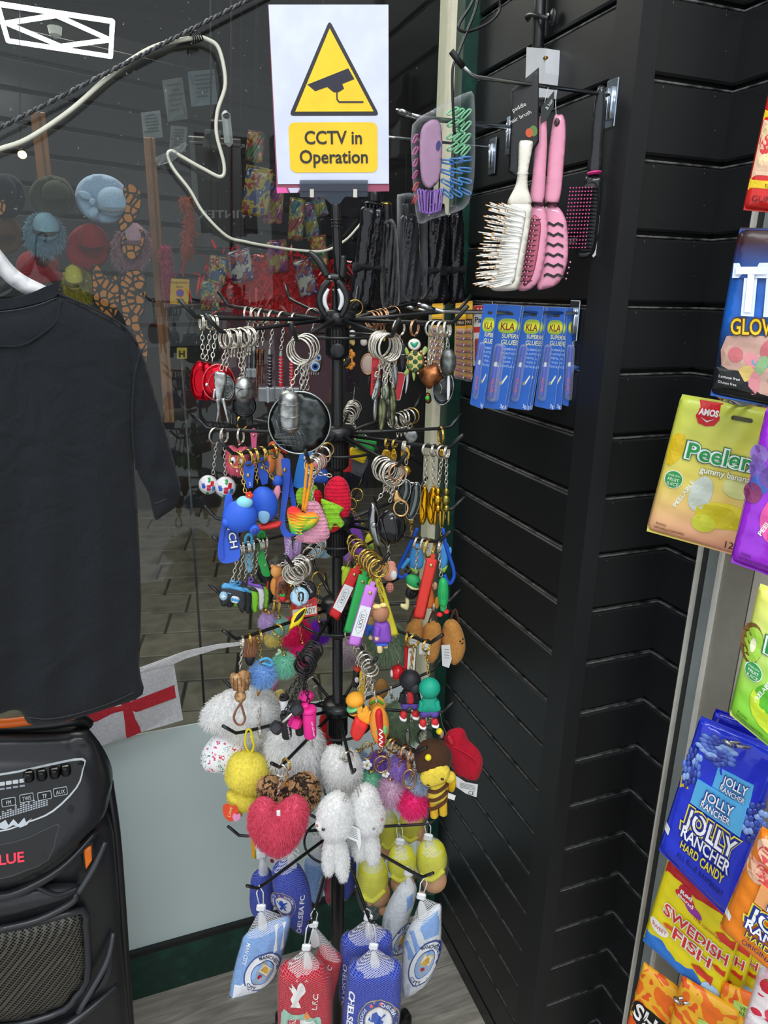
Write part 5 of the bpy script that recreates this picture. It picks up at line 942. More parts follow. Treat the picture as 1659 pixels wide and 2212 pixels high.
K('hammer_keychain', 'toy hammer charm with red wrapped handle beside the black one', '1c', 612, (607, 755), hammer(607, 768, 836, (611, 850), 'p#c8202a', 38, 28), 15)
K('hammer_keychain', 'toy hammer charm with red wrapped handle furthest right', '1c', 636, (630, 765), hammer(630, 778, 838, (632, 850), 'p#c8202a', 34, 26), 12)
K('hammer_keychain', 'small grey toy hammer charm at the left of the hammers', '1c', 536, (538, 748), hammer(539, 756, 800, (538, 806), 'a#7d8182', 16, 20, False), 16)
K('hammer_keychain', 'small grey toy hammer charm second from the left', '1c', 546, (548, 748), hammer(549, 756, 800, (549, 806), 'a#7d8182', 16, 20, False), 16)
for i, (x, y1) in enumerate(((556, 858), (567, 842))): K('sword_keychain', ('long', 'shorter')[i]+' bronze sword charm beside the toy hammers', '1c', 556+12*i, (x, 748), [('C', 'hilt', 'a#8a5a40', x, 754, x, 776, 4, 3), ('C', 'blade', 'a#8a5f48', x, 776, x-2, y1, 3, 1.2), ('O', 'pommel', 'a#a06a4a', x, 756, 4, 1.4, 0, 0, 80)]+[('O', 'rib', 'a#6a4030', x, 764+6*k, 3.6, .8, 0, 0, 80) for k in range(5)], 16)
K('barrel_keychain', 'plain silver barrel charm with hoops at the front of the top tier', '1d', .97, (626, 842), [('L', 'barrel', ST, [(602, 862), (606, 848), (620, 842), (634, 844), (646, 856), (648, 890), (646, 922), (634, 936), (614, 936), (603, 924), (600, 892)], 22, 6), ('O', 'eyelet', ST, 627, 842, 5, 1.6, 6)]+[('T', 'hoop', PEW, [(602, y, 14), (612, y+3, 26), (626, y+4, 30), (640, y+3, 26), (647, y, 14)], 1.3) for y in (868, 894, 918)], 28, jit=12)
HAT = [('T', 'hatch_line', PEW, [(596+9*k, 905+4*k, 7), (616+9*k, 968-2*k, 6)], .6, 0, {'sub': 1, 'n': 4}) for k in range(7)]+[('T', 'hatch_line', PEW, [(594, 930+7*k, 6), (670-5*k, 915+12*k, 7)], .6, 0, {'sub': 1, 'n': 4}) for k in range(5)]
K('shield_keychain', 'large dark round shield charm with hatched lower half', '1d', .9, (650, 842), [('L', 'disc', 'a#585d5c', circ(647, 913, 67, 67, 32), 6, -4, {'k': 1, 'R': 10}), ('T', 'rim', 'm#a3aaa8', [(*p, 0) for p in circ(647, 913, 67, 67, 36)], 2.2, 0, {'closed': True, 'sub': 1})]+HAT, 28, jit=12)
K('disc_keychain', 'plain grey disc charm with radial grooves behind the silver barrel', '1d', .84, (655, 842), [('L', 'disc', PEW, circ(660, 886, 33, 40, 22), 5, 2, {'k': 1, 'R': 6})]+[('T', 'groove', 'a#4a4e4e', [(660+8*math.cos(t), 886+10*math.sin(t), 8), (660+29*math.cos(t), 886+35*math.sin(t), 7)], .8, 0, {'sub': 1, 'n': 4}) for t in np.linspace(0, 6.28, 13)[:-1]], 28, jit=12)
K('crescent_keychain', 'black glossy charm with a wavy silver edge beside the barrel', '1d', .78, (664, 842), [('L', 'face', 'g#141a1c', [(660, 905), (668, 880), (676, 856), (684, 876), (691, 896), (685, 908), (693, 928), (684, 945), (664, 952), (652, 944), (654, 922)], 6, 8), ('T', 'edge', 'm#d8dcda', [(672, 850, 12), (680, 864, 12), (684, 880, 12), (692, 897, 12), (685, 908, 12), (694, 928, 12), (685, 946, 10)], 1.6)], 28, jit=12)
EYE = lambda nm, x, y, r, d: [('D', nm, 'g#e8eef4', circ(x, y, r, r, 14), d, {'d': .4}), ('D', nm, 'g#3a72c8', circ(x, y, r*.75, r*.75, 14), d, {'d': .8}), ('D', nm, 'g#101216', circ(x, y, r*.38, r*.38, 10), d, {'d': 1.2})]
K('owl_keychain', 'silver owl charm with blue bead eyes near the rack pole', '1e', 676, (676, 755), [('L', 'body', ST, [(660, 788), (664, 770), (668, 760), (676, 763), (690, 760), (696, 772), (694, 795), (688, 806), (672, 804)], 8), ('L', 'wing', 'a#c9cbc9', [(655, 785), (664, 782), (668, 796), (664, 804), (656, 800)], 4, 4)]+EYE('eye', 675, 772, 6.5, 8)+EYE('eye', 688, 772, 6, 8)+EYE('belly_bead', 681, 791, 10, 8.5)+[('T', 'claw', ST, [(668+5*k, 803, 2), (667+5*k, 809, 5)], 1.2) for k in range(5)], 16)
def flower(x, y, r, col, d=0, n=5, core='m#d0b060'): return [('E', 'petal', col, x+r*.55*math.cos(6.283*k/n), y+r*.55*math.sin(6.283*k/n), r*.45, r*.45, r*.22, d) for k in range(n)]+[('E', 'flower_centre', core, x, y, r*.22, r*.22, r*.2, d+r*.15)]
K('flower_keychain', 'black and orange flower charm with pearls right of the pole', '1j', .95, (750, 714), [('E', 'pearl', 'g#e6e0d8', 750, 721, 8, 8, 8, 4), ('E', 'pearl', 'g#e6e0d8', 761, 721, 8, 8, 8), ('L', 'gold_leaf', 'm#d9c07a', [(748, 732), (762, 728), (769, 738), (764, 748), (754, 742)], 2)]+flower(747, 751, 11, 'p#1a1a1c', 4)+flower(755, 766, 13, 'p#e8922c')+flower(744, 778, 15, 'p#1c1d20', 5)+flower(756, 787, 12, 'p#e8922c', 1), 16, 'G')
CRY = clear_mat('pink_crystal', 'f0d8c8', .45, .03)
K('balloon_keychain', 'clear rose crystal balloon charm in a gold setting', '1i', 816, (796, 760), [('E', 'crystal', CRY, 795, 786, 15, 22, 13), ('T', 'setting', 'm#cf9f7c', [(*p, 6) for p in circ(795, 786, 15, 22, 18)], 1.6, 0, {'closed': True, 'sub': 1}), ('E', 'pearl', 'g#ece6de', 786, 739, 8, 8, 8, 2), ('C', 'drop', 'g#26282a', 799, 812, 795, 832, 4, 1.5)], 17, 'R')
rings('rose gold key ring bunched behind the front right arm of the top tier', '1i', [800, 807, 823, 830], 17, 'R', group='rose gold rings top tier', charm=lambda x, y: [('L', 'gold_charm', 'm#d9b565', [(x-6, y+2), (x, y-3), (x+6, y+2), (x+4, y+18), (x, y+24), (x-4, y+18)], 2.5)])
K('clasp_keychain', 'rose gold ring with a red glitter tag behind the front right arm', '1i', 850, (856, 790), [('S', 'tag', 'p#b82030', rrect(862, 834, 15, 58, 3, 12), 4), ('S', 'tag_frame', 'm#c9b8b0', rrect(862, 834, 18, 61, 4, 12), 2)], 17, 'R')
K('phone_box_keychain', 'red telephone box charm among the silver chains', '1h', .80, (814, 772), [('B', 'box', 'p#d01c24', 812, 815, 21, 78, 20, -4, 2, 1.5), ('B', 'roof', 'p#d01c24', 813, 775, 18, 8, 17, -4, 2, 3)]+[('S', 'pane', 'p#7a1016', rrect(808+8*(k % 2), 797+13*(k//2), 5.5, 9, .5, 2), 1, 6.5) for k in range(10)], 28, jit=15)
OL = 'a#8b9068'
for i, (lab, pts, m_, t) in enumerate([('olive pocket-knife charm hanging lowest at the front right', [(820, 862), (829, 858), (836, 880), (832, 912), (826, 932), (819, 928), (817, 895)], OL, .93), ('slim olive blade charm right of the pocket knife', [(843, 842), (850, 836), (857, 862), (854, 900), (849, 928), (843, 900)], OL, .96),
    ('pale green leaf charm high on the front right chains', [(826, 835), (834, 828), (841, 842), (838, 862), (830, 864), (825, 850)], 'a#a9b89a', .99), ('silver feather charm left of the olive knife', [(808, 835), (816, 810), (822, 826), (818, 850), (806, 864), (802, 856)], ST, .9), ('slim silver stick charm between the olive blades', [(835, 868), (841, 866), (842, 900), (838, 912), (834, 898)], ST, .86), ('short silver hook charm at the lower left of the front right chains', [(808, 862), (815, 860), (814, 895), (809, 908), (806, 890)], ST, .83), ('grey tool charm with black knobs at the right', [(846, 790), (856, 786), (860, 810), (854, 842), (846, 838)], 'a#a4a8a6', .89)]):
    x, y = np.mean(pts, 0); K('charm_keychain', lab, '1h', t, (x, min(p[1] for p in pts)+2), [('L', 'charm', m_, pts, 4, 3*i-8), ('T', 'spine', PWD, [(pts[0][0]+3, pts[0][1]+4, 3*i-4), (x, y, 3*i-3), (pts[-2][0], pts[-2][1]-4, 3*i-4)], .8), ('O', 'eyelet', ST, x, min(p[1] for p in pts)+1, 3.5, 1, 3*i-8)], 29, jit=15)
K('sword_keychain', 'black hilted curved sword charm left of the green turtle', '1g', 862, (868, 742), [('L', 'sheath', 'p#26282a', [(865, 744), (874, 742), (881, 760), (876, 790), (868, 802), (864, 780)], 4), ('L', 'blade', 'm#d8dadb', [(876, 772), (882, 776), (884, 810), (880, 840), (875, 850), (877, 815)], 1.5, 4), ('O', 'guard', 'm#b0b2b2', 871, 764, 6, 1.2, 0, 0, 70)], 17)
GEM = 'g#0f4a24'; GEL = 'g#3f7a2a'
tsp = [('L', 'shell_frame', 'm#d9bd78', circ(897, 781, 21, 25, 18), 4, 0, {'k': 1, 'R': 4})]
for (hx, hy) in ((897, 763), (887, 773), (907, 773), (897, 781), (887, 790), (907, 790), (897, 799)): tsp.append(('L', 'shell_gem', GEM if (hx+hy) % 3 else GEL, circ(hx, hy, 6.3, 6.3, 6, 30), 2.5, 3, {'k': 1, 'R': 2}))
tsp += [('L', 'flipper', 'g#b8cc7a', [(911, 758), (918, 748), (924, 754), (920, 764), (913, 766)], 3), ('L', 'flipper', 'g#9ab05a', [(884, 762), (878, 750), (874, 756), (878, 768)], 3), ('L', 'flipper', 'g#9ab05a', [(880, 796), (872, 806), (876, 812), (884, 804)], 3), ('L', 'tail', 'g#a8b860', [(890, 805), (897, 806), (896, 820), (893, 822)], 2.5),
        ('L', 'head_setting', 'g#efe6d8', circ(895, 744, 14, 13, 16), 4, 2, {'k': 1, 'R': 5}), ('L', 'head_gem', 'g#149a78', [(895, 752), (886, 743), (888, 737), (895, 740), (902, 737), (904, 743)], 3, 5)]+[('E', 'rim_gem', 'g#e8b8a0', 897+23*math.cos(t), 781+26*math.sin(t), 2.6, 2.6, 2, 3) for t in np.linspace(-1.0, 1.3, 8)]
K('turtle_keychain', 'green jewelled turtle charm in a gold frame on the top tier', '1g', 897, (896, 726), tsp, 16, 'R')
K('cup_keychain', 'copper cup charm with engraved letters right of the turtle', '1g', 934, (926, 796), [('V', 'cup', 'a#b9764a', (lambda f: lathe([(.004, 0), (.013, .002), (.0155, .012), (.0145, .026), (.012, .027)], f.P(912, 824), 20, f.u*.75+Z*.45))(Fr(arm_pt('1g', 934)[0])), {'sm': True}), ('X', 'letter', 'n#5a3018', 916, 812, 6, {'rot': -65, 'zf': 22}), ('X', 'enjoy', 'n#5a3018', 924, 818, 6, {'rot': -65, 'zf': 22})], 17)
K('ring_keychain', 'bronze knot charm set with a green gem beside the dark medal', '1g', 945, (928, 830), [('L', 'knot', 'a#7a5238', [(916, 856), (922, 848), (930, 852), (932, 866), (926, 872), (918, 868)], 6), ('E', 'gem', 'g#2fae3a', 923, 859, 5, 5, 3, 6)], 15)
K('medal_keychain', 'oval dark pewter medal with raised rim at the right of the top tier', '1g', 957, (956, 800), [('L', 'medal', 'a#4c504f', circ(957, 838, 23, 38, 22, 8), 4, -4, {'k': 1, 'R': 5}), ('T', 'rim', PEW, [(*p, -1) for p in circ(957, 838, 22, 37, 24, 8)], 1.8, 0, {'closed': True, 'sub': 1}), ('T', 'inner_rim', PWD, [(*p, 1) for p in circ(957, 838, 15, 28, 20, 8)], 1, 0, {'closed': True, 'sub': 1}), ('T', 'scroll', PEW, [(950, 850, 2), (955, 838, 3), (950, 826, 2), (960, 818, 3)], 1.2)], 17)
K('egg_keychain', 'plain pewter egg charm with a small steel blade at the right of the top tier', '1g', 967, (968, 752), [('E', 'egg', 'a#8d918f', 968, 782, 18, 29, 14, 6), ('L', 'blade', 'm#e2e4e4', [(966, 811), (972, 811), (973, 845), (970, 862), (965, 860)], 1.5, 6), ('O', 'eyelet', ST, 966, 752, 4, 1.2, 6)], 17)
# ---------------------------------------------------------------- tier 2
def ball(x, y, r): 
    out = [('E', 'ball', 'g#e8e8ea', x, y, r, r, r, 0, {'n': 24, 'm': 14})]; pan = [(-.55, -.1, '2a55c0'), (.05, .1, 'd0204a'), (.1, -.72, '2a9a4a'), (.6, .2, '2a7ac8'), (-.1, .75, '2a9a4a'), (.45, -.35, 'c8202a')]
    for (a, b, c_) in pan:
        z = math.sqrt(max(.05, 1-a*a-b*b)); sf = lambda P, x=x, y=y: np.sqrt(np.clip(r*r-(P[:, 0]-x)**2-(P[:, 1]-y)**2, .1, None))
        out.append(('D', 'printed_panel', 'g#'+c_, rrect(x+a*r*.9, y+b*r*.9, r*.42*max(.4, z), r*.6*max(.45, z), r*.1, 20*a), sf, {'d': .5, 'step': 3}))
    out += [('T', 'seam', 'n#9aa0a8', [(x+r*.98*math.cos(t)*.9, y+r*.5*math.sin(t*1.0+k), math.sqrt(max(0, 1-(math.cos(t)*.9)**2-(.5*math.sin(t+k))**2))*r) for t in np.linspace(.3, 2.8, 8)], .7) for k in (0, 1.5)]
    return out
K('football_keychain', 'white toy football charm with coloured panels at the far left', '2a', 466, (460, 1024), ball(450, 1047, 21), 17, jit=70)
K('football_keychain', 'white toy football charm half behind the blue charms', '2a', 484, (487, 1026), ball(487, 1052, 23), 16, dz=.01)
K('plush_keychain', 'small pink fluffy charm with round white eyes', '2a', 520, (515, 962), [('H', 'body', 'f#e87a92', [(492, 968), (500, 963), (512, 970), (522, 966), (533, 968), (534, 1000), (530, 1022), (496, 1022), (490, 1000)], 14, 5, 0, 1500), ('E', 'eye', 'g#f4f4f4', 503, 992, 7, 8, 5, 14), ('E', 'eye', 'g#f4f4f4', 525, 994, 7, 8, 5, 14), ('E', 'pupil', 'g#101010', 502, 994, 3, 4, 2, 18), ('E', 'pupil', 'g#101010', 524, 997, 3, 4, 2, 18), ('B', 'tooth', 'g#f2f2ee', 512, 1014, 4, 6, 3, 14)], 16)
def strap(pts, col, d=0, th=3): return ('S', 'strap', 'r#'+col, pts, th, d)
K('strap_keychain', 'thin bright pink rubber strap charm on the second tier', '2c', .9, None, [strap([(540, 930), (548, 924), (556, 930), (553, 970), (552, 1008), (545, 1002), (544, 966)], 'f06a9a'), ('E', 'stud', 'm#d8c8a0', 548, 940, 3, 3, 2, 2)], 14, 'G', link='strap')
K('rubber_keychain', 'orange rubber bunny-eared charm on the second tier', '2e', .8, (583, 975), [('L', 'body', 'r#ef8a4a', [(570, 985), (574, 968), (580, 985), (586, 966), (592, 985), (596, 1005), (588, 1022), (574, 1020)], 10), ('E', 'bead', 'r#e85a2a', 592, 966, 13, 12, 9, -6)], 15, 'G')
K('rubber_keychain', 'peach rubber bean charm beside the orange one', '2e', .9, (603, 980), [('L', 'body', 'r#eaa77a', [(596, 985), (604, 978), (613, 988), (614, 1016), (608, 1030), (597, 1024)], 10), ('E', 'cap', 'r#d84a2a', 618, 966, 14, 16, 10, -8)], 15, 'G')
K('strap_keychain', 'broad sky blue rubber strap charm behind the rainbow heart', '2d', .35, None, [strap([(648, 980), (676, 972), (678, 1010), (672, 1052), (650, 1060), (632, 1052), (640, 1010)], '2f86e2', -10, 4), ('E', 'stud', 'm#d8d0c0', 658, 992, 4, 4, 2, -8)], 15, 'G', link='strap')
K('doll_keychain', 'round pink-faced doll charm in blue behind the crochet strawberry', '2d', .5, (690, 982), [('E', 'head', 'r#f0a09a', 690, 1000, 18, 18, 16, -14), ('L', 'body', 'r#2a5cc0', [(682, 1016), (704, 1016), (708, 1044), (680, 1044)], 9, -14), ('E', 'cheek', 'r#e87a7a', 682, 1006, 4, 4, 2, 1)], 18)
BL = 'r#2f62d8'
K('rubber_keychain', 'blue rubber pebble charm topped with a red and yellow flower', '2b', 520, (530, 1064), [('E', 'pebble', BL, 518, 1112, 38, 36, 24, 12), ('E', 'foot', BL, 490, 1122, 11, 11, 9, 20), ('E', 'foot', BL, 549, 1138, 12, 12, 9, 20), ('E', 'pad', 'r#2a3f9a', 550, 1139, 6, 7, 3, 29), ('E', 'top_bead', 'r#8fd8e8', 528, 1080, 18, 14, 13, 18)]+flower(538, 1064, 9, 'r#e03a2a', 22, 5, 'r#f0c83a'), 17, 'G', dz=.012)
K('rubber_keychain', 'tall blue rubber egg charm standing on a small red board', '2b', 552, (556, 1045), [('E', 'egg', BL, 571, 1088, 30, 40, 22, 4, -8), ('E', 'pale_patch', 'r#8fc4e8', 570, 1108, 13, 18, 6, 21), ('L', 'board', 'r#e0302e', [(556, 1132), (575, 1128), (605, 1124), (608, 1130), (598, 1138), (560, 1142)], 12, 6)], 17, 'G')
K('rubber_keychain', 'pink oval rubber charm hanging beside the blue egg', '2b', 566, (600, 1050), [('E', 'oval', 'r#ef9ab0', 597, 1066, 8, 20, 5, 2, 15), ('E', 'blue_ball', BL, 600, 1040, 12, 12, 10, -4)], 17, 'G')
K('strap_keychain', 'blue rubber strap with white capital letters at the lower left', '2b', 510, None, [('S', 'strap', 'r#3a66de', [(487, 1074), (500, 1070), (507, 1110), (514, 1150), (519, 1188), (516, 1209), (500, 1216), (481, 1217), (471, 1204), (472, 1170), (481, 1122)], 4, -4, {'k': 3}), ('S', 'strap_fold', 'r#2f55c8', [(481, 1122), (488, 1120), (482, 1170), (484, 1204), (476, 1208), (471, 1198), (473, 1168)], 4, 1, {'k': 2}), ('X', 'ITCH', 'n#1c2f7a', 502, 1156, 17, {'w': 56, 'rot': 80, 'zf': 1, 'bold': .09}), ('X', 'ITCH', 'n#eef2fa', 502, 1156, 16, {'w': 53, 'rot': 80, 'zf': 1.6, 'bold': .02})], 17, 'G', link='strap')
K('strap_keychain', 'blue rubber strap with brass rivet behind the blue charms, left', '2b', 536, None, [strap([(528, 1000), (546, 996), (550, 1010), (546, 1054), (534, 1056), (524, 1030)], '3260d0', -6), ('E', 'rivet', 'm#c9b47a', 536, 1028, 4, 5, 2, -4), ('X', 'S', 'n#e8eef8', 540, 1046, 8, {'zf': -4.2})], 17, 'G', link='strap')
K('strap_keychain', 'blue rubber strap with brass rivet behind the blue charms, right', '2b', 566, None, [strap([(560, 992), (576, 988), (582, 1004), (578, 1046), (566, 1050), (556, 1020)], '3260d0', -8), ('E', 'rivet', 'm#c9b47a', 566, 1012, 4, 5, 2, -6)], 17, 'G', link='strap')
K('strap_keychain', 'long blue rubber loop strap left of the rainbow heart', '2b', 590, None, [('S', 'strap', 'r#3a66de', [(607, 996), (611, 990), (622, 990), (627, 1000), (624, 1060), (616, 1110), (618, 1140), (632, 1156), (612, 1156), (604, 1130), (608, 1080), (611, 1030)], 4, 4, {'k': 3}), ('S', 'strap_back', 'r#2f58cc', [(627, 1014), (634, 1060), (640, 1092), (634, 1130), (630, 1090), (622, 1050)], 4, -6, {'k': 2}), ('E', 'rivet', 'm#c9a86a', 615, 1014, 4, 5, 2, 6.5)], 15, 'G', link='strap')
RB = ramp_mat('rainbow_knit', [(0, '7a3ab0'), (.1, '4a6ad8'), (.22, '4ab048'), (.4, '9ac83a'), (.55, 'f0d030'), (.72, 'f09a2a'), (.9, 'e0302e')], 'Z', .95, 'Generated', .06, 60)
def knit(cx, cy, pts, n=7):
    return []
K('crochet_heart', 'rainbow crochet heart on an orange cord loop', '2d', 1.0, None, [('T', 'cord', 'k#ef9a2a', [(663, 1008, 0), (659, 1050, 4), (654, 1100, 8)], 3.4), ('T', 'cord', 'k#ef9a2a', [(674, 1006, 0), (668, 1050, 4), (658, 1102, 8)], 3.4), ('T', 'cord_loop', 'k#ef9a2a', [(663, 1010, 0), (664, 1003, 0), (670, 1001, 0), (674, 1008, 0)], 3.4), ('L', 'heart', RB, [(620, 1100), (632, 1091), (646, 1096), (656, 1106), (668, 1103), (682, 1106), (690, 1118), (680, 1134), (657, 1148), (637, 1155), (629, 1150), (623, 1124)], 14, 8)]+[('T', 'knit_row', RB, [(624+2.2*k, 1104+7*k, 16), (640+2*k, 1106+7*k, 22), (665-3*k, 1112+5*k, 21), (684-7*k, 1114+5*k, 14)], 1.6) for k in range(7)], link='none')
def stitched(name, m, pts, T, d, n=9):
    q = catmull(pts, 3); lo, hi = q.min(0), q.max(0); f = surf(q, T, None, d); out = [('L', name, m, pts, T, d)]; rows = []
    for k in range(1, n):
        y = lo[1]+(hi[1]-lo[1])*k/n; xs_ = np.linspace(lo[0], hi[0], 40); P = np.stack([xs_, np.full(40, y)+1.2*np.sin(xs_*.9)], 1); P = P[inside(P, q)]
        if len(P) > 4: out.append(('T', 'knit_row', m, [(x, y_, z+.4) for (x, y_), z in zip(P, f(P))], 1.25, 0, {'sub': 1, 'n': 5}))
    return out
K('crochet_heart', 'pale pink crochet heart behind the rainbow heart', '2d', .92, (676, 1084), stitched('heart', 'k#e8a6bc', [(658, 1092), (670, 1083), (684, 1084), (698, 1100), (709, 1124), (713, 1156), (701, 1170), (672, 1176), (646, 1171), (634, 1158), (650, 1150), (660, 1128)], 14, -4, 12), 18)
K('crochet_charm', 'lime green and red crochet charm above the rainbow heart', '2d', .75, (672, 1050), stitched('leaf', 'k#9ad03a', [(640, 1066), (650, 1056), (668, 1058), (676, 1050), (686, 1056), (684, 1076), (672, 1092), (650, 1094), (640, 1084)], 9, -10, 6)+stitched('berry', 'k#d8202e', [(678, 1064), (688, 1059), (696, 1070), (694, 1092), (682, 1090)], 8, -4, 5), 18)
K('crochet_strawberry', 'red crochet strawberry with green star leaf in front of the pole', '2d', .86, (716, 1028), stitched('berry', 'k#d41f3c', [(700, 1058), (714, 1035), (734, 1029), (752, 1046), (759, 1085), (754, 1112), (738, 1120), (718, 1106), (704, 1084)], 18, -2, 12)+stitched('leaf', 'k#8fc834', [(693, 1074), (712, 1079), (735, 1088), (742, 1096), (733, 1105), (738, 1117), (744, 1127), (735, 1134), (722, 1127), (715, 1142), (708, 1130), (700, 1104)], 5, 16, 7)+[('L', 'lower_berry', 'k#d41f2e', [(712, 1130), (730, 1124), (738, 1134), (728, 1146), (714, 1150)], 7, 0)], 18)
for i, (lab, x, y, w, h, ro, col) in enumerate([('red rubber block charm behind the pole on the second tier', 747, 988, 20, 62, -6, 'd8262a'), ('green rubber block charm right of the pole', 790, 957, 44, 26, 18, '1f9a3e'), ('yellow rubber block charm above the grey cube', 772, 982, 40, 22, 22, 'e8cc1e'), ('dark grey rubber cube charm right of the pole', 772, 1002, 38, 38, 24, '55585e')]):
    K('block_keychain', lab, '2j', .6+.1*i, (x, y-h*.5), [('B', 'block', 'r#'+col, x, y, w, h, min(w, h)*.9, 3*i, ro, 3), ('B', 'ridge', 'r#'+col, x+w*.15, y+h*.2, w*.5, h*.4, min(w, h)*1.05, 3*i, ro, 2), ('O', 'eyelet', ST, x, y-h*.5, 3.5, 1, 3*i)], 14)
rings('steel key ring stacked on the rear arm right of the pole', '2j', [.82, .88, .94, 1.0], 17, group='steel rings rear arm')
rings('steel key ring stacked on the right rear arm of the second tier', '2i', [.74, .8, .86, .92], 17, group='steel rings right rear arm')
rings('brass key ring at the tip of the right rear arm', '2i', [.98], 17, 'G')
def coin(x, y, rx, ry): return [('L', 'coin', 'm#d8a83a', circ(x, y, rx, ry, 18), 2, 0, {'k': 1, 'R': 2}), ('O', 'coin_rim', 'm#e8c060', x, y, min(rx, ry)*.8, .9, 2), ('T', 'spiral', 'm#a87a20', [(x+rx*.55*t*math.cos(9*t), y+ry*.55*t*math.sin(9*t), 2.4) for t in np.linspace(.1, 1, 14)], .8)]
K('coin_keychain', 'gold spiral coin charm left of the helmet charm', '2g', 836, (836, 968), coin(835, 982, 12, 12), 9, 'G')
K('coin_keychain', 'narrow gold coin charm beside the spiral coin', '2g', 852, (851, 965), coin(851, 984, 7, 16), 9, 'G')
K('coin_keychain', 'oval gold medallion charm on the second tier', '2g', 874, (876, 960), coin(876, 980, 11, 17), 12, 'S')
K('bell_keychain', 'round gold bell charm on a steel ring', '2g', 878, (878, 1003), [('E', 'bell', 'm#d9b04a', 878, 1017, 11, 11, 11), ('O', 'bell_band', 'm#a8802a', 878, 1017, 11.2, 1, 0, 0, 85)], 14)
K('leaf_keychain', 'flat silver spoon-shaped charm behind the second tier arm', '2i', .66, (888, 925), [('L', 'leaf', ST, [(874, 940), (886, 928), (900, 932), (904, 944), (894, 956), (880, 952)], 3), ('B', 'handle', ST, 884, 962, 8, 22, 3, 0, 10)], 14)
K('egg_keychain', 'glossy black faceted egg charm at the front right of the second tier', '2h', .97, (842, 1085), [('E', 'egg', 'g#141517', 846, 1134, 33, 42, 28, 10, 0, {'n': 12, 'm': 8}), ('T', 'ridge', 'g#2a2c2e', [(822, 1112, 30), (832, 1140, 36), (838, 1168, 30)], 1.4), ('T', 'ridge', 'g#2a2c2e', [(850, 1100, 34), (858, 1135, 38), (854, 1168, 30)], 1.4)], 26)
K('egg_keychain', 'open silver shell charm behind the black egg', '2h', .88, (815, 1082), [('L', 'shell', 'm#9fa4a4', [(797, 1100), (803, 1085), (816, 1096), (822, 1130), (824, 1165), (835, 1182), (812, 1178), (798, 1150), (794, 1120)], 14, -2), ('E', 'joint', ST, 808, 1130, 6, 6, 4, 14)], 26)
for i, (x, y, rx, ry, t) in enumerate(((873, 1066, 14, 27, .8), (893, 1086, 15, 42, .74))): K('shell_keychain', ('short', 'long')[i]+' dark steel leaf-shaped charm right of the black egg', '2h', t, (x+2, y-ry), [('L', 'shell', 'm#6d7473', circ(x, y, rx, ry, 16, 12), 7, -16), ('L', 'inner', 'g#151718', circ(x-4, y-2, rx*.5, ry*.7, 14, 12), 3, -11), ('T', 'edge', 'm#b8bdbc', [(*p, -14) for p in circ(x, y, rx, ry, 18, 12)], 1, 0, {'closed': True, 'sub': 1})], 22)
rings('steel key ring bunched above the black egg charm', '2h', [.8, .85, .9, .94], 26, group='steel rings above black egg')
K('clasp_keychain', 'rose gold lobster clasp hanging over the black egg', '2h', 1.0, (857, 1052), [('L', 'clasp', 'm#d9ae74', [(853, 1056), (861, 1056), (866, 1068), (876, 1078), (872, 1084), (862, 1078), (853, 1082), (850, 1072)], 4, 16), ('T', 'clasp_ring', 'm#d9ae74', [(*p, 16) for p in circ(866, 1093, 15, 17, 18)], 2.6, 0, {'closed': True, 'sub': 1})], 18, 'R')
for i, (x, y, rx, ry, px) in enumerate(((915, 1092, 11, 42, 922), (934, 1092, 13, 41, 938))): K('plate_keychain', ('left', 'right')[i]+' of two glossy gold shield charms by the green post', '2g', px, (x+3, y-ry), [('L', 'plate', 'm#d9a21e', circ(x, y, rx, ry, 16, 4), 6, 2*i), ('T', 'notch', 'm#7a4a10', [(x-5, y-8, 6+2*i), (x+1, y+14, 7+2*i), (x-2, y+30, 5+2*i)], 1.3), ('O', 'eyelet', 'm#e0b850', x+3, y-ry, 4, 1.2, 2*i)], 13)
for i, (x, col, px) in enumerate(((946, 'd0a02c', 955), (964, '9a8f44', 966))): K('bead_keychain', ('bright gold', 'olive gold')[i]+' stacked bead charm beside the green post', '2g', px, (x, 1054), [('E', 'bead', 'm#'+col, x, 1062, 7, 9, 7), ('E', 'bead', 'm#'+col, x-1, 1080, 10, 12, 8), ('E', 'bead', 'm#'+col, x, 1098, 8, 9, 8), ('C', 'bar', 'm#'+col, x-5, 1104, x-7, 1134, 4, 3), ('C', 'bar', 'm#'+col, x+5, 1104, x+5, 1134, 4, 3), ('C', 'side_bar', 'm#'+col, x-9, 1074, x-10, 1100, 3, 3)], 14)
K('ring_keychain', 'single brass ring with a coin hanging in front of the cream post', '2f', 953, (954, 968), coin(955, 978, 7, 9), 20, 'G')
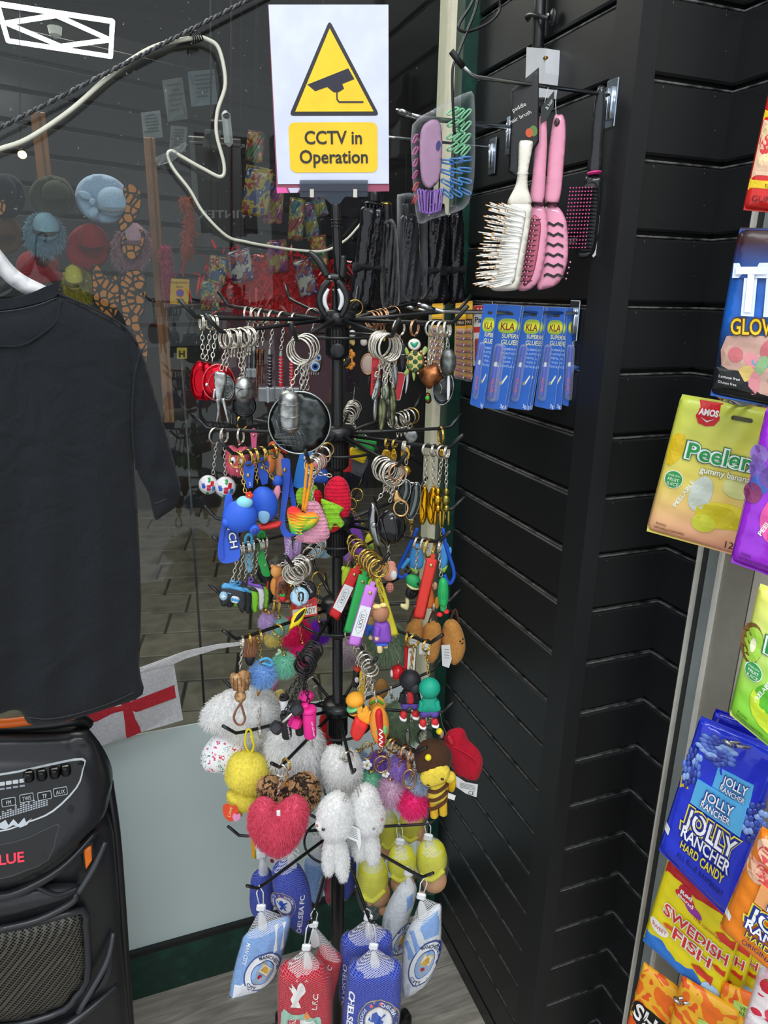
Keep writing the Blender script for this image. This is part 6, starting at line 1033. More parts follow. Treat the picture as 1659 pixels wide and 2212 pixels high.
# ---------------------------------------------------------------- tier 3
def pad(dx, dy, top, body, extra=()):
    o = lambda pts: [(x+dx, y+dy) for x, y in pts]
    return [('L', 'body', 'r#'+body, o([(474, 1276), (480, 1266), (497, 1265), (515, 1270), (530, 1277), (532, 1296), (529, 1319), (521, 1323), (512, 1306), (497, 1298), (490, 1308), (481, 1310), (475, 1299)]), 6, 0), ('L', 'top_shell', 'r#'+top, o([(478, 1268), (484, 1259), (498, 1261), (508, 1266), (522, 1268), (531, 1278), (520, 1277), (500, 1272), (484, 1272)]), 5, 1), ('O', 'eyelet', 'r#'+top, 502+dx, 1258+dy, 4.5, 2, 0)]+list(extra)
face = [('L', 'dpad_dial', 'r#9cc4dc', circ(483, 1285, 9, 10, 16), 3, 6), ('B', 'dpad', 'r#f0f4f6', 483, 1285, 9, 3, 2, 9, 10), ('B', 'dpad', 'r#f0f4f6', 483, 1285, 3, 9, 2, 9, 10), ('L', 'button_plate', 'r#dfe6ea', rrect(508, 1293, 19, 15, 6, 14), 2, 6, {'k': 1, 'R': 2})]+[('E', 'button', 'r#3a9ad8', 502+6*k, 1291.5+1.6*k, 3, 4, 2, 8) for k in range(3)]+[('E', 'small_button', 'r#8ac0e8', 493+4*k, 1279+k, 1.6, 1.6, 1, 6) for k in range(2)]
K('gamepad_keychain', 'dark grey and blue game controller charm in front of its row', '3b', 514, (502, 1256), pad(0, 0, '5aa8e0', '33363a', face), 13, dz=.01)
for i, (lab, dx, dy, a, b) in enumerate([('second game controller charm, grey with blue top', 12, 2, '5aa8e0', '2b2d31'), ('lime green game controller charm left of the white one', 27, 0, '3a3d36', '8ad83a'), ('white and purple game controller charm', 40, -6, '8a62c8', 'eef0f4'), ('lime green game controller charm right of the white one', 50, -10, '3a3d36', '8ad83a')]):
    K('gamepad_keychain', lab, '3b', 526+10*i, (502+dx, 1256+dy), pad(dx, dy, a, b), 13, dz=-.004*i, group='game controller charms')
K('pistol_keychain', 'black rubber toy gadget charm behind the controllers', '3b', 574, (572, 1226), [('L', 'body', 'r#1b1c1e', [(552, 1232), (568, 1226), (584, 1234), (592, 1256), (592, 1284), (586, 1308), (574, 1308), (566, 1270), (556, 1250)], 7, -14), ('B', 'red_mark', 'r#c8402a', 578, 1266, 4, 18, 3, -6, 8)]+[('E', 'bump', 'r#26282a', 560+8*k, 1230+6*k, 5, 4, 5, -8) for k in range(4)], 13)
K('strap_keychain', 'green lizard shaped rubber strap on the third tier', '3b', 566, None, [('S', 'strap', 'r#2aa84a', [(556, 1156), (566, 1150), (574, 1158), (570, 1190), (578, 1222), (584, 1244), (568, 1244), (560, 1220), (553, 1202), (558, 1180)], 4, -4, {'k': 3}), ('T', 'hook', 'r#2f9a44', [(560, 1160), (562, 1150), (570, 1150), (572, 1160)], 3)], 14, link='strap')
K('carabiner_keychain', 'light blue rubber carabiner charm above the controllers', '3b', 536, None, [('T', 'carabiner', 'r#4aaee0', [(531, 1180, 2), (530, 1164, 2), (536, 1154, 2), (544, 1160, 2), (542, 1182, 2)], 3.4), ('S', 'tail', 'r#7ac4ea', [(532, 1190), (546, 1190), (548, 1230), (536, 1244), (528, 1220)], 3, -16)], 13, link='strap')
BRN = 'r#9a5c38'
K('capybara_keychain', 'brown capybara charm holding a strawberry', '3c', .62, (612, 1238), [('L', 'body', BRN, [(594, 1290), (595, 1268), (606, 1262), (620, 1262), (630, 1272), (631, 1290), (622, 1297), (602, 1297)], 13, 0), ('E', 'head', BRN, 611, 1258, 16, 17, 14, 6), ('L', 'muzzle', 'r#5f3a2a', rrect(612, 1257, 19, 17, 7), 5, 18, {'k': 1, 'R': 5}), ('T', 'mouth', 'r#2a1812', [(608, 1253, 24), (612, 1258, 24), (616, 1253, 24)], .8), ('T', 'mouth', 'r#2a1812', [(612, 1258, 24), (612, 1263, 24)], .8), ('E', 'ear', BRN, 598, 1246, 4, 4, 3, 6), ('E', 'ear', BRN, 624, 1245, 4, 4, 3, 6), ('L', 'strawberry', 'r#e0283c', [(603, 1280), (611, 1277), (619, 1280), (618, 1289), (611, 1294), (605, 1289)], 5, 15), ('L', 'strawberry/leaf', 'r#3aa844', [(604, 1280), (607, 1274), (611, 1277), (615, 1273), (618, 1280), (611, 1282)], 2, 19), ('E', 'paw', 'r#5a3424', 604, 1274, 4, 4, 3, 15), ('E', 'paw', 'r#5a3424', 619, 1273, 4, 4, 3, 15), ('E', 'foot', BRN, 601, 1293, 7, 4, 6, 12), ('E', 'foot', BRN, 622, 1293, 7, 4, 6, 12)], 14)
K('rubber_keychain', 'orange rubber bear-shaped charm behind the capybara', '3c', .5, (597, 1222), [('E', 'head', 'r#eaa45a', 597, 1238, 13, 15, 11, -10), ('E', 'ear', 'r#eaa45a', 588, 1226, 4, 4, 3, -8), ('E', 'ear', 'r#eaa45a', 606, 1225, 4, 4, 3, -8), ('E', 'body', 'r#e8963f', 594, 1272, 11, 22, 10, -14)], 14)
def lilac(lab, q4, t): 
    K('strap_keychain', lab, '3c', t, None, [('S', 'strap', 'r#b08ac8', q4, 4, -8), ('X', 'Pretty Girl', 'n#f0e8f6', np.mean(q4, 0)[0], np.mean(q4, 0)[1], 10, {'w': 64, 'rot': 98, 'zf': -5, 'shear': .2})], 14, link='strap')
lilac('lilac rubber strap with white script, left', [(613, 1162), (628, 1158), (632, 1200), (626, 1242), (612, 1240), (616, 1200)], .45)
lilac('lilac rubber strap with white script, leaning right', [(634, 1172), (652, 1164), (650, 1190), (640, 1224), (630, 1216), (632, 1195)], .35)
K('disc_keychain', 'pale blue round charm with a dark oval under the ring bunch', '3c', .97, (648, 1268), [('L', 'disc', 'r#b4d8ec', circ(647, 1287, 19, 21, 20), 3, 4, {'k': 1, 'R': 3}), ('T', 'oval', 'r#1a1c1e', [(*p, 7.5) for p in rrect(650, 1286, 9, 19, 4.5)], 1.8, 0, {'closed': True, 'sub': 1}), ('O', 'disc_rim', 'r#8ec0dc', 647, 1287, 19, 1.5, 5)], 24, jit=12)
K('disc_keychain', 'black round charm with red curved edge behind the pale blue one', '3c', .92, (662, 1262), [('L', 'disc', 'r#1d1e20', circ(665, 1276, 19, 21, 20), 3, -3, {'k': 1, 'R': 3}), ('T', 'red_edge', 'r#c8302a', [(650, 1288, 1), (656, 1294, 1), (668, 1297, 1), (680, 1290, 1)], 2), ('X', 'GAME', 'n#e8e8e8', 669, 1272, 5, {'rot': 60, 'zf': .4})], 24, jit=12)
qs = FrQ
p_, D_ = arm_pt('3c', .85); fsh = Fr(p_); rt = thing('name_tag_keychain', 'red and white name badge charm with handwritten capitals', 'key ring', p_)
mk('key_ring', *torus(p_-Z*.013, D_, .0155, .0012, 24, 6), FIN['S'], rt, True); chain(p_-Z*.03, fsh.P(650, 1294), FIN['S'], rt)
parts(rt, FrQ(fsh, (629, 1300), (684, 1290), (686, 1328), (631, 1338), 100, 70), [('S', 'badge', 'p#c2262c', rrect(50, 35, 100, 70, 5), 4), ('D', 'white_field', 'n#d8cfc4', [(3, 32), (97, 32), (97, 62), (3, 62)], 2.2), ('X', 'HELLO', 'n#f4e8e4', 50, 11, 9, {'zf': 2.4}), ('X', 'MY NAME IS', 'n#f4e8e4', 50, 24, 8, {'zf': 2.4}), ('X', 'SHADY', 'n#2a2628', 60, 47, 22, {'w': 66, 'zf': 2.6})])
K('leaf_keychain', 'yellow enamel leaf-shaped charm with a black stripe', '3c', 1.0, (652, 1306), [('L', 'leaf', 'g#f0d51e', [(661, 1309), (656, 1332), (646, 1346), (634, 1352), (623, 1361), (627, 1345), (632, 1328), (644, 1316)], 3, 8), ('L', 'stripe', 'g#121214', [(659, 1311), (653, 1326), (642, 1338), (634, 1340), (640, 1327), (650, 1317)], 2, 10)], 24, jit=12)
rings('steel key ring in the bunch above the yellow enamel leaf', '3c', [.8, .83, .88, .94], 24, group='steel rings third tier front')
TRL = clear_mat('pale_blue_resin', 'a9d2e6', .72, .2)
K('disc_keychain', 'pale blue resin disc charm left of the pole', '3e', .5, (688, 1166), [('L', 'disc', TRL, circ(683, 1186, 20, 20, 18), 3, 0, {'k': 1, 'R': 3}), ('O', 'rim', 'm#d9c08a', 683, 1186, 20, 1, 0)], 12, 'G')
K('disc_keychain', 'pale blue resin disc charm touching the pole', '3d', .5, (700, 1166), [('L', 'disc', TRL, circ(702, 1187, 21, 20, 18), 3, 0, {'k': 1, 'R': 3}), ('O', 'rim', 'm#d9c08a', 702, 1187, 21, 1, 0)], 12, 'G')
def sstrap(lab, arm, pos, col, c4, label=None, dz=0., word='LUCKY'):
    p, D = arm_pt(arm, pos); fr = Fr(p+Fr(p).n*dz); q = FrQ(fr, *c4, 100, 480); r = thing('strap_keychain', lab, 'key ring', p); s0 = fr.s
    mk('key_ring', *join([torus(p-Z*.011+D*o, D, .0135, .0011, 26, 6) for o in (-.001, .001)]), FIN['G'], r, True)
    parts(r, q, [('L', 'strap', 'r#'+col, rrect(50, 240, 100, 480, 10), 7, 0, {'k': 1, 'R': 9, 'step': 30}), ('S', 'tab', 'r#'+col, [(32, -34), (68, -34), (68, 10), (32, 10)], 9, 0), ('E', 'rivet', 'm#d0bc80', 52, 52, 17, 15, 8, 8)]+([('S', 'label', 'n#e6e8ea', [(8, 160), (92, 160), (92, 400), (8, 400)], 3, 8), ('T', 'label_line', 'n#55585a', [(50, 185, 10), (75, 215, 10), (75, 345, 10), (50, 375, 10), (25, 345, 10), (25, 215, 10)], 1.2, 0, {'closed': True, 'sub': 1, 'n': 4}), ('X', word, 'n#3a3d40', 50, 280, 30, {'w': 110, 'rot': 90, 'zf': 9.8})] if label else []))
    return r, fr
sstrap('red rubber strap with a white LUCKY label', '3h', .55, 'd62a2c', ((759, 1226), (783, 1233), (731, 1342), (709, 1327)), 1, .02)
sstrap('bright green rubber strap without label', '3h', .68, '34b85c', ((775, 1240), (799, 1245), (770, 1370), (741, 1366)), None, .012)
sstrap('lilac rubber strap with a white LUCKY label', '3h', .92, 'cf82e4', ((790, 1262), (817, 1270), (778, 1398), (750, 1393)), 1, .012)
sstrap('yellow rubber strap right of the purple doll', '3h', .8, 'e8dc3a', ((806, 1242), (822, 1246), (862, 1372), (843, 1376)), None, -.006)
rings('brass key ring in the row along the front right arm', '3h', [.42, .5, .74], 19, 'G', group='brass rings third tier', charm=lambda x, y: [('E', 'bead', 'm#d8b45a', x, y+3, 4, 5, 4), ('L', 'figure', 'r#b8dc3a', [(x-8, y+8), (x+6, y+6), (x+9, y+22), (x+2, y+34), (x-9, y+30)], 6)])
K('doll_keychain', 'toy doll charm with brown head and purple coat, seen from behind', '3h', .97, (826, 1302), [('E', 'head', 'r#b07a5c', 823, 1322, 19, 20, 18, 6), ('E', 'bow', 'r#f0d68a', 815, 1305, 10, 5, 7, 12), ('E', 'bow', 'r#f0d68a', 828, 1302, 8, 5, 6, 12), ('L', 'coat', 'r#8a4fc0', [(810, 1341), (824, 1338), (840, 1342), (846, 1380), (836, 1386), (812, 1386), (806, 1378)], 13, 6), ('C', 'sleeve', 'r#8a4fc0', 817, 1346, 815, 1366, 6, 6, 18), ('C', 'hand', 'r#f2d0a0', 815, 1365, 814, 1374, 5, 4.5, 18), ('L', 'shorts', 'r#3a5cc0', [(812, 1384), (838, 1384), (836, 1391), (814, 1391)], 10, 6), ('C', 'leg', 'r#f2d69a', 820, 1388, 821, 1404, 7, 6, 10), ('C', 'leg', 'r#f2d69a', 833, 1386, 833, 1398, 6, 5, 2)], 19, 'G')
K('doll_keychain', 'toy doll charm in blue trousers behind the lilac strap', '3h', .86, (800, 1300), [('E', 'head', 'r#c8a06a', 803, 1318, 14, 16, 12, -8), ('L', 'body', 'r#b89a60', [(795, 1332), (810, 1332), (812, 1352), (794, 1352)], 9, -8), ('L', 'trousers', 'r#2a5cc0', [(793, 1350), (812, 1350), (812, 1376), (803, 1378), (800, 1366), (797, 1378), (790, 1374)], 9, -8), ('C', 'foot', 'r#e8c890', 801, 1376, 801, 1384, 5, 5, -8)], 19, 'G')
K('rubber_keychain', 'pink rubber figure charm with a dotted round belly', '3g', 838, (841, 1216), [('E', 'head', 'r#efa68e', 842, 1236, 17, 20, 15), ('E', 'bead', 'g#f4f2ee', 850, 1238, 8, 11, 7, 12), ('E', 'belly', 'r#ef9a86', 842, 1269, 9, 12, 9), ('L', 'ear', 'r#efa68e', [(833, 1222), (840, 1212), (852, 1214), (854, 1226)], 5)]+[('E', 'dot', 'r#4a201c', 838+4*(k % 3), 1262+5*(k//3), 1, 1, 1, 9) for k in range(9)], 9)
K('strap_keychain', 'purple rubber strap charm behind the gold rings', '3j', .8, None, [('S', 'strap', 'r#8a4cc0', [(756, 1112), (768, 1116), (784, 1160), (794, 1206), (778, 1208), (760, 1166)], 4, 0, {'k': 2}), ('E', 'ball', 'r#a068d0', 752, 1206, 10, 14, 8, -6)], 14, 'G', link='strap')
K('rubber_keychain', 'lime rubber charm with rounded ears left of the red strap', '3h', .3, (750, 1222), [('L', 'body', 'r#c6e63a', [(738, 1244), (742, 1230), (750, 1226), (758, 1232), (758, 1268), (740, 1272)], 9, -6), ('E', 'ear', 'r#c6e63a', 742, 1230, 5, 6, 5, -4)], 14, 'G')
K('rubber_keychain', 'yellow and green rubber charm under the black egg', '3j', .5, (796, 1150), [('L', 'body', 'r#e2dc3a', [(788, 1170), (796, 1152), (806, 1164), (806, 1200), (794, 1206)], 7, 0), ('E', 'spot', 'r#3ab04a', 798, 1182, 7, 9, 6, 5), ('E', 'bead', 'r#d83a2a', 806, 1196, 6, 6, 6, 0)], 12, 'G')
sstrap('plain red rubber strap with silver rivet on the right', '3g', 928, 'e23a30', ((922, 1204), (946, 1209), (917, 1339), (891, 1334)), None, .012)
K('frog_keychain', 'green frog head charm above a black toy tyre', '3g', 904, (898, 1236), [('L', 'head', 'r#2aa860', [(876, 1252), (880, 1241), (896, 1240), (908, 1250), (909, 1264), (898, 1270), (882, 1262)], 10, 4), ('L', 'jaw', 'r#e8e6a0', [(877, 1258), (890, 1262), (906, 1267), (902, 1273), (886, 1270)], 8, 4), ('E', 'eye', 'g#101210', 903, 1256, 3, 3, 2, 13), ('O', 'tyre', 'r#17181a', 890, 1279, 10, 6.5, 0, 35), ('L', 'boot', 'r#f0e6a8', [(876, 1292), (884, 1294), (884, 1308), (880, 1318), (866, 1312), (866, 1304), (875, 1304)], 5)], 14)
K('cucumber_keychain', 'green ribbed cucumber charm with red shoes', '3g', 950, (953, 1246), [('L', 'body', 'r#27b060', [(946, 1268), (949, 1252), (957, 1247), (966, 1254), (969, 1280), (966, 1306), (956, 1310), (948, 1302), (945, 1284)], 12, 2), ('C', 'legs', 'r#27b060', 957, 1306, 957, 1318, 7, 6, 2), ('E', 'shoe', 'r#e02a2e', 950, 1325, 7, 5, 8, 6), ('E', 'shoe', 'r#e02a2e', 964, 1320, 7, 5, 8, 2)]+[('T', 'rib', 'r#1f9650', [(949+4*k, 1256, 8), (947+5*k, 1282, 15-abs(k-2)*1.5), (949+4*k, 1304, 8)], .9) for k in range(5)], 13)
K('rubber_keychain', 'orange rubber figure charm behind the red strap', '3g', 918, (926, 1250), [('L', 'body', 'r#ee7e3c', [(920, 1270), (930, 1262), (936, 1280), (938, 1304), (930, 1318), (918, 1314), (916, 1290)], 9, -10), ('E', 'arm', 'r#f0b48a', 940, 1268, 5, 9, 5, -6), ('E', 'foot', 'r#e8a02a', 944, 1306, 6, 14, 6, -10)], 14)
for lab, px, pts, loop in (('blue and green rubber figure charm with a blue loop strap', 890, [(884, 1196), (890, 1178), (906, 1176), (914, 1190), (914, 1222), (902, 1232), (884, 1226)], [(902, 1140), (888, 1170), (866, 1215), (858, 1236), (868, 1246), (880, 1238)]), ('blue rubber figure charm with a long loop strap by the green post', 962, [(946, 1180), (954, 1172), (968, 1176), (970, 1200), (964, 1226), (950, 1228)], [(957, 1140), (964, 1180), (978, 1222), (980, 1246), (970, 1259), (960, 1240)])):
    K('rubber_keychain', lab, '3f', min(px, 955), (pts[1][0], pts[1][1]), [('L', 'body', 'r#4a9ee2', pts, 10, -4), ('L', 'trousers', 'r#a6d850', [(pts[-1][0], pts[-1][1]-4), (pts[-2][0]+3, pts[-2][1]-4), (pts[-2][0]-2, pts[-2][1]+10), (pts[-1][0]+6, pts[-1][1]+10)], 8, -4), ('T', 'loop_strap', 'r#1f56c8', [(*p, 4) for p in loop], 4.2), ('C', 'arm', 'r#4aa8ea', 884, 1206, 868, 1226, 5, 5, 2) if px < 900 else ('E', 'arm', 'r#4a9ee2', 972, 1190, 4, 9, 5, 0)], 13, 'G')
# ---------------------------------------------------------------- tier 4
WOOD = blotch_mat('carved_wood', ['b98c5a', '8a5f38', 'd0a878'], 90, .6)
K('hair_keychain', 'brown wavy block charm behind the wooden one', '4a', 540, (540, 1372), [('L', 'block', 'r#9a6a4a', [(522, 1384), (532, 1374), (548, 1373), (555, 1384), (554, 1420), (524, 1420)], 10, -6), ('L', 'base', 'r#1a1a1c', [(529, 1420), (550, 1420), (546, 1438), (534, 1440)], 8, -6)]+[('T', 'wave', 'r#7a4e34', [(526+6*k, 1382, 4), (528+6*k, 1394, 5), (525+6*k, 1406, 5), (527+6*k, 1418, 4)], 1.1) for k in range(5)], 13, 'G')
K('wood_keychain', 'carved wooden block charm hanging in front at the left', '4a', 522, (518, 1446), [('L', 'block', WOOD, [(498, 1456), (505, 1450), (512, 1453), (521, 1446), (533, 1447), (541, 1452), (540, 1474), (535, 1488), (520, 1493), (503, 1487), (497, 1470)], 14, 4), ('E', 'lower_block', WOOD, 519, 1502, 13, 14, 11, 4), ('T', 'spring_clip', 'p#8a5a44', [(520, 1518, 4), (510, 1532, 4), (505, 1548, 4), (511, 1561, 4), (522, 1563, 4), (529, 1552, 4), (525, 1534, 4), (520, 1518, 4)], 2.6), ('C', 'clip_stem', 'p#8a5a44', 521, 1508, 520, 1520, 3.5, 3.5, 4)]+[('T', 'grain', 'r#6a4426', [(504+8*k, 1456, 15), (505+8*k, 1470, 18), (504+8*k, 1484, 15)], .7) for k in range(5)], 15)
def pom(lab, arm, pos, x, y, R, col, fin='G', extra=(), rr=15, k=2600, d=0, top=True): return K('pompom_keychain', lab, arm, pos, (x, y-R*.75), [('U', 'pompom', 'f#'+col, x, y, R, R*.42, d, k), ('E', 'cap_bead', FIN[fin], x, y-R*.82, 5, 4, 5, d)]+list(extra), rr, fin, group='fluffy pompom key rings')
pom('light blue fluffy pompom made into an ice cream cone', '4a', 560, 567, 1456, 29, '9cc4ee', extra=[('C', 'cone', 'm#c99a3c', 562, 1480, 557, 1503, 8, 2), ('T', 'bow', 'f#5ab4e4', [(560, 1424, 6), (576, 1418, 8), (588, 1426, 8), (584, 1434, 8), (568, 1428, 8)], 3)])
pom('mint green fluffy pompom left of the black rings', '4a', 600, 614, 1436, 26, 'a4e0cc', extra=[('T', 'ribbon', 'f#bcdfb0', [(596, 1412, 6), (606, 1404, 8), (600, 1400, 8)], 3)])
pom('hot pink fluffy pompom above the other pink one', '4e', .8, 637, 1364, 34, 'f02e78')
pom('magenta fluffy pompom behind the black rings', '4e', .6, 654, 1410, 26, 'ee3a94')
pom('violet fluffy pompom beside the pole', '4d', .8, 690, 1364, 25, '9a46dc')
pom('pale lilac fluffy pompom far back on the fourth tier', '4b', .6, 582, 1342, 22, 'd8c0e8', k=1500)
pom('pale mint fluffy pompom far back behind the hot pink one', '4b', .45, 602, 1352, 22, 'a8d8cc', k=1500)
pom('pale yellow fluffy pompom far back on the fourth tier', '4b', .5, 590, 1378, 18, 'ecdc8a', k=1200)
BKR = 'r#2a2b2e'
def hexend(nm, m, x, y, r, d, ax): return ('V', nm, m, None)
def dumb(root_lab, arm, pos, e1, e2, r, col, bar):
    p, D = arm_pt(arm, pos); f = Fr(p); rt = thing('dumbbell_keychain', root_lab, 'key ring', p); mk('key_ring', *join([torus(p-Z*.012+D*o, D, .0145, .0014, 26, 6) for o in (-.001, .001)]), FIN['K'], rt, True)
    a, b = f.P(*e1), f.P(*e2); ax = nrm(b-a); R_ = r*f.s; mid = (a+b)/2; chain(p-Z*.028, mid, 'p#1a1a1a', rt); mk('bar', *tube([a, b], R_*.28, 10), bar, rt, True)
    for c in (a, b): mk('weight', *lathe([(R_*.7, -R_*.75), (R_, -R_*.5), (R_, R_*.5), (R_*.7, R_*.75)], c, 6, ax), 'r#'+col, rt)
dumb('black hexagonal dumbbell charm with silver bar', '4c', .98, (642, 1522, 18), (598, 1557, 26), 15, '2e2f33', 'm#c9c4bc')
dumb('hot pink hexagonal dumbbell charm', '4c', .93, (662, 1504, 0), (638, 1553, 14), 15.5, 'ee2a92', 'r#ee2a92')
def bottle(lab, x, y, w, h, col, lid, pos, d, txt=None): K('bottle_keychain', lab, '4c', pos, (x-3, y-h*.62), [('C', 'body', 'r#'+col, x-2, y-h*.38, x, y+h*.5, w*.46, w*.42, d), ('C', 'lid', 'r#'+lid, x-3, y-h*.52, x-2, y-h*.36, w*.5, w*.52, d), ('B', 'spout', 'r#'+lid, x-w*.3, y-h*.58, w*.4, h*.14, w*.4, d, -14, 2)]+([('X', txt, 'n#f2e6ee', x+w*.2, y+h*.1, 4.5, {'rot': 80, 'w': 34, 'zf': d+w*.46})] if txt else []), 19, 'K', jit=15)
bottle('hot pink shaker bottle charm', 670, 1556, 33, 62, 'ee2a92', 'ee2a92', 1., 8, 'shaker')
bottle('black shaker bottle charm lowest of the fitness charms', 620, 1566, 26, 50, '242528', '242528', .9, 4, 'shaker')
bottle('black shaker bottle charm between the pink ones', 648, 1566, 24, 46, '202124', '202124', .84, -6)
bottle('white shaker bottle charm with black lid', 616, 1530, 22, 40, 'e2e2e4', '1a1a1c', .78, -10)
rings('black key ring bunched above the dumbbells', '4c', [.7, .75, .8, .88], 20, 'K', group='black rings')
# food charms
K('burger_keychain', 'rubber burger charm with green lettuce edge', '4h', .86, (774, 1490), [('E', 'top_bun', 'r#f2a92e', 768, 1508, 22, 16, 20, 6, -12), ('C', 'lettuce', 'r#7ad08a', 766, 1520, 769, 1525, 21, 21, 5), ('C', 'patty', 'r#5a3a2c', 768, 1525, 770, 1529, 20, 20, 4), ('C', 'bottom_bun', 'r#f2b83e', 770, 1529, 773, 1538, 20, 16, 4)], 17)
K('fries_keychain', 'rubber carton of fries charm in red', '4h', .95, (787, 1512), [('L', 'carton', 'r#e0302c', [(768, 1542), (782, 1548), (796, 1556), (790, 1574), (774, 1594), (756, 1578)], 14, 10, {'k': 2, 'R': 8}), ('L', 'fries', 'r#f4a82c', [(772, 1546), (774, 1524), (784, 1530), (790, 1520), (800, 1532), (803, 1548), (796, 1560)], 11, 6, {'k': 2, 'R': 7})]+[('B', 'fry', 'r#f6b03a', 778+6*k, 1530+3*k, 5, 24, 5, 14, 16, 1) for k in range(4)], 17)
K('hot_dog_keychain', 'rubber hot dog charm with white sauce line', '4h', 1.0, (814, 1520), [('L', 'bun', 'r#f09a3a', [(801, 1540), (808, 1524), (822, 1522), (834, 1534), (840, 1556), (839, 1580), (828, 1600), (812, 1600), (802, 1580), (799, 1560)], 14, 8), ('L', 'lettuce', 'r#78c87a', [(810, 1560), (814, 1554), (834, 1556), (836, 1576), (812, 1578)], 12, 13), ('L', 'sausage', 'r#d8222c', [(810, 1534), (816, 1522), (825, 1526), (829, 1560), (832, 1590), (826, 1602), (817, 1600), (814, 1570)], 12, 18), ('T', 'sauce', 'r#f4f0ee', [(819+5*(k % 2)*1.4, 1558+5.5*k, 31-abs(k-3)*.8) for k in range(8)], 1.4)], 17)
K('taco_keychain', 'orange rubber taco charm behind the hot dog', '4h', .8, (806, 1500), [('L', 'shell', 'r#f4ac3c', [(796, 1524), (802, 1510), (818, 1506), (832, 1520), (830, 1536), (804, 1540)], 9, -6), ('T', 'filling', 'r#5aa83a', [(800, 1520, 2), (808, 1514, 3), (818, 1512, 3), (828, 1520, 2)], 3)], 17)
K('can_keychain', 'miniature black and red drink can charm', '4h', .55, (772, 1444), [('C', 'can', 'p#1a1a1c', 773, 1446, 769, 1482, 10, 10, 0), ('C', 'can_top', 'p#d03a2a', 773, 1440, 773, 1447, 9, 10, 0), ('E', 'swirl', 'p#e8e0d8', 771, 1464, 5, 7, 3, 9)], 14)
K('tag_keychain', 'yellow ridged rubber tag charm beside the drink can', '4h', .65, (784, 1448), [('S', 'tag', 'r#f0c838', rrect(782, 1472, 12, 48, 3, 4), 5, 2)]+[('B', 'ridge', 'r#c89a20', 782, 1455+7*k, 12, 2, 6, 2, 4) for k in range(6)], 15)
K('ball_keychain', 'shiny red ball charm with a white patch', '4g', 858, (861, 1434), [('E', 'ball', 'g#d81f28', 859, 1452, 16, 17, 16), ('E', 'patch', 'g#eeeae6', 847, 1452, 5, 9, 8, 4)], 12)
K('card_keychain', 'playing card charm on a red braided cord', '4g', 880, (884, 1396), [('S', 'card', 'n#f0eee8', rrect(889, 1424, 16, 48, 2, 4), 3, 0), ('D', 'pip', 'n#c8202a', [(890, 1414), (894, 1419), (890, 1425), (886, 1419)], 2), ('X', 'A', 'n#2a2220', 886, 1407, 6, {'zf': 2}), ('T', 'braid', 'f#c8242c', [(877, 1400), (878, 1425), (876, 1448)], 4.5, -6)], 12, 'G')
def hooded(lab, arm, pos, hx, hy, hood, coat, top, d, front): K('doll_keychain', lab, arm, pos, top, [('E', 'hood', 'r#'+hood, hx, hy, 24, 23, 22, d), ('L', 'jacket', 'r#'+coat, [(hx-12, hy+17), (hx+12, hy+17), (hx+22, hy+36), (hx+20, hy+50), (hx-22, hy+50), (hx-22, hy+36)], 14, d), ('C', 'sleeve', 'r#'+coat, hx-16, hy+24, hx-19, hy+44, 6, 6, d+8), ('C', 'sleeve', 'r#'+coat, hx+15, hy+24, hx+19, hy+42, 6, 6, d+8), ('L', 'shorts', 'r#5f48a8', [(hx-17, hy+46), (hx+17, hy+46), (hx+19, hy+60), (hx+5, hy+62), (hx, hy+56), (hx-6, hy+62), (hx-19, hy+60)], 10, d), ('C', 'leg', 'r#3a3450', hx-11, hy+58, hx-13, hy+66, 5, 4, d), ('C', 'leg', 'r#3a3450', hx+10, hy+58, hx+11, hy+66, 5, 4, d), ('L', 'shoe', 'r#d82a32', [(hx-22, hy+72), (hx-18, hy+64), (hx-8, hy+66), (hx-8, hy+78), (hx-16, hy+82)], 7, d+6), ('L', 'sole', 'r#f2f2f2', [(hx-23, hy+74), (hx-8, hy+79), (hx-9, hy+85), (hx-20, hy+83)], 8, d+6), ('L', 'shoe', 'r#d82a32', [(hx+4, hy+66), (hx+15, hy+62), (hx+20, hy+72), (hx+16, hy+78), (hx+6, hy+74)], 7, d+6), ('L', 'sole', 'r#f2f2f2', [(hx+5, hy+74), (hx+20, hy+74), (hx+18, hy+82), (hx+7, hy+80)], 8, d+6)]+front, 13, 'G')
hooded('toy doll charm in black hooded jacket and red trainers', '4g', 893, 886, 1469, '26272b', '232428', (888, 1445), 0, [('E', 'plain_face', 'r#2e2f34', 897, 1480, 13, 12, 8, 15), ('L', 'shirt_front', 'r#c02a34', [(880, 1490), (892, 1490), (894, 1512), (880, 1512)], 4, 12), ('T', 'zip', 'm#b0b0b0', [(879, 1492, 15), (880, 1512, 15)], 1)])
hooded('toy doll charm in turquoise hooded cape seen from behind', '4g', 922, 928, 1482, '16a688', '16a688', (926, 1458), 8, [])
def bread(lab, pos, pts, tagq, smile, d): K('plush_keychain', lab, '4f', pos, (np.mean(pts, 0)[0], min(p[1] for p in pts)+4), [('L', 'loaf', 'f#c98d48', pts, 22, d), ('T', 'cord', 'f#5a3424', [(np.mean(pts, 0)[0]-6, min(p[1] for p in pts)+6, d), (np.mean(pts, 0)[0]+6, min(p[1] for p in pts)-22, d+2), (np.mean(pts, 0)[0]+14, min(p[1] for p in pts)+8, d)], 2), ('S', 'wash_label', 'n#e8e8e6', tagq, 1.5, d+22)]+[('D', 'label_line', 'n#8a8a88', rrect(np.mean(tagq, 0)[0], np.min(tagq, 0)[1]+10+6*k, 11, 1, .3, 6), d+23) for k in range(4)]+smile, 11, link='strap')
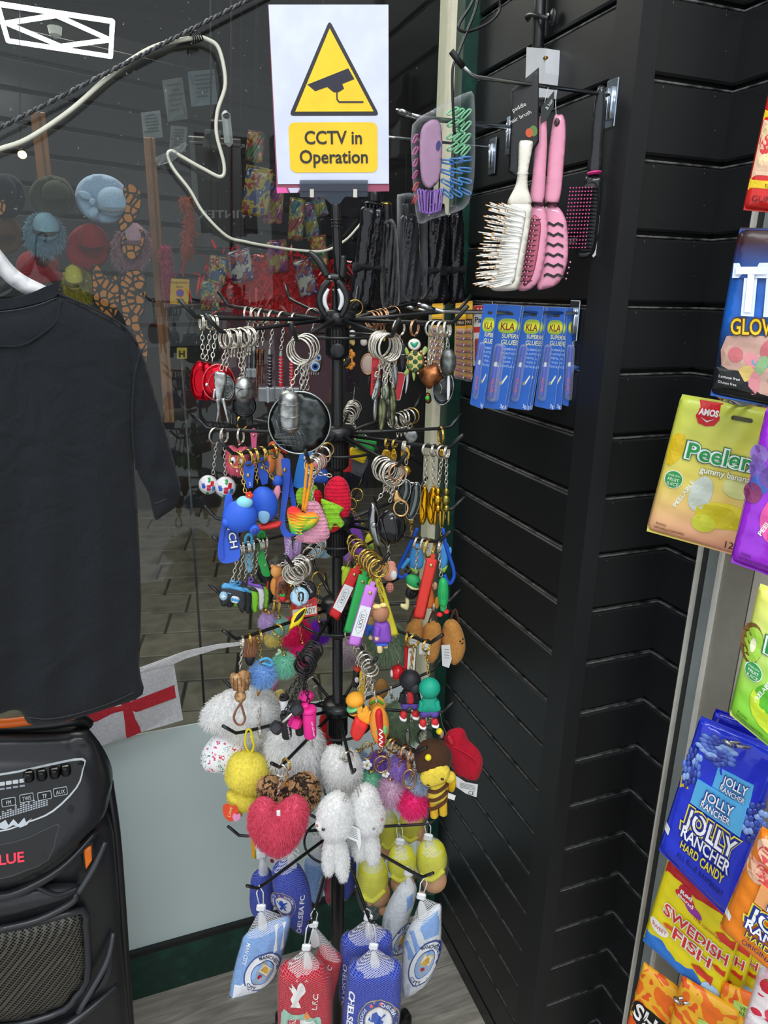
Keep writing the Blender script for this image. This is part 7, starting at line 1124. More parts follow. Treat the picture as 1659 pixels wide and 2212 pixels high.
bread('tan bread-shaped plush charm nearest the purple doll', 900, [(876, 1362), (884, 1346), (898, 1338), (912, 1344), (912, 1380), (900, 1396), (872, 1398), (868, 1384)], [(886, 1360), (904, 1364), (900, 1388), (880, 1382)], [], -4)
bread('tan bread-shaped plush charm in the middle', 935, [(912, 1360), (922, 1346), (938, 1342), (952, 1352), (953, 1390), (946, 1420), (930, 1432), (914, 1410), (908, 1384)], [(907, 1378), (930, 1380), (928, 1404), (906, 1402)], [], 0)
bread('tan bread-shaped plush charm with a smile furthest right', 958, [(955, 1362), (962, 1342), (978, 1336), (994, 1350), (1004, 1380), (1004, 1408), (992, 1430), (974, 1432), (958, 1408), (953, 1384)], [(954, 1383), (972, 1381), (976, 1412), (970, 1431), (956, 1426)], [('E', 'eye', 'g#1a1210', 994, 1376, 2, 2, 1, 20), ('E', 'eye', 'g#1a1210', 1000, 1372, 2, 2, 1, 18), ('T', 'smile', 'g#1a1210', [(996, 1380, 20), (999, 1382, 19), (1001, 1379, 18)], .8)], 2)
SAGE = 'f#8ba083'
K('plush_keychain', 'large sage green fur ball charm behind the purple doll', '4h', .35, (836, 1330), [('U', 'fur_ball', SAGE, 832, 1386, 46, 16, -10, 4500, {'droop': .6})], 14)
K('plush_keychain', 'large sage green fur ball charm behind the hooded dolls', '5i', .5, (872, 1510), [('U', 'fur_ball', SAGE, 868, 1562, 52, 16, -10, 4500, {'droop': .6})], 14)
K('plush_keychain', 'dusty pink grey fur ball charm behind the pole', '5j', .6, (760, 1370), [('U', 'fur_ball', 'f#c4b6bc', 752, 1410, 34, 12, -10, 2200)], 14)
K('plush_keychain', 'tan plush charm behind the food charms', '5j', .8, (812, 1472), [('L', 'body', 'f#c08a4c', [(810, 1486), (822, 1472), (836, 1480), (838, 1502), (826, 1514), (812, 1506)], 14, -10), ('S', 'wash_label', 'n#d8d8d6', [(818, 1508), (838, 1506), (836, 1520), (820, 1522)], 1.5, 6)], 12)
# ---------------------------------------------------------------- tier 5: plush and pompoms
WH = 'f#f3f2ee'
FLOR = blotch_mat('floral_cotton', ['eceef0', 'd84a6a', 'eceef0', '5f8a7a', 'eceef0', 'a9bcd8'], 75, .85, (0, .36, .40, .58, .61, .68))
K('plush_rabbit', 'white fluffy plush in a flowered dress at the lower left', '5a', 560, (560, 1530), [('H', 'head', WH, [(432, 1578), (450, 1546), (480, 1528), (515, 1514), (560, 1512), (592, 1530), (604, 1570), (592, 1620), (555, 1640), (500, 1626), (470, 1604), (446, 1596)], 40, 9, -50, 8000, {'w': .0007}), ('L', 'dress', FLOR, [(470, 1614), (520, 1612), (572, 1626), (588, 1660), (540, 1700), (490, 1704), (436, 1692), (432, 1660), (448, 1632)], 30, -50, {'fn': lambda x, y: 4*np.sin(x*.22)})], 13, cat='plush toy')
K('plush_rabbit', 'large white long-haired plush in the middle of the fifth tier', '5c', .5, (640, 1580), [('H', 'body', WH, [(580, 1600), (610, 1580), (650, 1576), (685, 1590), (700, 1630), (702, 1680), (690, 1715), (660, 1725), (620, 1715), (590, 1680), (578, 1640)], 40, 12, -24, 9000, {'w': .0007, 'droop': .7})], 14, cat='plush toy')
K('plush_rabbit', 'white curly plush behind the two hanging bunnies', '5h', .7, (735, 1636), [('H', 'body', WH, [(698, 1650), (708, 1632), (735, 1632), (765, 1640), (780, 1670), (778, 1710), (740, 1726), (706, 1716), (694, 1680)], 26, 6, -30, 5000)], 12, cat='plush toy')
def bead(pts, root, fr, r=.0011):
    P = [fr.P(*p) for p in catmull(pts, 6, False)]; L = np.cumsum([0]+[np.linalg.norm(P[i+1]-P[i]) for i in range(len(P)-1)]); n = int(L[-1]/.0026); out = []
    for t in np.linspace(0, L[-1], n): out.append(ell([np.interp(t, L, [p[k] for p in P]) for k in range(3)], (r,)*3, None, 6, 4))
    return mk('ball_chain', *join(out), 'm#bdb9ae', root, True)
def bunny(lab, pos, head, muz, eye, body, ch, d):
    bx0, by0 = np.min(body, 0); bw, bh = np.max(body, 0)-np.min(body, 0)
    r, f = K('plush_bunny', lab, '5h', pos, None, [('H', 'head', WH, [tuple(np.mean(head, 0)+(np.array(v)-np.mean(head, 0))*1.1) for v in head], 30, 5, d, 6000)]+[('H', 'limb', WH, circ(bx0+(.27+.44*j)*bw, by0+(.47+.05*j)*bh, bw*.3, bh*(.5-.03*(1-j)), 10, (6, -6)[j]), 13, 5, d+5*j, 2800) for j in (0, 1)]+[ ('E', 'muzzle', WH, muz[0], muz[1], 15, 15, 14, d+8), ('E', 'nose', 'g#a87a6a', muz[2], muz[3], 4, 3, 3, d+18), ('E', 'eye', 'g#2a2624', eye[0], eye[1], 4, 4, 3, d+26), ('S', 'loop', 'f#f0f0f0', [(ch[-1][0]-3, ch[-1][1]-4), (ch[-1][0]+3, ch[-1][1]-4), (ch[-1][0]+2, ch[-1][1]+16), (ch[-1][0]-2, ch[-1][1]+16)], 2, d+18)], link='none', cat='plush toy'); bead([(x, y, d+16) for x, y in ch], r, f); bead([(x+7, y+2, d+12) for x, y in ch], r, f); return r, f
bunny('white fluffy bunny on a ball chain facing left', .96, [(690, 1762), (694, 1736), (712, 1716), (735, 1712), (752, 1728), (758, 1760), (752, 1788), (730, 1800), (702, 1792)], (696, 1768, 686, 1764), (700, 1766), [(700, 1790), (750, 1788), (752, 1820), (746, 1860), (736, 1884), (716, 1888), (706, 1868), (700, 1830)], [(758, 1672), (750, 1696), (738, 1716)], 10)
r, f = bunny('white fluffy bunny on a ball chain facing right', .9, [(758, 1750), (764, 1720), (784, 1700), (806, 1706), (820, 1736), (826, 1760), (818, 1786), (792, 1796), (766, 1786)], (812, 1762, 824, 1756), (806, 1770), [(766, 1786), (816, 1784), (818, 1816), (812, 1846), (800, 1860), (784, 1856), (772, 1836), (764, 1810)], [(764, 1674), (772, 1696), (776, 1714)], 2)
parts(r, f, [('S', 'wash_label', 'n#eceeee', [(750, 1755), (778, 1768), (780, 1796), (776, 1814), (770, 1794), (744, 1782)], 1.2, 34)]+[('D', 'label_line', 'n#77797a', rrect(761+k*.6, 1764+4*k, 20, 1, .3, 22), 35) for k in range(6)])
YP = 'f#f2e05a'
K('plush_keychain', 'plain yellow plush ball charm with a card heart reading Love', '5a', 538, (538, 1626), [('H', 'head', YP, [(486, 1668), (494, 1640), (514, 1624), (540, 1622), (566, 1630), (582, 1652), (584, 1680), (570, 1700), (540, 1708), (508, 1700), (490, 1686)], 40, 2.5, 6, 3500), ('H', 'body', YP, [(490, 1712), (510, 1704), (545, 1706), (558, 1720), (548, 1742), (520, 1748), (498, 1740)], 20, 2.5, 4, 1500), ('S', 'card_heart', 'n#e8502e', [(498, 1754), (484, 1742), (482, 1722), (492, 1716), (500, 1722), (508, 1720), (514, 1730), (510, 1744)], 2, 30, {'k': 3}), ('S', 'small_heart', 'n#f09ac8', [(508, 1752), (502, 1742), (506, 1735), (512, 1738), (517, 1735), (519, 1744)], 2, 33, {'k': 3}), ('X', 'Love', 'n#f6e4a0', 496, 1732, 8, {'rot': -78, 'zf': 31.5, 'shear': .2}), ('E', 'foot', 'f#c98a3e', 515, 1752, 9, 6, 8, 12),
    ('T', 'carabiner', 'p#e8d62a', [(538, 1622, 6), (530, 1606, 6), (530, 1586, 6), (534, 1573, 6), (541, 1574, 6), (545, 1590, 6), (548, 1610, 6), (542, 1622, 6)], 2.6, 0, {'closed': True}), ('B', 'carabiner_gate', 'p#e8d62a', 544, 1592, 5, 14, 5, 6, -12)], link='none', cat='plush toy')
q = FrQ(Fr(arm_pt('6a', 545)[0]), (541, 1790), (613, 1808), (612, 1871), (544, 1852), 100, 85)
item('swing_tag', 'white and yellow printed swing tag below the pink heart', 'tag', arm_pt('6a', 545)[0], [('S', 'tag', 'n#eceae6', [(0, 0), (100, 0), (100, 85), (0, 85)], 1.6), ('D', 'yellow_edge', 'n#f0a82a', [(0, 0), (10, 0), (13, 85), (0, 85)], 1), ('D', 'green_edge', 'n#7ab83a', [(10, 60), (14, 60), (14, 85), (10, 85)], 1), ('D', 'red_line', 'n#d83a2a', rrect(57, 36, 30, 4, 1), 1), ('D', 'emblem', 'n#8a3048', circ(64, 78, 6), 1), ('D', 'print_block', 'n#9a3a34', [(16, 20), (26, 16), (34, 30), (30, 46), (20, 44)], 1)]+[('D', 'text_line', 'n#8a8886', rrect(62, 46+5*k, 56, 1.6, .4), 1) for k in range(5)]+[('T', 'string', 'f#e8e8e8', [(50, 4, 0), (45, -20, 2), (52, -40, 4)], 1)], fr=q)
HT = [(538, 1757), (543, 1732), (563, 1714), (584, 1718), (600, 1731), (617, 1718), (637, 1710), (656, 1718), (663, 1738), (658, 1771), (641, 1802), (621, 1824), (600, 1832), (576, 1822), (551, 1800), (539, 1777)]
K('fur_heart_keychain', 'large coral pink furry heart at the front left', '5c', 1.0, (600, 1722), [('H', 'heart', 'f#e2607c', HT, 34, 7, 14, 11000, {'w': .0006, 'droop': .8}), ('B', 'tab', 'g#f2f2f2', 601, 1726, 8, 12, 5, 44)], 14, jit=50, cat='key ring')
LEO = blotch_mat('leopard_fur', ['c09468', '33241c', 'b0885e', '2a1e18'], 60, .9, (0, .47, .56, .68))
K('fur_heart_keychain', 'leopard print furry heart behind the pink one', '5c', .9, (620, 1700), [('H', 'heart', LEO, [(556, 1706), (566, 1690), (590, 1684), (612, 1700), (630, 1690), (656, 1678), (680, 1686), (692, 1712), (688, 1738), (672, 1758), (640, 1780), (600, 1770), (566, 1740)], 26, 6, -14, 7000)], 13, 'G')
pom('hot pink fluffy pompom at the front right, lowest of the pastel bunch', '5g', .97, 892, 1734, 33, 'ef3a8c', 'R', [('T', 'clasp', 'm#d9a878', [(*p, 10) for p in circ(885, 1676, 14, 20, 16)], 2, 0, {'closed': True, 'sub': 1}), ('L', 'lobster', 'm#d9a878', [(878, 1640), (886, 1636), (890, 1650), (884, 1660), (878, 1654)], 4, 8)], 16)
pom('pale pink fluffy pompom left of the hot pink one', '5g', .86, 843, 1709, 32, 'dcc0d4', 'R', flower(833, 1668, 9, 'g#f2f2f2', 6)+[('T', 'clasp', 'm#d9b078', [(*p, 8) for p in circ(826, 1646, 17, 18, 16)], 1.8, 0, {'closed': True, 'sub': 1})], 16)
pom('mint green fluffy pompom left of the pale pink one', '5g', .7, 801, 1690, 28, '98d8bc', 'G', flower(793, 1646, 12, 'g#f2f2f0', 10)+[('T', 'clasp', 'm#d9b878', [(*p, 8) for p in circ(793, 1617, 12, 18, 16)], 1.8, 0, {'closed': True, 'sub': 1})], 15)
pom('grey blue fluffy pompom right of the hot pink one', '5g', .9, 908, 1690, 25, 'b4c4d6', 'R', (), 15)
pom('lavender fluffy pompom behind the gold clasps', '5g', .75, 864, 1656, 26, 'b294d8', 'R', [('T', 'clasp', 'm#d9b078', [(*p, 8) for p in circ(853, 1662, 10, 18, 16)], 1.8, 0, {'closed': True, 'sub': 1})], 15)
pom('pale blue fluffy pompom nearest the pole', '5g', .5, 771, 1642, 24, 'a8c4e0', 'G', (), 13)
pom('purple fluffy pompom half hidden by gold clasps', '5g', .6, 818, 1648, 22, 'a07ad0', 'G', (), 13, d=-8)
BEEB = 'f#4a3020'; BEEY = 'f#ecd04a'
K('plush_bee', 'yellow plush bee doll with brown hood and striped body', '5g', 1.0, (925, 1612), [('L', 'hood', BEEB, [(894, 1640), (906, 1616), (930, 1606), (958, 1612), (976, 1636), (974, 1664), (958, 1686), (930, 1692), (904, 1676)], 34, -14), ('L', 'face', BEEY, [(908, 1668), (926, 1648), (950, 1642), (970, 1652), (970, 1672), (954, 1684), (930, 1690), (912, 1684)], 16, 10, {'R': 14}), ('E', 'eye', 'g#3a2014', 955, 1666, 4, 3, 2, 26, 20), ('E', 'eye', 'g#3a2014', 925, 1679, 4, 3, 2, 24, 20), ('L', 'body', BEEY, [(930, 1690), (950, 1684), (964, 1686), (968, 1710), (968, 1728), (950, 1738), (928, 1738), (922, 1716)], 22, -6), ('E', 'arm', BEEY, 972, 1676, 13, 13, 12, 4), ('L', 'wing', 'f#f0c020', [(968, 1684), (982, 1680), (986, 1700), (980, 1720), (968, 1714)], 5, -14),
    ('C', 'leg', 'f#f0c232', 937, 1732, 938, 1764, 10, 9, 0), ('C', 'leg', 'f#f0c232', 956, 1730, 958, 1762, 10, 9, -4), ('C', 'antenna', BEEB, 950, 1616, 949, 1592, 2, 2, -14), ('E', 'antenna_ball', 'f#f4e02a', 949, 1588, 7, 7, 7, -14), ('E', 'antenna_ball', 'f#f4e02a', 925, 1625, 7, 7, 7, 18), ('S', 'side_label', 'n#e8e8e4', [(968, 1706), (984, 1712), (981, 1722), (967, 1717)], 1.2, 10)]+[('T', 'stripe', 'f#5a3622', [(925, 1702+k*20, 10), (940, 1700+k*17, 17), (955, 1694+k*16, 16), (967, 1690+k*15, 6)], 4) for k in range(3)], 13, link='none', cat='plush toy')
K('plush_keychain', 'red plush cap-shaped pouch with white care label', '5f', 951, None, [('L', 'pouch', 'f#c41c34', [(957, 1600), (968, 1579), (986, 1573), (1002, 1576), (1012, 1598), (1033, 1619), (1043, 1642), (1041, 1660), (1034, 1681), (1024, 1685), (1002, 1680), (982, 1670), (975, 1650), (962, 1622)], 24, 0, {'fn': lambda x, y: -6*np.exp(-(((x-1016)*.6+(y-1640)*.4)/7)**2)}), ('T', 'zip', 'f#d8243c', [(962, 1600, 12), (985, 1602, 22), (1010, 1616, 22), (1030, 1636, 16), (1040, 1662, 6)], 1.6), ('L', 'zip_pull', 'p#d8283c', [(966, 1580), (972, 1576), (980, 1588), (980, 1596), (972, 1594)], 3, 22), ('E', 'side_tab', 'f#d8b0a0', 954, 1588, 5, 10, 5, -4), ('S', 'care_label', 'n#e6e7e6', [(984, 1668), (1006, 1682), (1032, 1687), (1029, 1714), (1006, 1706), (986, 1692)], 1.2, 12), ('X', 'CE', 'n#4a4a4a', 1018, 1704, 8, {'rot': 8, 'zf': 13})]+[('D', 'label_line', 'n#8a8c8c', rrect(1010, 1686+3*k, 34, .9, .3, 12), 13) for k in range(4)]+[('T', 'ball_chain', 'm#8a7a72', [(951, 1540, 2), (956, 1562, 6), (968, 1582, 16)], 1.4)], link='none', cat='plush toy')
K('ring_keychain', 'black ring charm with small star beads above the bee', '5f', 930, (920, 1568), [('T', 'hoop', 'p#161616', [(*p, 6) for p in circ(919, 1589, 17, 18, 18)], 2, 0, {'closed': True, 'sub': 1}), ('L', 'star', 'p#1a1a1a', [(920, 1594), (923, 1599), (929, 1600), (925, 1604), (926, 1610), (920, 1607), (915, 1610), (916, 1604), (912, 1600), (917, 1599)], 2, 6, {'k': 1}), ('T', 'script', 'm#c0c0c0', [(921, 1572, 8), (918, 1578, 8), (922, 1584, 8), (918, 1590, 8)], 1.2)], 10)
K('clasp_keychain', 'grey steel hoop with lobster clasp in front of the sage fur', '5f', 890, (880, 1570), [('L', 'lobster', 'm#a8abab', [(876, 1572), (884, 1570), (886, 1586), (882, 1602), (876, 1590)], 3, 10), ('T', 'black_bead', 'p#18181a', [(866, 1600, 6), (862, 1612, 6)], 3)], 15)
K('plush_keychain', 'red and brown plush charm behind the white long-haired plush', '5e', .5, (705, 1540), [('H', 'red_body', 'f#d0262a', [(692, 1552), (704, 1538), (718, 1546), (722, 1580), (716, 1608), (702, 1612), (694, 1590)], 14, 4, 0, 1500), ('L', 'brown_body', 'f#b8803e', [(690, 1606), (712, 1604), (722, 1622), (716, 1644), (694, 1640), (688, 1622)], 12, -4)], 12, cat='plush toy')
K('plush_keychain', 'pale yellow and grey plush charm behind the blue ice cream pompom', '5b', .5, (590, 1490), [('L', 'body', 'f#ecd584', [(570, 1520), (590, 1500), (612, 1494), (620, 1520), (606, 1540), (580, 1544)], 14, -8), ('L', 'ribbon', 'p#d87ab0', [(586, 1480), (598, 1464), (602, 1468), (592, 1490)], 3, 6)], 12, cat='plush toy')
# ---------------------------------------------------------------- tier 6: net bags
NET = net_mat('white_net', 'f2f4f6', 2100., .22, .17); NETC = net_mat('white_net_gathered', 'ffffff', 2400., .45, .5)
def netbag(name, label, cat, arm, pos, pts, T, col, tie, extra=(), d=0, loop=True, k=3, netpts=None, group='footballs and toys in net bags', yaw=0., R=None, cover=True):
    p, D = arm_pt(arm, pos); fr = Fr(p, yaw); root = thing(name, label, cat, p, group); q_ = catmull(pts, k); fn = lambda x, y: 1.2*np.sin(x*.25+y*.1)
    sp = [('L', 'pouch', col, q_, T, d, {'k': 1, 'R': R, 'fn': fn, 'step': 7})]; zf = surf(q_, T, R, d, fn)
    for e in extra:
        e = list(e); kw = e.pop() if isinstance(e[-1], dict) else {}; kw = dict(kw)
        if e[0] == 'X': kw['zf'] = zf; kw.setdefault('d', 2.); sp.append((*e, kw))
        else: kw.setdefault('d', 1.); kw.setdefault('step', 5); sp.append((*e, zf, kw))
    if cover:
        top = min(range(len(pts)), key=lambda i: pts[i][1]); c = np.mean(pts, 0); big = [tuple(c+(np.array(x)-c)*1.035) for x in pts]
        sp.append(('L', 'net', NET, catmull(big, k), T*1.12, d, {'k': 1, 'R': R, 'step': 9}))
    xl, xr = min(x for x, y in pts), max(x for x, y in pts); ym = min(y for x, y in pts)
    lft = min(pts, key=lambda v: v[0]+v[1]*.8); rgt = max(pts, key=lambda v: v[0]-v[1]*.8)
    cone = [fr.P(tie[0], tie[1], d)]; n = 14; V = []; Fa = []
    for j in range(5):
        t = (j/4)**.8
        for i in range(n):
            a = 2*math.pi*i/n; mx, my = (lft[0]+rgt[0])/2, (lft[1]+rgt[1])/2; hw, hy_ = (rgt[0]-lft[0])/2, (rgt[1]-lft[1])/2
            V.append(fr.P(tie[0]*(1-t)+(mx+hw*math.cos(a))*t, tie[1]*(1-t)+(my+hy_*math.cos(a)+4)*t, d+math.sin(a)*T*1.0*t))
    for j in range(4):
        for i in range(n): Fa.append((j*n+i, j*n+(i+1) % n, (j+1)*n+(i+1) % n, (j+1)*n+i))
    mk('net_neck', V, Fa, NETC, root, True)
    pa = np.array(proj(p)); sp += [('B', 'tie', 'p#eef0f2', tie[0], tie[1], 20, 17, 8, d, 8, 3), ('L', 'tassel', clear_mat('net_tail', 'ffffff', .28, .6), [(tie[0]-5, tie[1]+6), (tie[0]+6, tie[1]+6), (tie[0]+14, tie[1]+34), (tie[0]+4, tie[1]+44), (tie[0]-6, tie[1]+38)], 4, d+9)]
    parts(root, fr, sp); b = fr.P(tie[0]-4, tie[1]-6, d); c2 = fr.P(tie[0]+5, tie[1]-6, d); t_ = p+Z*.006
    mk('hang_loop', *tube([b, b*.4+t_*.6-fr.u*.004, t_, c2*.4+t_*.6+fr.u*.004, c2], .0011, 6), 'p#f2f2f2', root, True); return root, fr
SKY, RBL, LRD = 'f#7fa8e0', 'f#1f3cae', 'f#c0142c'
def oval(cx, cy, rx, ry, rot): return circ(cx, cy, rx, ry, 24, rot)
def mc_crest(cx, cy, rx, ry, rot, sgn=1):
    c, s = math.cos(math.radians(rot)), math.sin(math.radians(rot)); L = lambda a, b: (cx+a*c-b*s, cy+a*s+b*c)
    return [('D', 'crest_edge', 'n#26408f', oval(cx, cy, rx, ry, rot)), ('D', 'crest_band', 'n#eef0f0', oval(cx, cy, rx*.92, ry*.92, rot), {'d': 1.4}), ('D', 'crest_ring', 'n#26408f', oval(cx, cy, rx*.62, ry*.62, rot), {'d': 1.8}), ('D', 'crest_ring', 'n#8fb4e4', oval(cx, cy, rx*.58, ry*.58, rot), {'d': 2.1}), ('D', 'shield_gold', 'n#d8b45a', [L(-rx*.4, -ry*.42), L(rx*.4, -ry*.42), L(rx*.4, ry*.1), L(0, ry*.5), L(-rx*.4, ry*.1)], {'d': 2.4}), ('D', 'shield', 'n#e8e4d4', [L(-rx*.34, -ry*.38), L(rx*.34, -ry*.38), L(rx*.34, 0), L(-rx*.34, 0)], {'d': 2.7}), ('D', 'shield_ship', 'n#d8a83a', [L(-rx*.24, -ry*.1), L(-rx*.1, -ry*.32), L(rx*.1, -ry*.32), L(rx*.26, -ry*.1), L(0, -ry*.04)], {'d': 3.}), ('D', 'shield_sky', 'n#8fb4e4', [L(-rx*.34, ry*.02), L(rx*.34, ry*.02), L(rx*.34, ry*.08), L(0, ry*.44), L(-rx*.34, ry*.08)], {'d': 2.7}), ('D', 'shield_rose', 'n#b8283a', circ(*L(0, ry*.18), rx*.16, rx*.16, 8), {'d': 3.}), ('X', 'MANCHESTER', 'n#2a3a6a', *L(0, -ry*.76), ry*.15, {'rot': rot, 'arc': rx*.82, 'w': rx*1.9, 'd': 2.6, 'bold': .02}), ('X', 'CITY', 'n#2a3a6a', *L(0, ry*.78), ry*.15, {'rot': rot, 'arc': -rx*.82, 'd': 2.6, 'bold': .02})]
netbag('football_pillow', 'sky blue pillow with oval crest in a net at the far left', 'cushion', '6b', 560, [(531, 2018), (575, 1994), (620, 1980), (627, 1996), (614, 2048), (602, 2086), (586, 2120), (556, 2140), (500, 2156), (497, 2142), (508, 2086), (520, 2044)], 20, SKY, (564, 1960), [('D', 'white_band', 'n#e8eaf0', [(592, 1992), (602, 1988), (598, 2040), (590, 2046)]), ('D', 'white_band', 'n#e8eaf0', [(610, 1986), (618, 1984), (612, 2040), (605, 2044)]), ('D', 'white_band', 'n#e8eaf0', [(506, 2120), (530, 2110), (556, 2136), (502, 2148)]), ('X', 'MAN CITY', 'n#eef2f8', 532, 2050, 8, {'rot': 104, 'w': 46, 'bold': .02})]+mc_crest(566, 2086, 34, 50, 38), group='football cushions in net bags')
def ch_crest(cx, cy, R, rot=0):
    a = lambda t, k=.82: (cx+R*k*math.cos(math.radians(t)), cy+R*k*math.sin(math.radians(t)))
    return [('D', 'crest_edge', 'n#c8b078', circ(cx, cy, R, R, 26)), ('D', 'crest_band', 'n#27459f', circ(cx, cy, R*.96, R*.96, 26), {'d': 1.4}), ('D', 'crest_ring', 'n#c8b078', circ(cx, cy, R*.66, R*.66, 24), {'d': 1.7}), ('D', 'crest_field', 'n#eceef2', circ(cx, cy, R*.62, R*.62, 24), {'d': 2.}), ('D', 'lion', 'n#2f55b8', [(cx-.3*R, cy+.4*R), (cx-.2*R, cy+.1*R), (cx-.36*R, cy-.1*R), (cx-.3*R, cy-.36*R), (cx-.1*R, cy-.42*R), (cx+.02*R, cy-.26*R), (cx+.3*R, cy-.34*R), (cx+.34*R, cy-.26*R), (cx+.1*R, cy-.12*R), (cx+.24*R, cy+.06*R), (cx+.14*R, cy+.2*R), (cx+.3*R, cy+.42*R), (cx+.08*R, cy+.36*R), (cx-.04*R, cy+.2*R), (cx-.12*R, cy+.44*R)], {'d': 2.4}), ('D', 'lion_tail', 'n#2f55b8', [(cx-.3*R, cy+.08*R), (cx-.5*R, cy-.1*R), (cx-.42*R, cy-.26*R), (cx-.4*R, cy-.08*R), (cx-.24*R, cy+.02*R)], {'d': 2.4}),
        ('X', 'CHELSEA', 'n#eef2fa', *a(-50+rot), R*.17, {'rot': 40+rot, 'arc': R*.78, 'd': 2.6, 'bold': .02}), ('X', 'FOOTBALL CLUB', 'n#eef2fa', *a(160+rot), R*.15, {'rot': 70+rot, 'arc': -R*.82, 'w': R*1.75, 'd': 2.6, 'bold': .02})]+[('D', 'crest_ball', 'n#d86a7a', circ(*a(t+rot, .81), R*.09, R*.09, 10), {'d': 2.4}) for t in (-115, -82, 62, 100)]
netbag('football_pillow', 'royal blue pillow with round lion crest in a net at the front', 'cushion', '6d', 1.0, [(752, 2092), (764, 2080), (810, 2078), (858, 2080), (867, 2092), (866, 2160), (860, 2230), (852, 2310), (744, 2312), (738, 2230), (744, 2150)], 26, RBL, (807, 2044), [('X', 'CHELSEA FC', 'n#f0f2f8', 757, 2178, 13, {'rot': 95, 'w': 118, 'bold': .03})]+ch_crest(818, 2180, 45), group='football cushions in net bags', R=22)
netbag('football_pillow', 'royal blue pillow in a net directly behind the front blue one', 'cushion', '6d', .9, [(736, 2064), (760, 2056), (800, 2052), (842, 2054), (848, 2080), (846, 2200), (740, 2220), (734, 2120)], 22, RBL, (795, 2020), [('X', 'CHELSEA FC', 'n#f0f2f8', 743, 2150, 9, {'rot': 92, 'w': 90})], -46, group='football cushions in net bags', R=20)
BIRD = [(628, 2150), (650, 2152), (645, 2140), (652, 2128), (660, 2118), (656, 2104), (650, 2098), (644, 2104), (640, 2118), (636, 2108), (630, 2112), (634, 2122), (628, 2134), (632, 2142)]
netbag('football_pillow', 'red pillow with white bird emblem in a net at the front', 'cushion', '6c', 1.0, [(603, 2094), (640, 2082), (688, 2080), (706, 2096), (714, 2112), (717, 2200), (712, 2300), (606, 2306), (601, 2200)], 26, LRD, (662, 2046), [('D', 'bird_emblem', 'n#f2eeea', BIRD, {'k': 2, 'd': 1.6}), ('D', 'bird_wing', 'n#f2eeea', [(630, 2118), (624, 2106), (632, 2112), (630, 2100), (640, 2112), (644, 2124), (636, 2126)], {'d': 1.9}), ('X', 'L.F.C.', 'n#f2eeea', 680, 2138, 11, {'rot': -84, 'w': 34, 'bold': .02}), ('D', 'crest_green', 'n#9fcab4', [(608, 2170), (622, 2160), (632, 2168), (660, 2166), (676, 2176), (690, 2172), (694, 2196), (692, 2290), (612, 2296)], {'k': 2}), ('D', 'crest_field', 'n#e6e8e4', [(626, 2176), (676, 2180), (690, 2200), (682, 2280), (630, 2286)], {'d': 1.6}), ('D', 'crest_shield', 'n#c43a48', [(622, 2178), (648, 2176), (644, 2290), (620, 2280)], {'d': 2.}), ('D', 'torch_flame', 'n#e88a2a', [(656, 2172), (662, 2160), (670, 2170), (664, 2178)], {'d': 2.}), ('D', 'small_bird', 'n#c8303e', [(656, 2214), (664, 2192), (676, 2186), (672, 2198), (680, 2206), (668, 2216)], {'k': 2, 'd': 2.2}), ('X', 'LIVERPOOL', 'n#f2ece8', 633, 2206, 8, {'rot': -86, 'w': 62, 'd': 2.6}), ('X', 'EST 1892', 'n#4a7a66', 686, 2188, 4, {'rot': 60, 'd': 2.4})], group='football cushions in net bags', R=22)
netbag('football_pillow', 'red pillow in a net directly behind the front red one', 'cushion', '6c', .9, [(690, 2082), (708, 2078), (740, 2100), (738, 2128), (722, 2196), (716, 2260), (680, 2260), (676, 2140)], 20, LRD, (678, 2030), [('X', 'C', 'n#f2eeea', 712, 2108, 10, {'rot': -60})], -40, group='football cushions in net bags')
netbag('football_pillow', 'white pillow with sky blue bands and oval crest in a net at the right', 'cushion', '6e', 922, [(885, 2000), (917, 1974), (950, 1952), (953, 1985), (952, 2030), (941, 2090), (918, 2128), (876, 2152), (868, 2128), (870, 2050)], 20, 'f#dfe4ea', (910, 1936), [('D', 'sky_panel', 'n#7fa8e0', [(914, 1982), (946, 1958), (950, 1990), (948, 2010), (918, 2014), (908, 1996)]), ('D', 'sky_band', 'n#7fa8e0', [(884, 2006), (894, 2000), (914, 2034), (900, 2048)]), ('D', 'sky_band', 'n#7fa8e0', [(874, 2030), (882, 2022), (896, 2048), (884, 2062)]), ('X', 'MAN CITY', 'n#8aa0c0', 882, 2130, 6, {'rot': -80, 'w': 36})]+mc_crest(918, 2066, 29, 54, 28), group='football cushions in net bags')
netbag('football_pillow', 'white pillow in a net behind the sky blue banded one', 'cushion', '6e', 880, [(825, 2008), (838, 1972), (866, 1930), (897, 1934), (896, 1970), (876, 2030), (862, 2074), (842, 2066), (826, 2040)], 18, 'f#d8dcdf', (882, 1908), [('D', 'sky_band', 'n#7fa8e0', [(878, 1950), (892, 1944), (890, 1972), (878, 1984)]), ('X', 'MAN CITY', 'n#8a9ab0', 838, 2018, 7, {'rot': -82, 'w': 40})]+mc_crest(866, 2052, 22, 40, 26), -30, group='football cushions in net bags')
netbag('football_pillow', 'royal blue pillow with round crest in a net at the back left', 'cushion', '6b', .45, [(590, 1880), (610, 1866), (640, 1870), (662, 1900), (673, 1950), (672, 2010), (650, 2022), (622, 2004), (600, 1970), (589, 1920)], 24, RBL, (628, 1838), [('X', 'CHELSEA FC', 'n#f0f2f8', 649, 1968, 10, {'rot': -84, 'w': 82, 'bold': .03})]+ch_crest(612, 1948, 27), -10, group='football cushions in net bags')
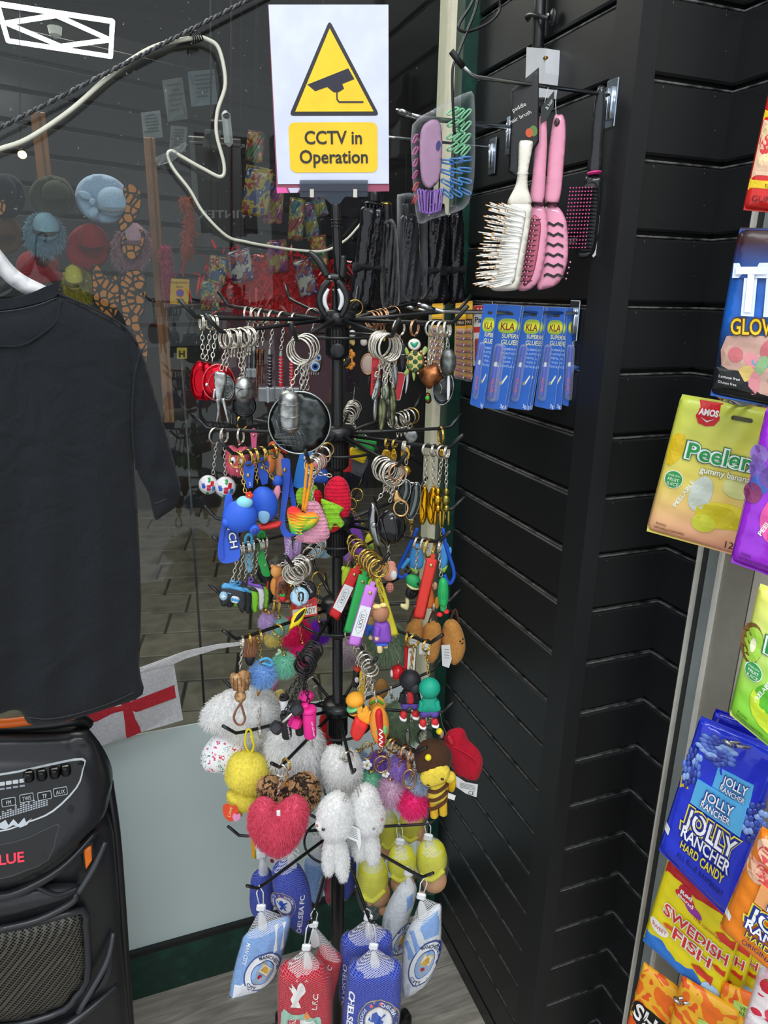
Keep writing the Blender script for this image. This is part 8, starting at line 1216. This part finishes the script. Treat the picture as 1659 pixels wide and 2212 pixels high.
netbag('football_pillow', 'plain royal blue pillow in a net furthest back on the left', 'cushion', '6a', 560, [(542, 1900), (556, 1878), (580, 1874), (592, 1900), (592, 1950), (584, 1980), (556, 1984), (540, 1960)], 18, RBL, (566, 1846), [], group='football cushions in net bags')
netbag('football_pillow', 'sky blue pillow in a net left of the pole', 'cushion', '6i', .6, [(660, 1856), (690, 1846), (706, 1856), (702, 1910), (690, 1948), (672, 1944), (660, 1900)], 16, SKY, (684, 1812), [('X', 'MAN CITY', 'n#eef2f8', 692, 1900, 8, {'rot': -80, 'w': 38, 'bold': .02})], group='football cushions in net bags')
netbag('football_pillow', 'dark red pillow in a net just left of the pole', 'cushion', '6h', .6, [(692, 1840), (702, 1812), (716, 1830), (722, 1890), (718, 1948), (704, 1946), (696, 1890)], 14, 'f#a03048', (706, 1790), [], group='football cushions in net bags')
netbag('football_pillow', 'dark blue pillow in a net just right of the pole', 'cushion', '6g', .5, [(740, 1830), (756, 1826), (768, 1850), (768, 1910), (752, 1940), (740, 1930)], 14, RBL, (758, 1800), [], group='football cushions in net bags')
HAIR, SKN = 'r#e4e23c', 'r#d8a276'
def thead(label, arm, pos, cx, cy, rx, ry, tie, fx, fy, frx, fry, nx, ny, nr, d): 
    r, f = netbag('squeeze_toy_head', label, 'squeeze toy', arm, pos, [(cx-rx, cy), (cx-rx*.75, cy-ry*.75), (cx, cy-ry), (cx+rx*.75, cy-ry*.75), (cx+rx, cy), (cx+rx*.8, cy+ry*.6), (cx, cy+ry*.95), (cx-rx*.85, cy+ry*.65)], rx*.9, HAIR, tie, [], d, group='yellow-haired squeeze toys in net bags', cover=False)
    parts(r, f, [('E', 'face', SKN, fx, fy, frx, fry, rx*.85, d+2), ('E', 'nose', SKN, nx, ny, nr, nr, nr, d+rx*.6), ('T', 'fringe', HAIR, [(cx-rx*.7, cy+ry*.35, d+rx*.7), (cx, cy+ry*.5, d+rx*.95), (cx+rx*.8, cy+ry*.2, d+rx*.6)], rx*.16), ('E', 'ear', SKN, cx-rx*.15, cy+ry*.62, rx*.2, ry*.22, 6, d+rx*.8), ('L', 'net', NET, circ(cx, cy+ry*.35, rx*1.12, ry*1.4, 16), rx*1.1, d, {'k': 1, 'step': 9})])
thead('yellow-haired squeeze toy head in net, front left of three', '6f', 812, 805, 1892, 34, 48, (808, 1822), 818, 1922, 26, 28, 828, 1946, 10, 6)
thead('yellow-haired squeeze toy head in net, middle of the front three', '6f', 862, 868, 1862, 31, 36, (864, 1818), 870, 1908, 27, 24, 845, 1934, 8, 0)
thead('yellow-haired squeeze toy head in net, rightmost by the green post', '6f', 922, 932, 1856, 34, 40, (925, 1808), 938, 1898, 28, 26, 912, 1918, 9, 0)
thead('yellow-haired squeeze toy head in net, rear left behind the bunnies', '6g', .8, 840, 1800, 22, 44, (836, 1740), 834, 1838, 12, 16, 828, 1850, 5, -6)
thead('yellow-haired squeeze toy head in net, rear right under the pompoms', '6g', 1.0, 888, 1786, 28, 30, (886, 1735), 905, 1796, 14, 20, 913, 1806, 7, -6)
# ================================================================ sweets on the right-hand wall
XS = .775
def bag(name, label, c4, base, specs, T=9, cat='sweets', seam=True, R=15, x=XS, back=None, group='bags of sweets on the right wall', fnk=.55, rim=None):
    c = np.mean(c4, 0); A = pl(c[0], c[1], 0, x); fr = Fr(A); q = FrQ(fr, *c4, 100, 150); root = thing(name, label, cat, A, group); out = rrect(50, 75, 100, 150, 5, 0, 3)
    fn = lambda a, b: fnk*(np.sin(a*.25+b*.11)+np.sin(b*.3-a*.08)); zf = surf(out, T, R, 0, fn)
    sp = [('L', 'pouch', base, out, T, 0, {'k': 1, 'R': R, 'step': 6, 'fn': fn})]
    for e in specs:
        e = list(e); kw = dict(e.pop()) if isinstance(e[-1], dict) else {}
        if e[0] == 'X': kw['zf'] = zf; kw.setdefault('d', 1.1); sp.append((*e, kw))
        elif e[0] == 'D': kw.setdefault('d', .5); kw.setdefault('step', 5); sp.append((*e, zf, kw))
        else: sp.append((*e, kw) if kw else tuple(e))
    if seam: sp += [('S', 'seam', rim or base, [(1, y-4), (99, y-4), (99, y+3.5), (1, y+3.5)], 2., .3) for y in (3, 147)]
    parts(root, q, sp); return root, q
def logo(t, x, y, h, w, fill, edge, rim=None, rot=0, d=1.9, b=.05): return ([('X', t, 'n#'+rim, x, y, h, {'w': w, 'rot': rot, 'bold': b*2.2, 'd': d-.35})] if rim else [])+[('X', t, 'n#'+edge, x, y, h, {'w': w, 'rot': rot, 'bold': b*1.5, 'd': d}), ('X', t, 'n#'+fill, x, y, h, {'w': w, 'rot': rot, 'bold': b*.3, 'd': d+.4})]
GUM = lambda cols, n, x0, x1, y0, y1, r: [('D', 'printed_gummy', 'g#'+cols[k % len(cols)], circ(random.uniform(x0, x1), random.uniform(y0, y1), r*random.uniform(.7, 1.1), r*random.uniform(1., 1.8), 12, random.uniform(0, 180)), {'d': .5+.03*k}) for k in range(n)]
bag('sweet_bag', 'red and yellow gummy bag at the top right edge', ((1662, 190), (1830, 190), (1790, 470), (1604, 453)), 'g#d22a26', [('D', 'yellow_band', 'n#f2d02a', [(1, 28), (99, 28), (99, 40), (1, 40)]), ('D', 'window', 'g#e8c0a0', [(2, 40), (98, 40), (98, 112), (2, 112)]), ('D', 'yellow_band', 'n#f2d02a', [(1, 112), (99, 112), (99, 126), (1, 126)]), ('X', 'GUMMY', 'n#7a1410', 28, 136, 8, {'w': 40}), ('X', 'the', 'n#8a6a10', 26, 119, 6, {'w': 12})]+GUM(['e86a3a', 'f0b070', 'd83a3a', 'f2d8a0'], 12, 8, 60, 46, 106, 9))
TROL = ramp_mat('glow_bag', [(0, '0b0c10'), (.14, '101318'), (.34, '14263c'), (.55, '1b66c8'), (.78, '1a4f9a'), (.93, '3a1a1e'), (1, '241416')], 'Z', .3, 'Generated')
bag('sweet_bag', 'black and blue sour glow worms bag below the red one', ((1596, 494), (1850, 500), (1800, 905), (1532, 852)), TROL, logo('Trolli', 52, 50, 40, 92, 'eef2fa', 'dfe8f6', None, -4, 2.6, .05)+logo('SOUR', 48, 68, 9, 30, 'f2e21e', '1a2a4a')+logo('GLOWWORMS', 50, 82, 14, 84, 'f0c818', '5a3a10', None, -6)+[('D', 'window', 'g#c9a090', [(6, 96), (30, 92), (60, 90), (98, 92), (98, 138), (40, 140), (26, 128), (6, 122)], {'k': 2})]+GUM(['d88a90', '5f9ab8', 'd8b86a', 'c86a70', '8ab07a', 'e0d0c8'], 16, 12, 70, 98, 134, 6)+[('D', 'corner_panel', 'n#131416', [(2, 124), (20, 124), (26, 132), (36, 141), (2, 144)], {'d': 1.2}), ('X', 'Lactose free', 'n#e8e8e8', 14, 131, 2.4, {'w': 17, 'd': 1.9}), ('X', 'Gluten free', 'n#e8e8e8', 13, 136, 2.4, {'w': 15, 'd': 1.9})], x=0.745)
def peel(label, c4, name, base, word, edge, extra, badge=True, x=XS):
    sp = [('D', 'maker_tab', 'n#d8232a', [(20, 1), (44, 1), (44, 18), (40, 25), (32, 27), (24, 25), (20, 18)], {'d': .6}), ('X', 'AMOS', 'n#f6f2f0', 32, 12, 6.5, {'w': 19, 'bold': .05, 'd': 1.3}), ('D', 'smile', 'n#f6f2f0', [(25, 18), (32, 21), (39, 18), (32, 22.8)], {'d': 1.2}), ('D', 'hang_slot', 'p#4a4a20', rrect(66, 13, 22, 4.5, 2.2), {'d': .7})]+logo('Peelerz', 58, 54, 17, 74, '1f9a4a', 'f4f6f4', '1c7a40', 0, 2.2, .05)+logo('gummy '+word, 62, 71, 6.5, 50, 'f4f6ee', edge)+([('D', 'juice_badge', 'n#f0f4e8', circ(14, 88, 9.5, 9.5, 18), {'d': .8}), ('D', 'juice_badge', 'n#2f9a48', circ(14, 88, 8.6, 8.6, 18), {'d': 1.1}), ('X', 'MADE WITH', 'n#f4f6f0', 14, 84, 1.8, {'w': 12, 'd': 1.7}), ('X', 'FRUIT', 'n#f4f6f0', 14, 88, 3.2, {'w': 11, 'd': 1.7}), ('X', 'JUICE', 'n#f4f6f0', 14, 92.5, 3.4, {'w': 12, 'd': 1.7})] if badge else [])+[('X', 'PEELABLE', 'n#e8f0e0', 27, 100, 4, {'rot': -68, 'w': 32, 'bold': .03})]+extra+[('X', word.upper(), 'n#3a2a1a', 13, 137, 2.6, {'w': 10}), ('X', 'NATURALLY FLAVOURED', 'n#3a2a1a', 22, 141.5, 2.6, {'w': 30}), ('X', '120g', 'n#2a2018', 86, 140, 7.5, {'w': 18})]
    return bag(name, label, c4, base, sp, 8, x=x)
YEL = ramp_mat('banana_bag', [(0, 'f0a088'), (.18, 'efb884'), (.45, 'e6d260'), (.8, 'dade58'), (1, 'cfdc54')], 'Z', .28, 'Generated')
peel('yellow gummy banana pouch', ((1471, 853), (1680, 888), (1612, 1205), (1395, 1145)), 'sweet_pouch', YEL, 'banana', 'a8a83a', [('D', 'banana_print', 'n#ecc820', [(2, 44), (14, 40), (18, 54), (12, 70), (3, 74)], {'k': 2}), ('D', 'gummy_print', 'n#cdd6c8', circ(43, 96, 11, 19, 18, 8), {'d': .8}), ('D', 'gummy_print', 'n#d8dc90', circ(78, 82, 16, 11, 18), {'d': .8}), ('D', 'peel_print', 'n#e8d838', circ(68, 112, 27, 12, 20, -4), {'d': .7}), ('D', 'peel_print', 'n#d8c820', [(42, 110), (60, 104), (92, 108), (96, 120), (70, 126), (48, 128)], {'k': 2, 'd': .9}), ('D', 'peel_print', 'n#d8dc40', circ(52, 125, 12, 9, 16), {'d': 1.})], x=0.79)
peel('purple gummy grape pouch right of the yellow pouch', ((1655, 880), (1880, 930), (1800, 1290), (1577, 1212)), 'sweet_pouch', 'g#a02fd8', 'grape', '5a1a8a', [('D', 'grape_print', 'n#'+c_, circ(x, y, 9, 9.5, 16), {'d': .8+.1*i}) for i, (x, y, c_) in enumerate(((4, 44, '8a6ab8'), (6, 57, '7a5fb8'), (11, 70, '4a62b8'), (6, 80, '8a3a6a'), (18, 62, '6a4aa0'))) ]+[('D', 'gummy_print', 'n#e85aa8', circ(34, 98, 16, 22, 18), {'d': .8}), ('D', 'gummy_print', 'n#d83a8a', circ(40, 112, 12, 10, 16), {'d': 1.})], False, x=0.75)
GRN = ramp_mat('kiwi_bag', [(0, '6cc82a'), (.4, '8ed63e'), (.7, 'cbe278'), (1, 'ecec6a')], 'Z', .28, 'Generated')
peel('green gummy kiwi pouch at the right edge', ((1640, 1262), (1850, 1335), (1770, 1700), (1575, 1540)), 'sweet_pouch', GRN, 'kiwi', '7aa83a', [('D', 'kiwi_print', 'n#7a5a2a', circ(6, 62, 12, 22, 16), {'d': .7}), ('D', 'kiwi_print', 'n#a8d84a', circ(8, 62, 10, 19, 16), {'d': 1.}), ('D', 'kiwi_core', 'n#eef0c8', circ(8, 62, 3, 8, 12), {'d': 1.3}), ('D', 'gummy_print', 'n#5ab82a', circ(40, 106, 20, 16, 18), {'d': .8}), ('D', 'peel_print', 'n#c8e030', [(18, 104), (34, 118), (60, 120), (62, 136), (30, 134), (18, 122)], {'k': 2, 'd': 1.})], x=0.71)
def berry(cx, cy, rx, ry, n, d0=3):
    out = []
    for k in range(n):
        a = k*2.4; rr = math.sqrt((k+.5)/n); out.append(('E', 'printed_drupelet', 'g#'+('3a52b0', '5a7ad0', '8fb0ea', '2f3f98')[k % 4], cx+rx*rr*math.cos(a), cy+ry*rr*math.sin(a), rx*.24, ry*.24, 2.2, d0+6, {'n': 8, 'm': 6}))
    return out
def jolly(label, c4, col, candy, fruit, low, extra=(), T=9, drup=True, x=XS):
    cd_ = [('S', 'printed_candy', 'g#'+candy, [(36, 34), (80, 34), (82, 54), (36, 54)], 1.6, T), *[(a_[0], a_[1], a_[2], *a_[3:-1], {**a_[-1]}) for a_ in logo('JOLLY', 60, 41, 8, 30, 'f4f6fa', '24409a', None, 0, 2.6)+logo('RANCHER', 60, 50, 5, 30, 'f4f6fa', '24409a', None, 0, 2.6)], ('S', 'printed_candy', 'g#'+candy, [(18, 55), (80, 54), (82, 80), (18, 80)], 2.2, T+1.2), *logo('JOLLY', 48, 63, 9.5, 36, 'f4f6fa', '24409a', None, 0, 4.2), *logo('RANCHER', 48, 73, 6, 36, 'f4f6fa', '24409a', None, 0, 4.2)]
    return bag('sweet_bag', label, c4, 'g#'+col, cd_+logo('JOLLY', 50, 93, 17, 62, 'f6f8fc', '20328a', 'f0e04a', 0, 2.2, .07)+logo('RANCHER', 50, 109, 11, 62, 'f6f8fc', '20328a', None, 0, 2.2, .06)+logo('HARD CANDY', 50, 121, 8, 56, 'f2e030', '20328a', None, 0, 2.2, .05)+[('X', low, 'n#16206a', 52, 133, 5, {'w': 62}), ('D', 'price_flash', 'n#eef0f2', rrect(3, 122, 6, 8, 1), {'d': 1.})]+list(extra), T, x=x)
jolly('blue raspberry hard candy bag', ((1512, 1548), (1690, 1622), (1578, 1986), (1422, 1832)), '2438d0', '5ab4ea', '3a52b0', 'ALL BLUE RASPBERRY', berry(30, 20, 22, 13, 34)+berry(8, 48, 10, 20, 22)+berry(93, 62, 14, 17, 24)+[('D', 'yellow_print', 'n#f0d040', [(0, 66), (8, 64), (12, 70), (2, 76)])], x=0.745)
bag('sweet_bag', 'dark blue candy bag behind the blue raspberry one', ((1544, 1532), (1700, 1585), (1600, 1900), (1470, 1800)), 'g#1c22b0', [('D', 'seam_print', 'n#2a3ad8', [(2, 2), (98, 2), (98, 10), (2, 10)])], x=0.8)
jolly('orange hard candy bag right of the blue one', ((1644, 1785), (1860, 1935), (1770, 2180), (1553, 2000)), 'f0861e', 'f2a86a', 'e85a3a', 'ORIGINAL FLAVORS', GUM(['e8a08a', 'd84a4a', 'f0c0a0'], 6, 6, 40, 10, 50, 9), 9, x=0.7)
FISH = lambda x, y, s, c_: ('D', 'fish_print', 'n#'+c_, [(x-9*s, y), (x-3*s, y-4*s), (x+4*s, y-3*s), (x+8*s, y-5*s), (x+8*s, y+5*s), (x+4*s, y+3*s), (x-3*s, y+4*s)], {'d': 1.})
def sfish(label, c4, x=XS): return bag('sweet_bag', label, c4, 'g#f0de1e', [('D', 'red_top', 'n#c8222a', [(1, 1), (99, 1), (99, 22), (70, 14), (40, 22), (20, 16), (1, 24)], {'k': 1}), ('D', 'logo_petal', 'n#d82a3a', circ(30, 34, 13, 8, 14, 10)), ('D', 'logo_petal', 'n#c8223a', circ(28, 25, 8, 10, 14)), ('D', 'logo_petal', 'n#a03ab0', circ(42, 42, 12, 7, 14, 20)), ('X', 'Red', 'n#f6f2ee', 30, 28, 6, {'w': 14, 'bold': .03}), ('X', 'Band', 'n#f6f2ee', 31, 36, 6, {'w': 19, 'bold': .03}), ('X', 'THE ORIGINAL', 'n#b8321e', 62, 50, 4.5, {'w': 36})]+logo('SWEDISH', 52, 69, 17, 80, 'd8302a', 'f2eee6', None, 0, 2., .05)+logo('FISH', 52, 92, 17, 46, 'd8302a', 'f2eee6', None, 0, 2., .05)+[FISH(22, 92, .8, 'e05a2a'), FISH(86, 92, 1., 'd83a2a'), FISH(84, 44, 1.5, 'd83a2a'), FISH(70, 116, 1.6, 'd8402e'), ('D', 'sweet_oval', 'n#f2eeea', circ(13, 106, 12, 9, 16)), ('X', 'SWEET', 'n#c83a3a', 13, 106, 5, {'w': 18}), ('D', 'blue_wave', 'n#2f78d0', [(1, 126), (20, 120), (40, 132), (60, 122), (80, 134), (99, 128), (99, 149), (1, 149)], {'k': 1}), ('D', 'pale_oval', 'n#a8cdf0', circ(84, 132, 12, 12, 16), {'d': .9})], 7, rim='g#2a86e0', x=x)
sfish('yellow fish gummies bag in front', ((1446, 1846), (1612, 1985), (1556, 2176), (1388, 2028)), .775)
sfish('yellow fish gummies bag just behind the front one', ((1490, 1890), (1640, 2010), (1598, 2172), (1440, 2060)), .81)
sfish('yellow fish gummies bag furthest behind', ((1520, 1910), (1668, 2025), (1628, 2160), (1480, 2070)), .84)
WAV = blotch_mat('orange_waves', ['f0701a', 'f2b42a', 'e85a1a', 'f08a1e'], 22, .3, (0, .42, .52, .64), dist=.6)
bag('sweet_bag', 'orange wavy printed bag with white capital letters at the bottom', ((1390, 2078), (1490, 2150), (1440, 2330), (1345, 2245)), WAV, [('D', 'black_panel', 'n#1a1614', [(4, 66), (60, 62), (99, 70), (99, 100), (50, 112), (8, 96)], {'k': 2})]+logo('SHA', 46, 80, 26, 76, 'f4f2f0', '17130f', None, 6, 1.3, .08), 8, x=0.76)
bag('sweet_bag', 'orange wavy printed bag with a green vegan recipe flash', ((1474, 2108), (1600, 2185), (1560, 2350), (1430, 2270)), WAV, [('D', 'vegan_flash', 'n#b8d86a', [(40, 46), (96, 42), (98, 70), (42, 76)], {'d': .9}), ('X', 'VEGAN', 'n#4a5a1a', 72, 54, 8, {'w': 34, 'd': 1.6}), ('X', 'RECIPE', 'n#4a5a1a', 72, 65, 8, {'w': 34, 'd': 1.6})], 8, x=0.785)
bag('sweet_bag', 'orange wavy printed bag behind, beside the pink bag', ((1560, 2120), (1660, 2160), (1640, 2330), (1540, 2260)), WAV, [('D', 'vegan_flash', 'n#b8d86a', [(30, 20), (96, 26), (96, 50), (30, 46)], {'d': .9}), ('X', 'VEGAN', 'n#4a5a1a', 64, 30, 8, {'w': 40, 'd': 1.6}), ('X', 'RECIPE', 'n#4a5a1a', 64, 40, 8, {'w': 40, 'd': 1.6})], 8, x=0.82)
PNK = blotch_mat('strawberry_print', ['f0c8d4', 'f4e6e8', 'd83048', 'f0a8bc'], 26, .3, (0, .45, .58, .68), dist=.3)
bag('sweet_bag', 'pink and white strawberry bag at the bottom right edge', ((1642, 2084), (1800, 2130), (1770, 2330), (1604, 2215)), PNK, [('D', 'strawberry_print', 'n#d8283a', circ(20, 30, 14, 16, 14)), ('D', 'leaf_print', 'n#5aa83a', [(12, 18), (22, 12), (32, 18), (22, 22)], {'d': 1.}), ('D', 'strawberry_print', 'n#e04a58', circ(34, 84, 13, 15, 14)), ('D', 'cream_print', 'n#f6eef0', circ(20, 112, 18, 14, 14))], 8, x=0.745)
def dhook(label, tip, x0=.84):
    t = pl(*tip, 0, x0); o = thing('display_hook', label, 'hook', (XC, t[1], t[2])); b = np.array([XC, t[1], t[2]])
    for s in (-1, 1): mk('prong', *tube([b+[0, s*.005, -.004], t+[.03, s*.005, -.004], t+[.004, s*.004, .004]], .0024, 8), 'm#b9bcbc', o, True)
    mk('loop_end', *tube([t+[.006, -.005, .003], t+[-.004, -.004, .009], t+[-.008, 0, .011], t+[-.004, .004, .009], t+[.006, .005, .003]], .0026, 8), 'm#c6c9c9', o, True); mk('back_plate', *box(b-[.002, 0, 0], (.004, .024, .05), None, .001), 'm#a8abab', o)
dhook('chrome hook through the slot of the yellow pouch', (1560, 870), .765); dhook('chrome hook through the blue raspberry bag', (1574, 1614), .722); dhook('chrome hook among the orange bags', (1464, 2168), .745); dhook('chrome hook carrying the red gummy bag', (1690, 215)); dhook('chrome hook carrying the black and blue bag', (1700, 520)); dhook('chrome hook carrying the green pouch', (1720, 1300)); dhook('chrome hook carrying the fish gummies', (1500, 1905)); dhook('chrome hook carrying the orange candy bag', (1740, 1870)); dhook('chrome hook carrying the grape pouch', (1740, 915)); dhook('chrome hook carrying the strawberry bag', (1700, 2110))
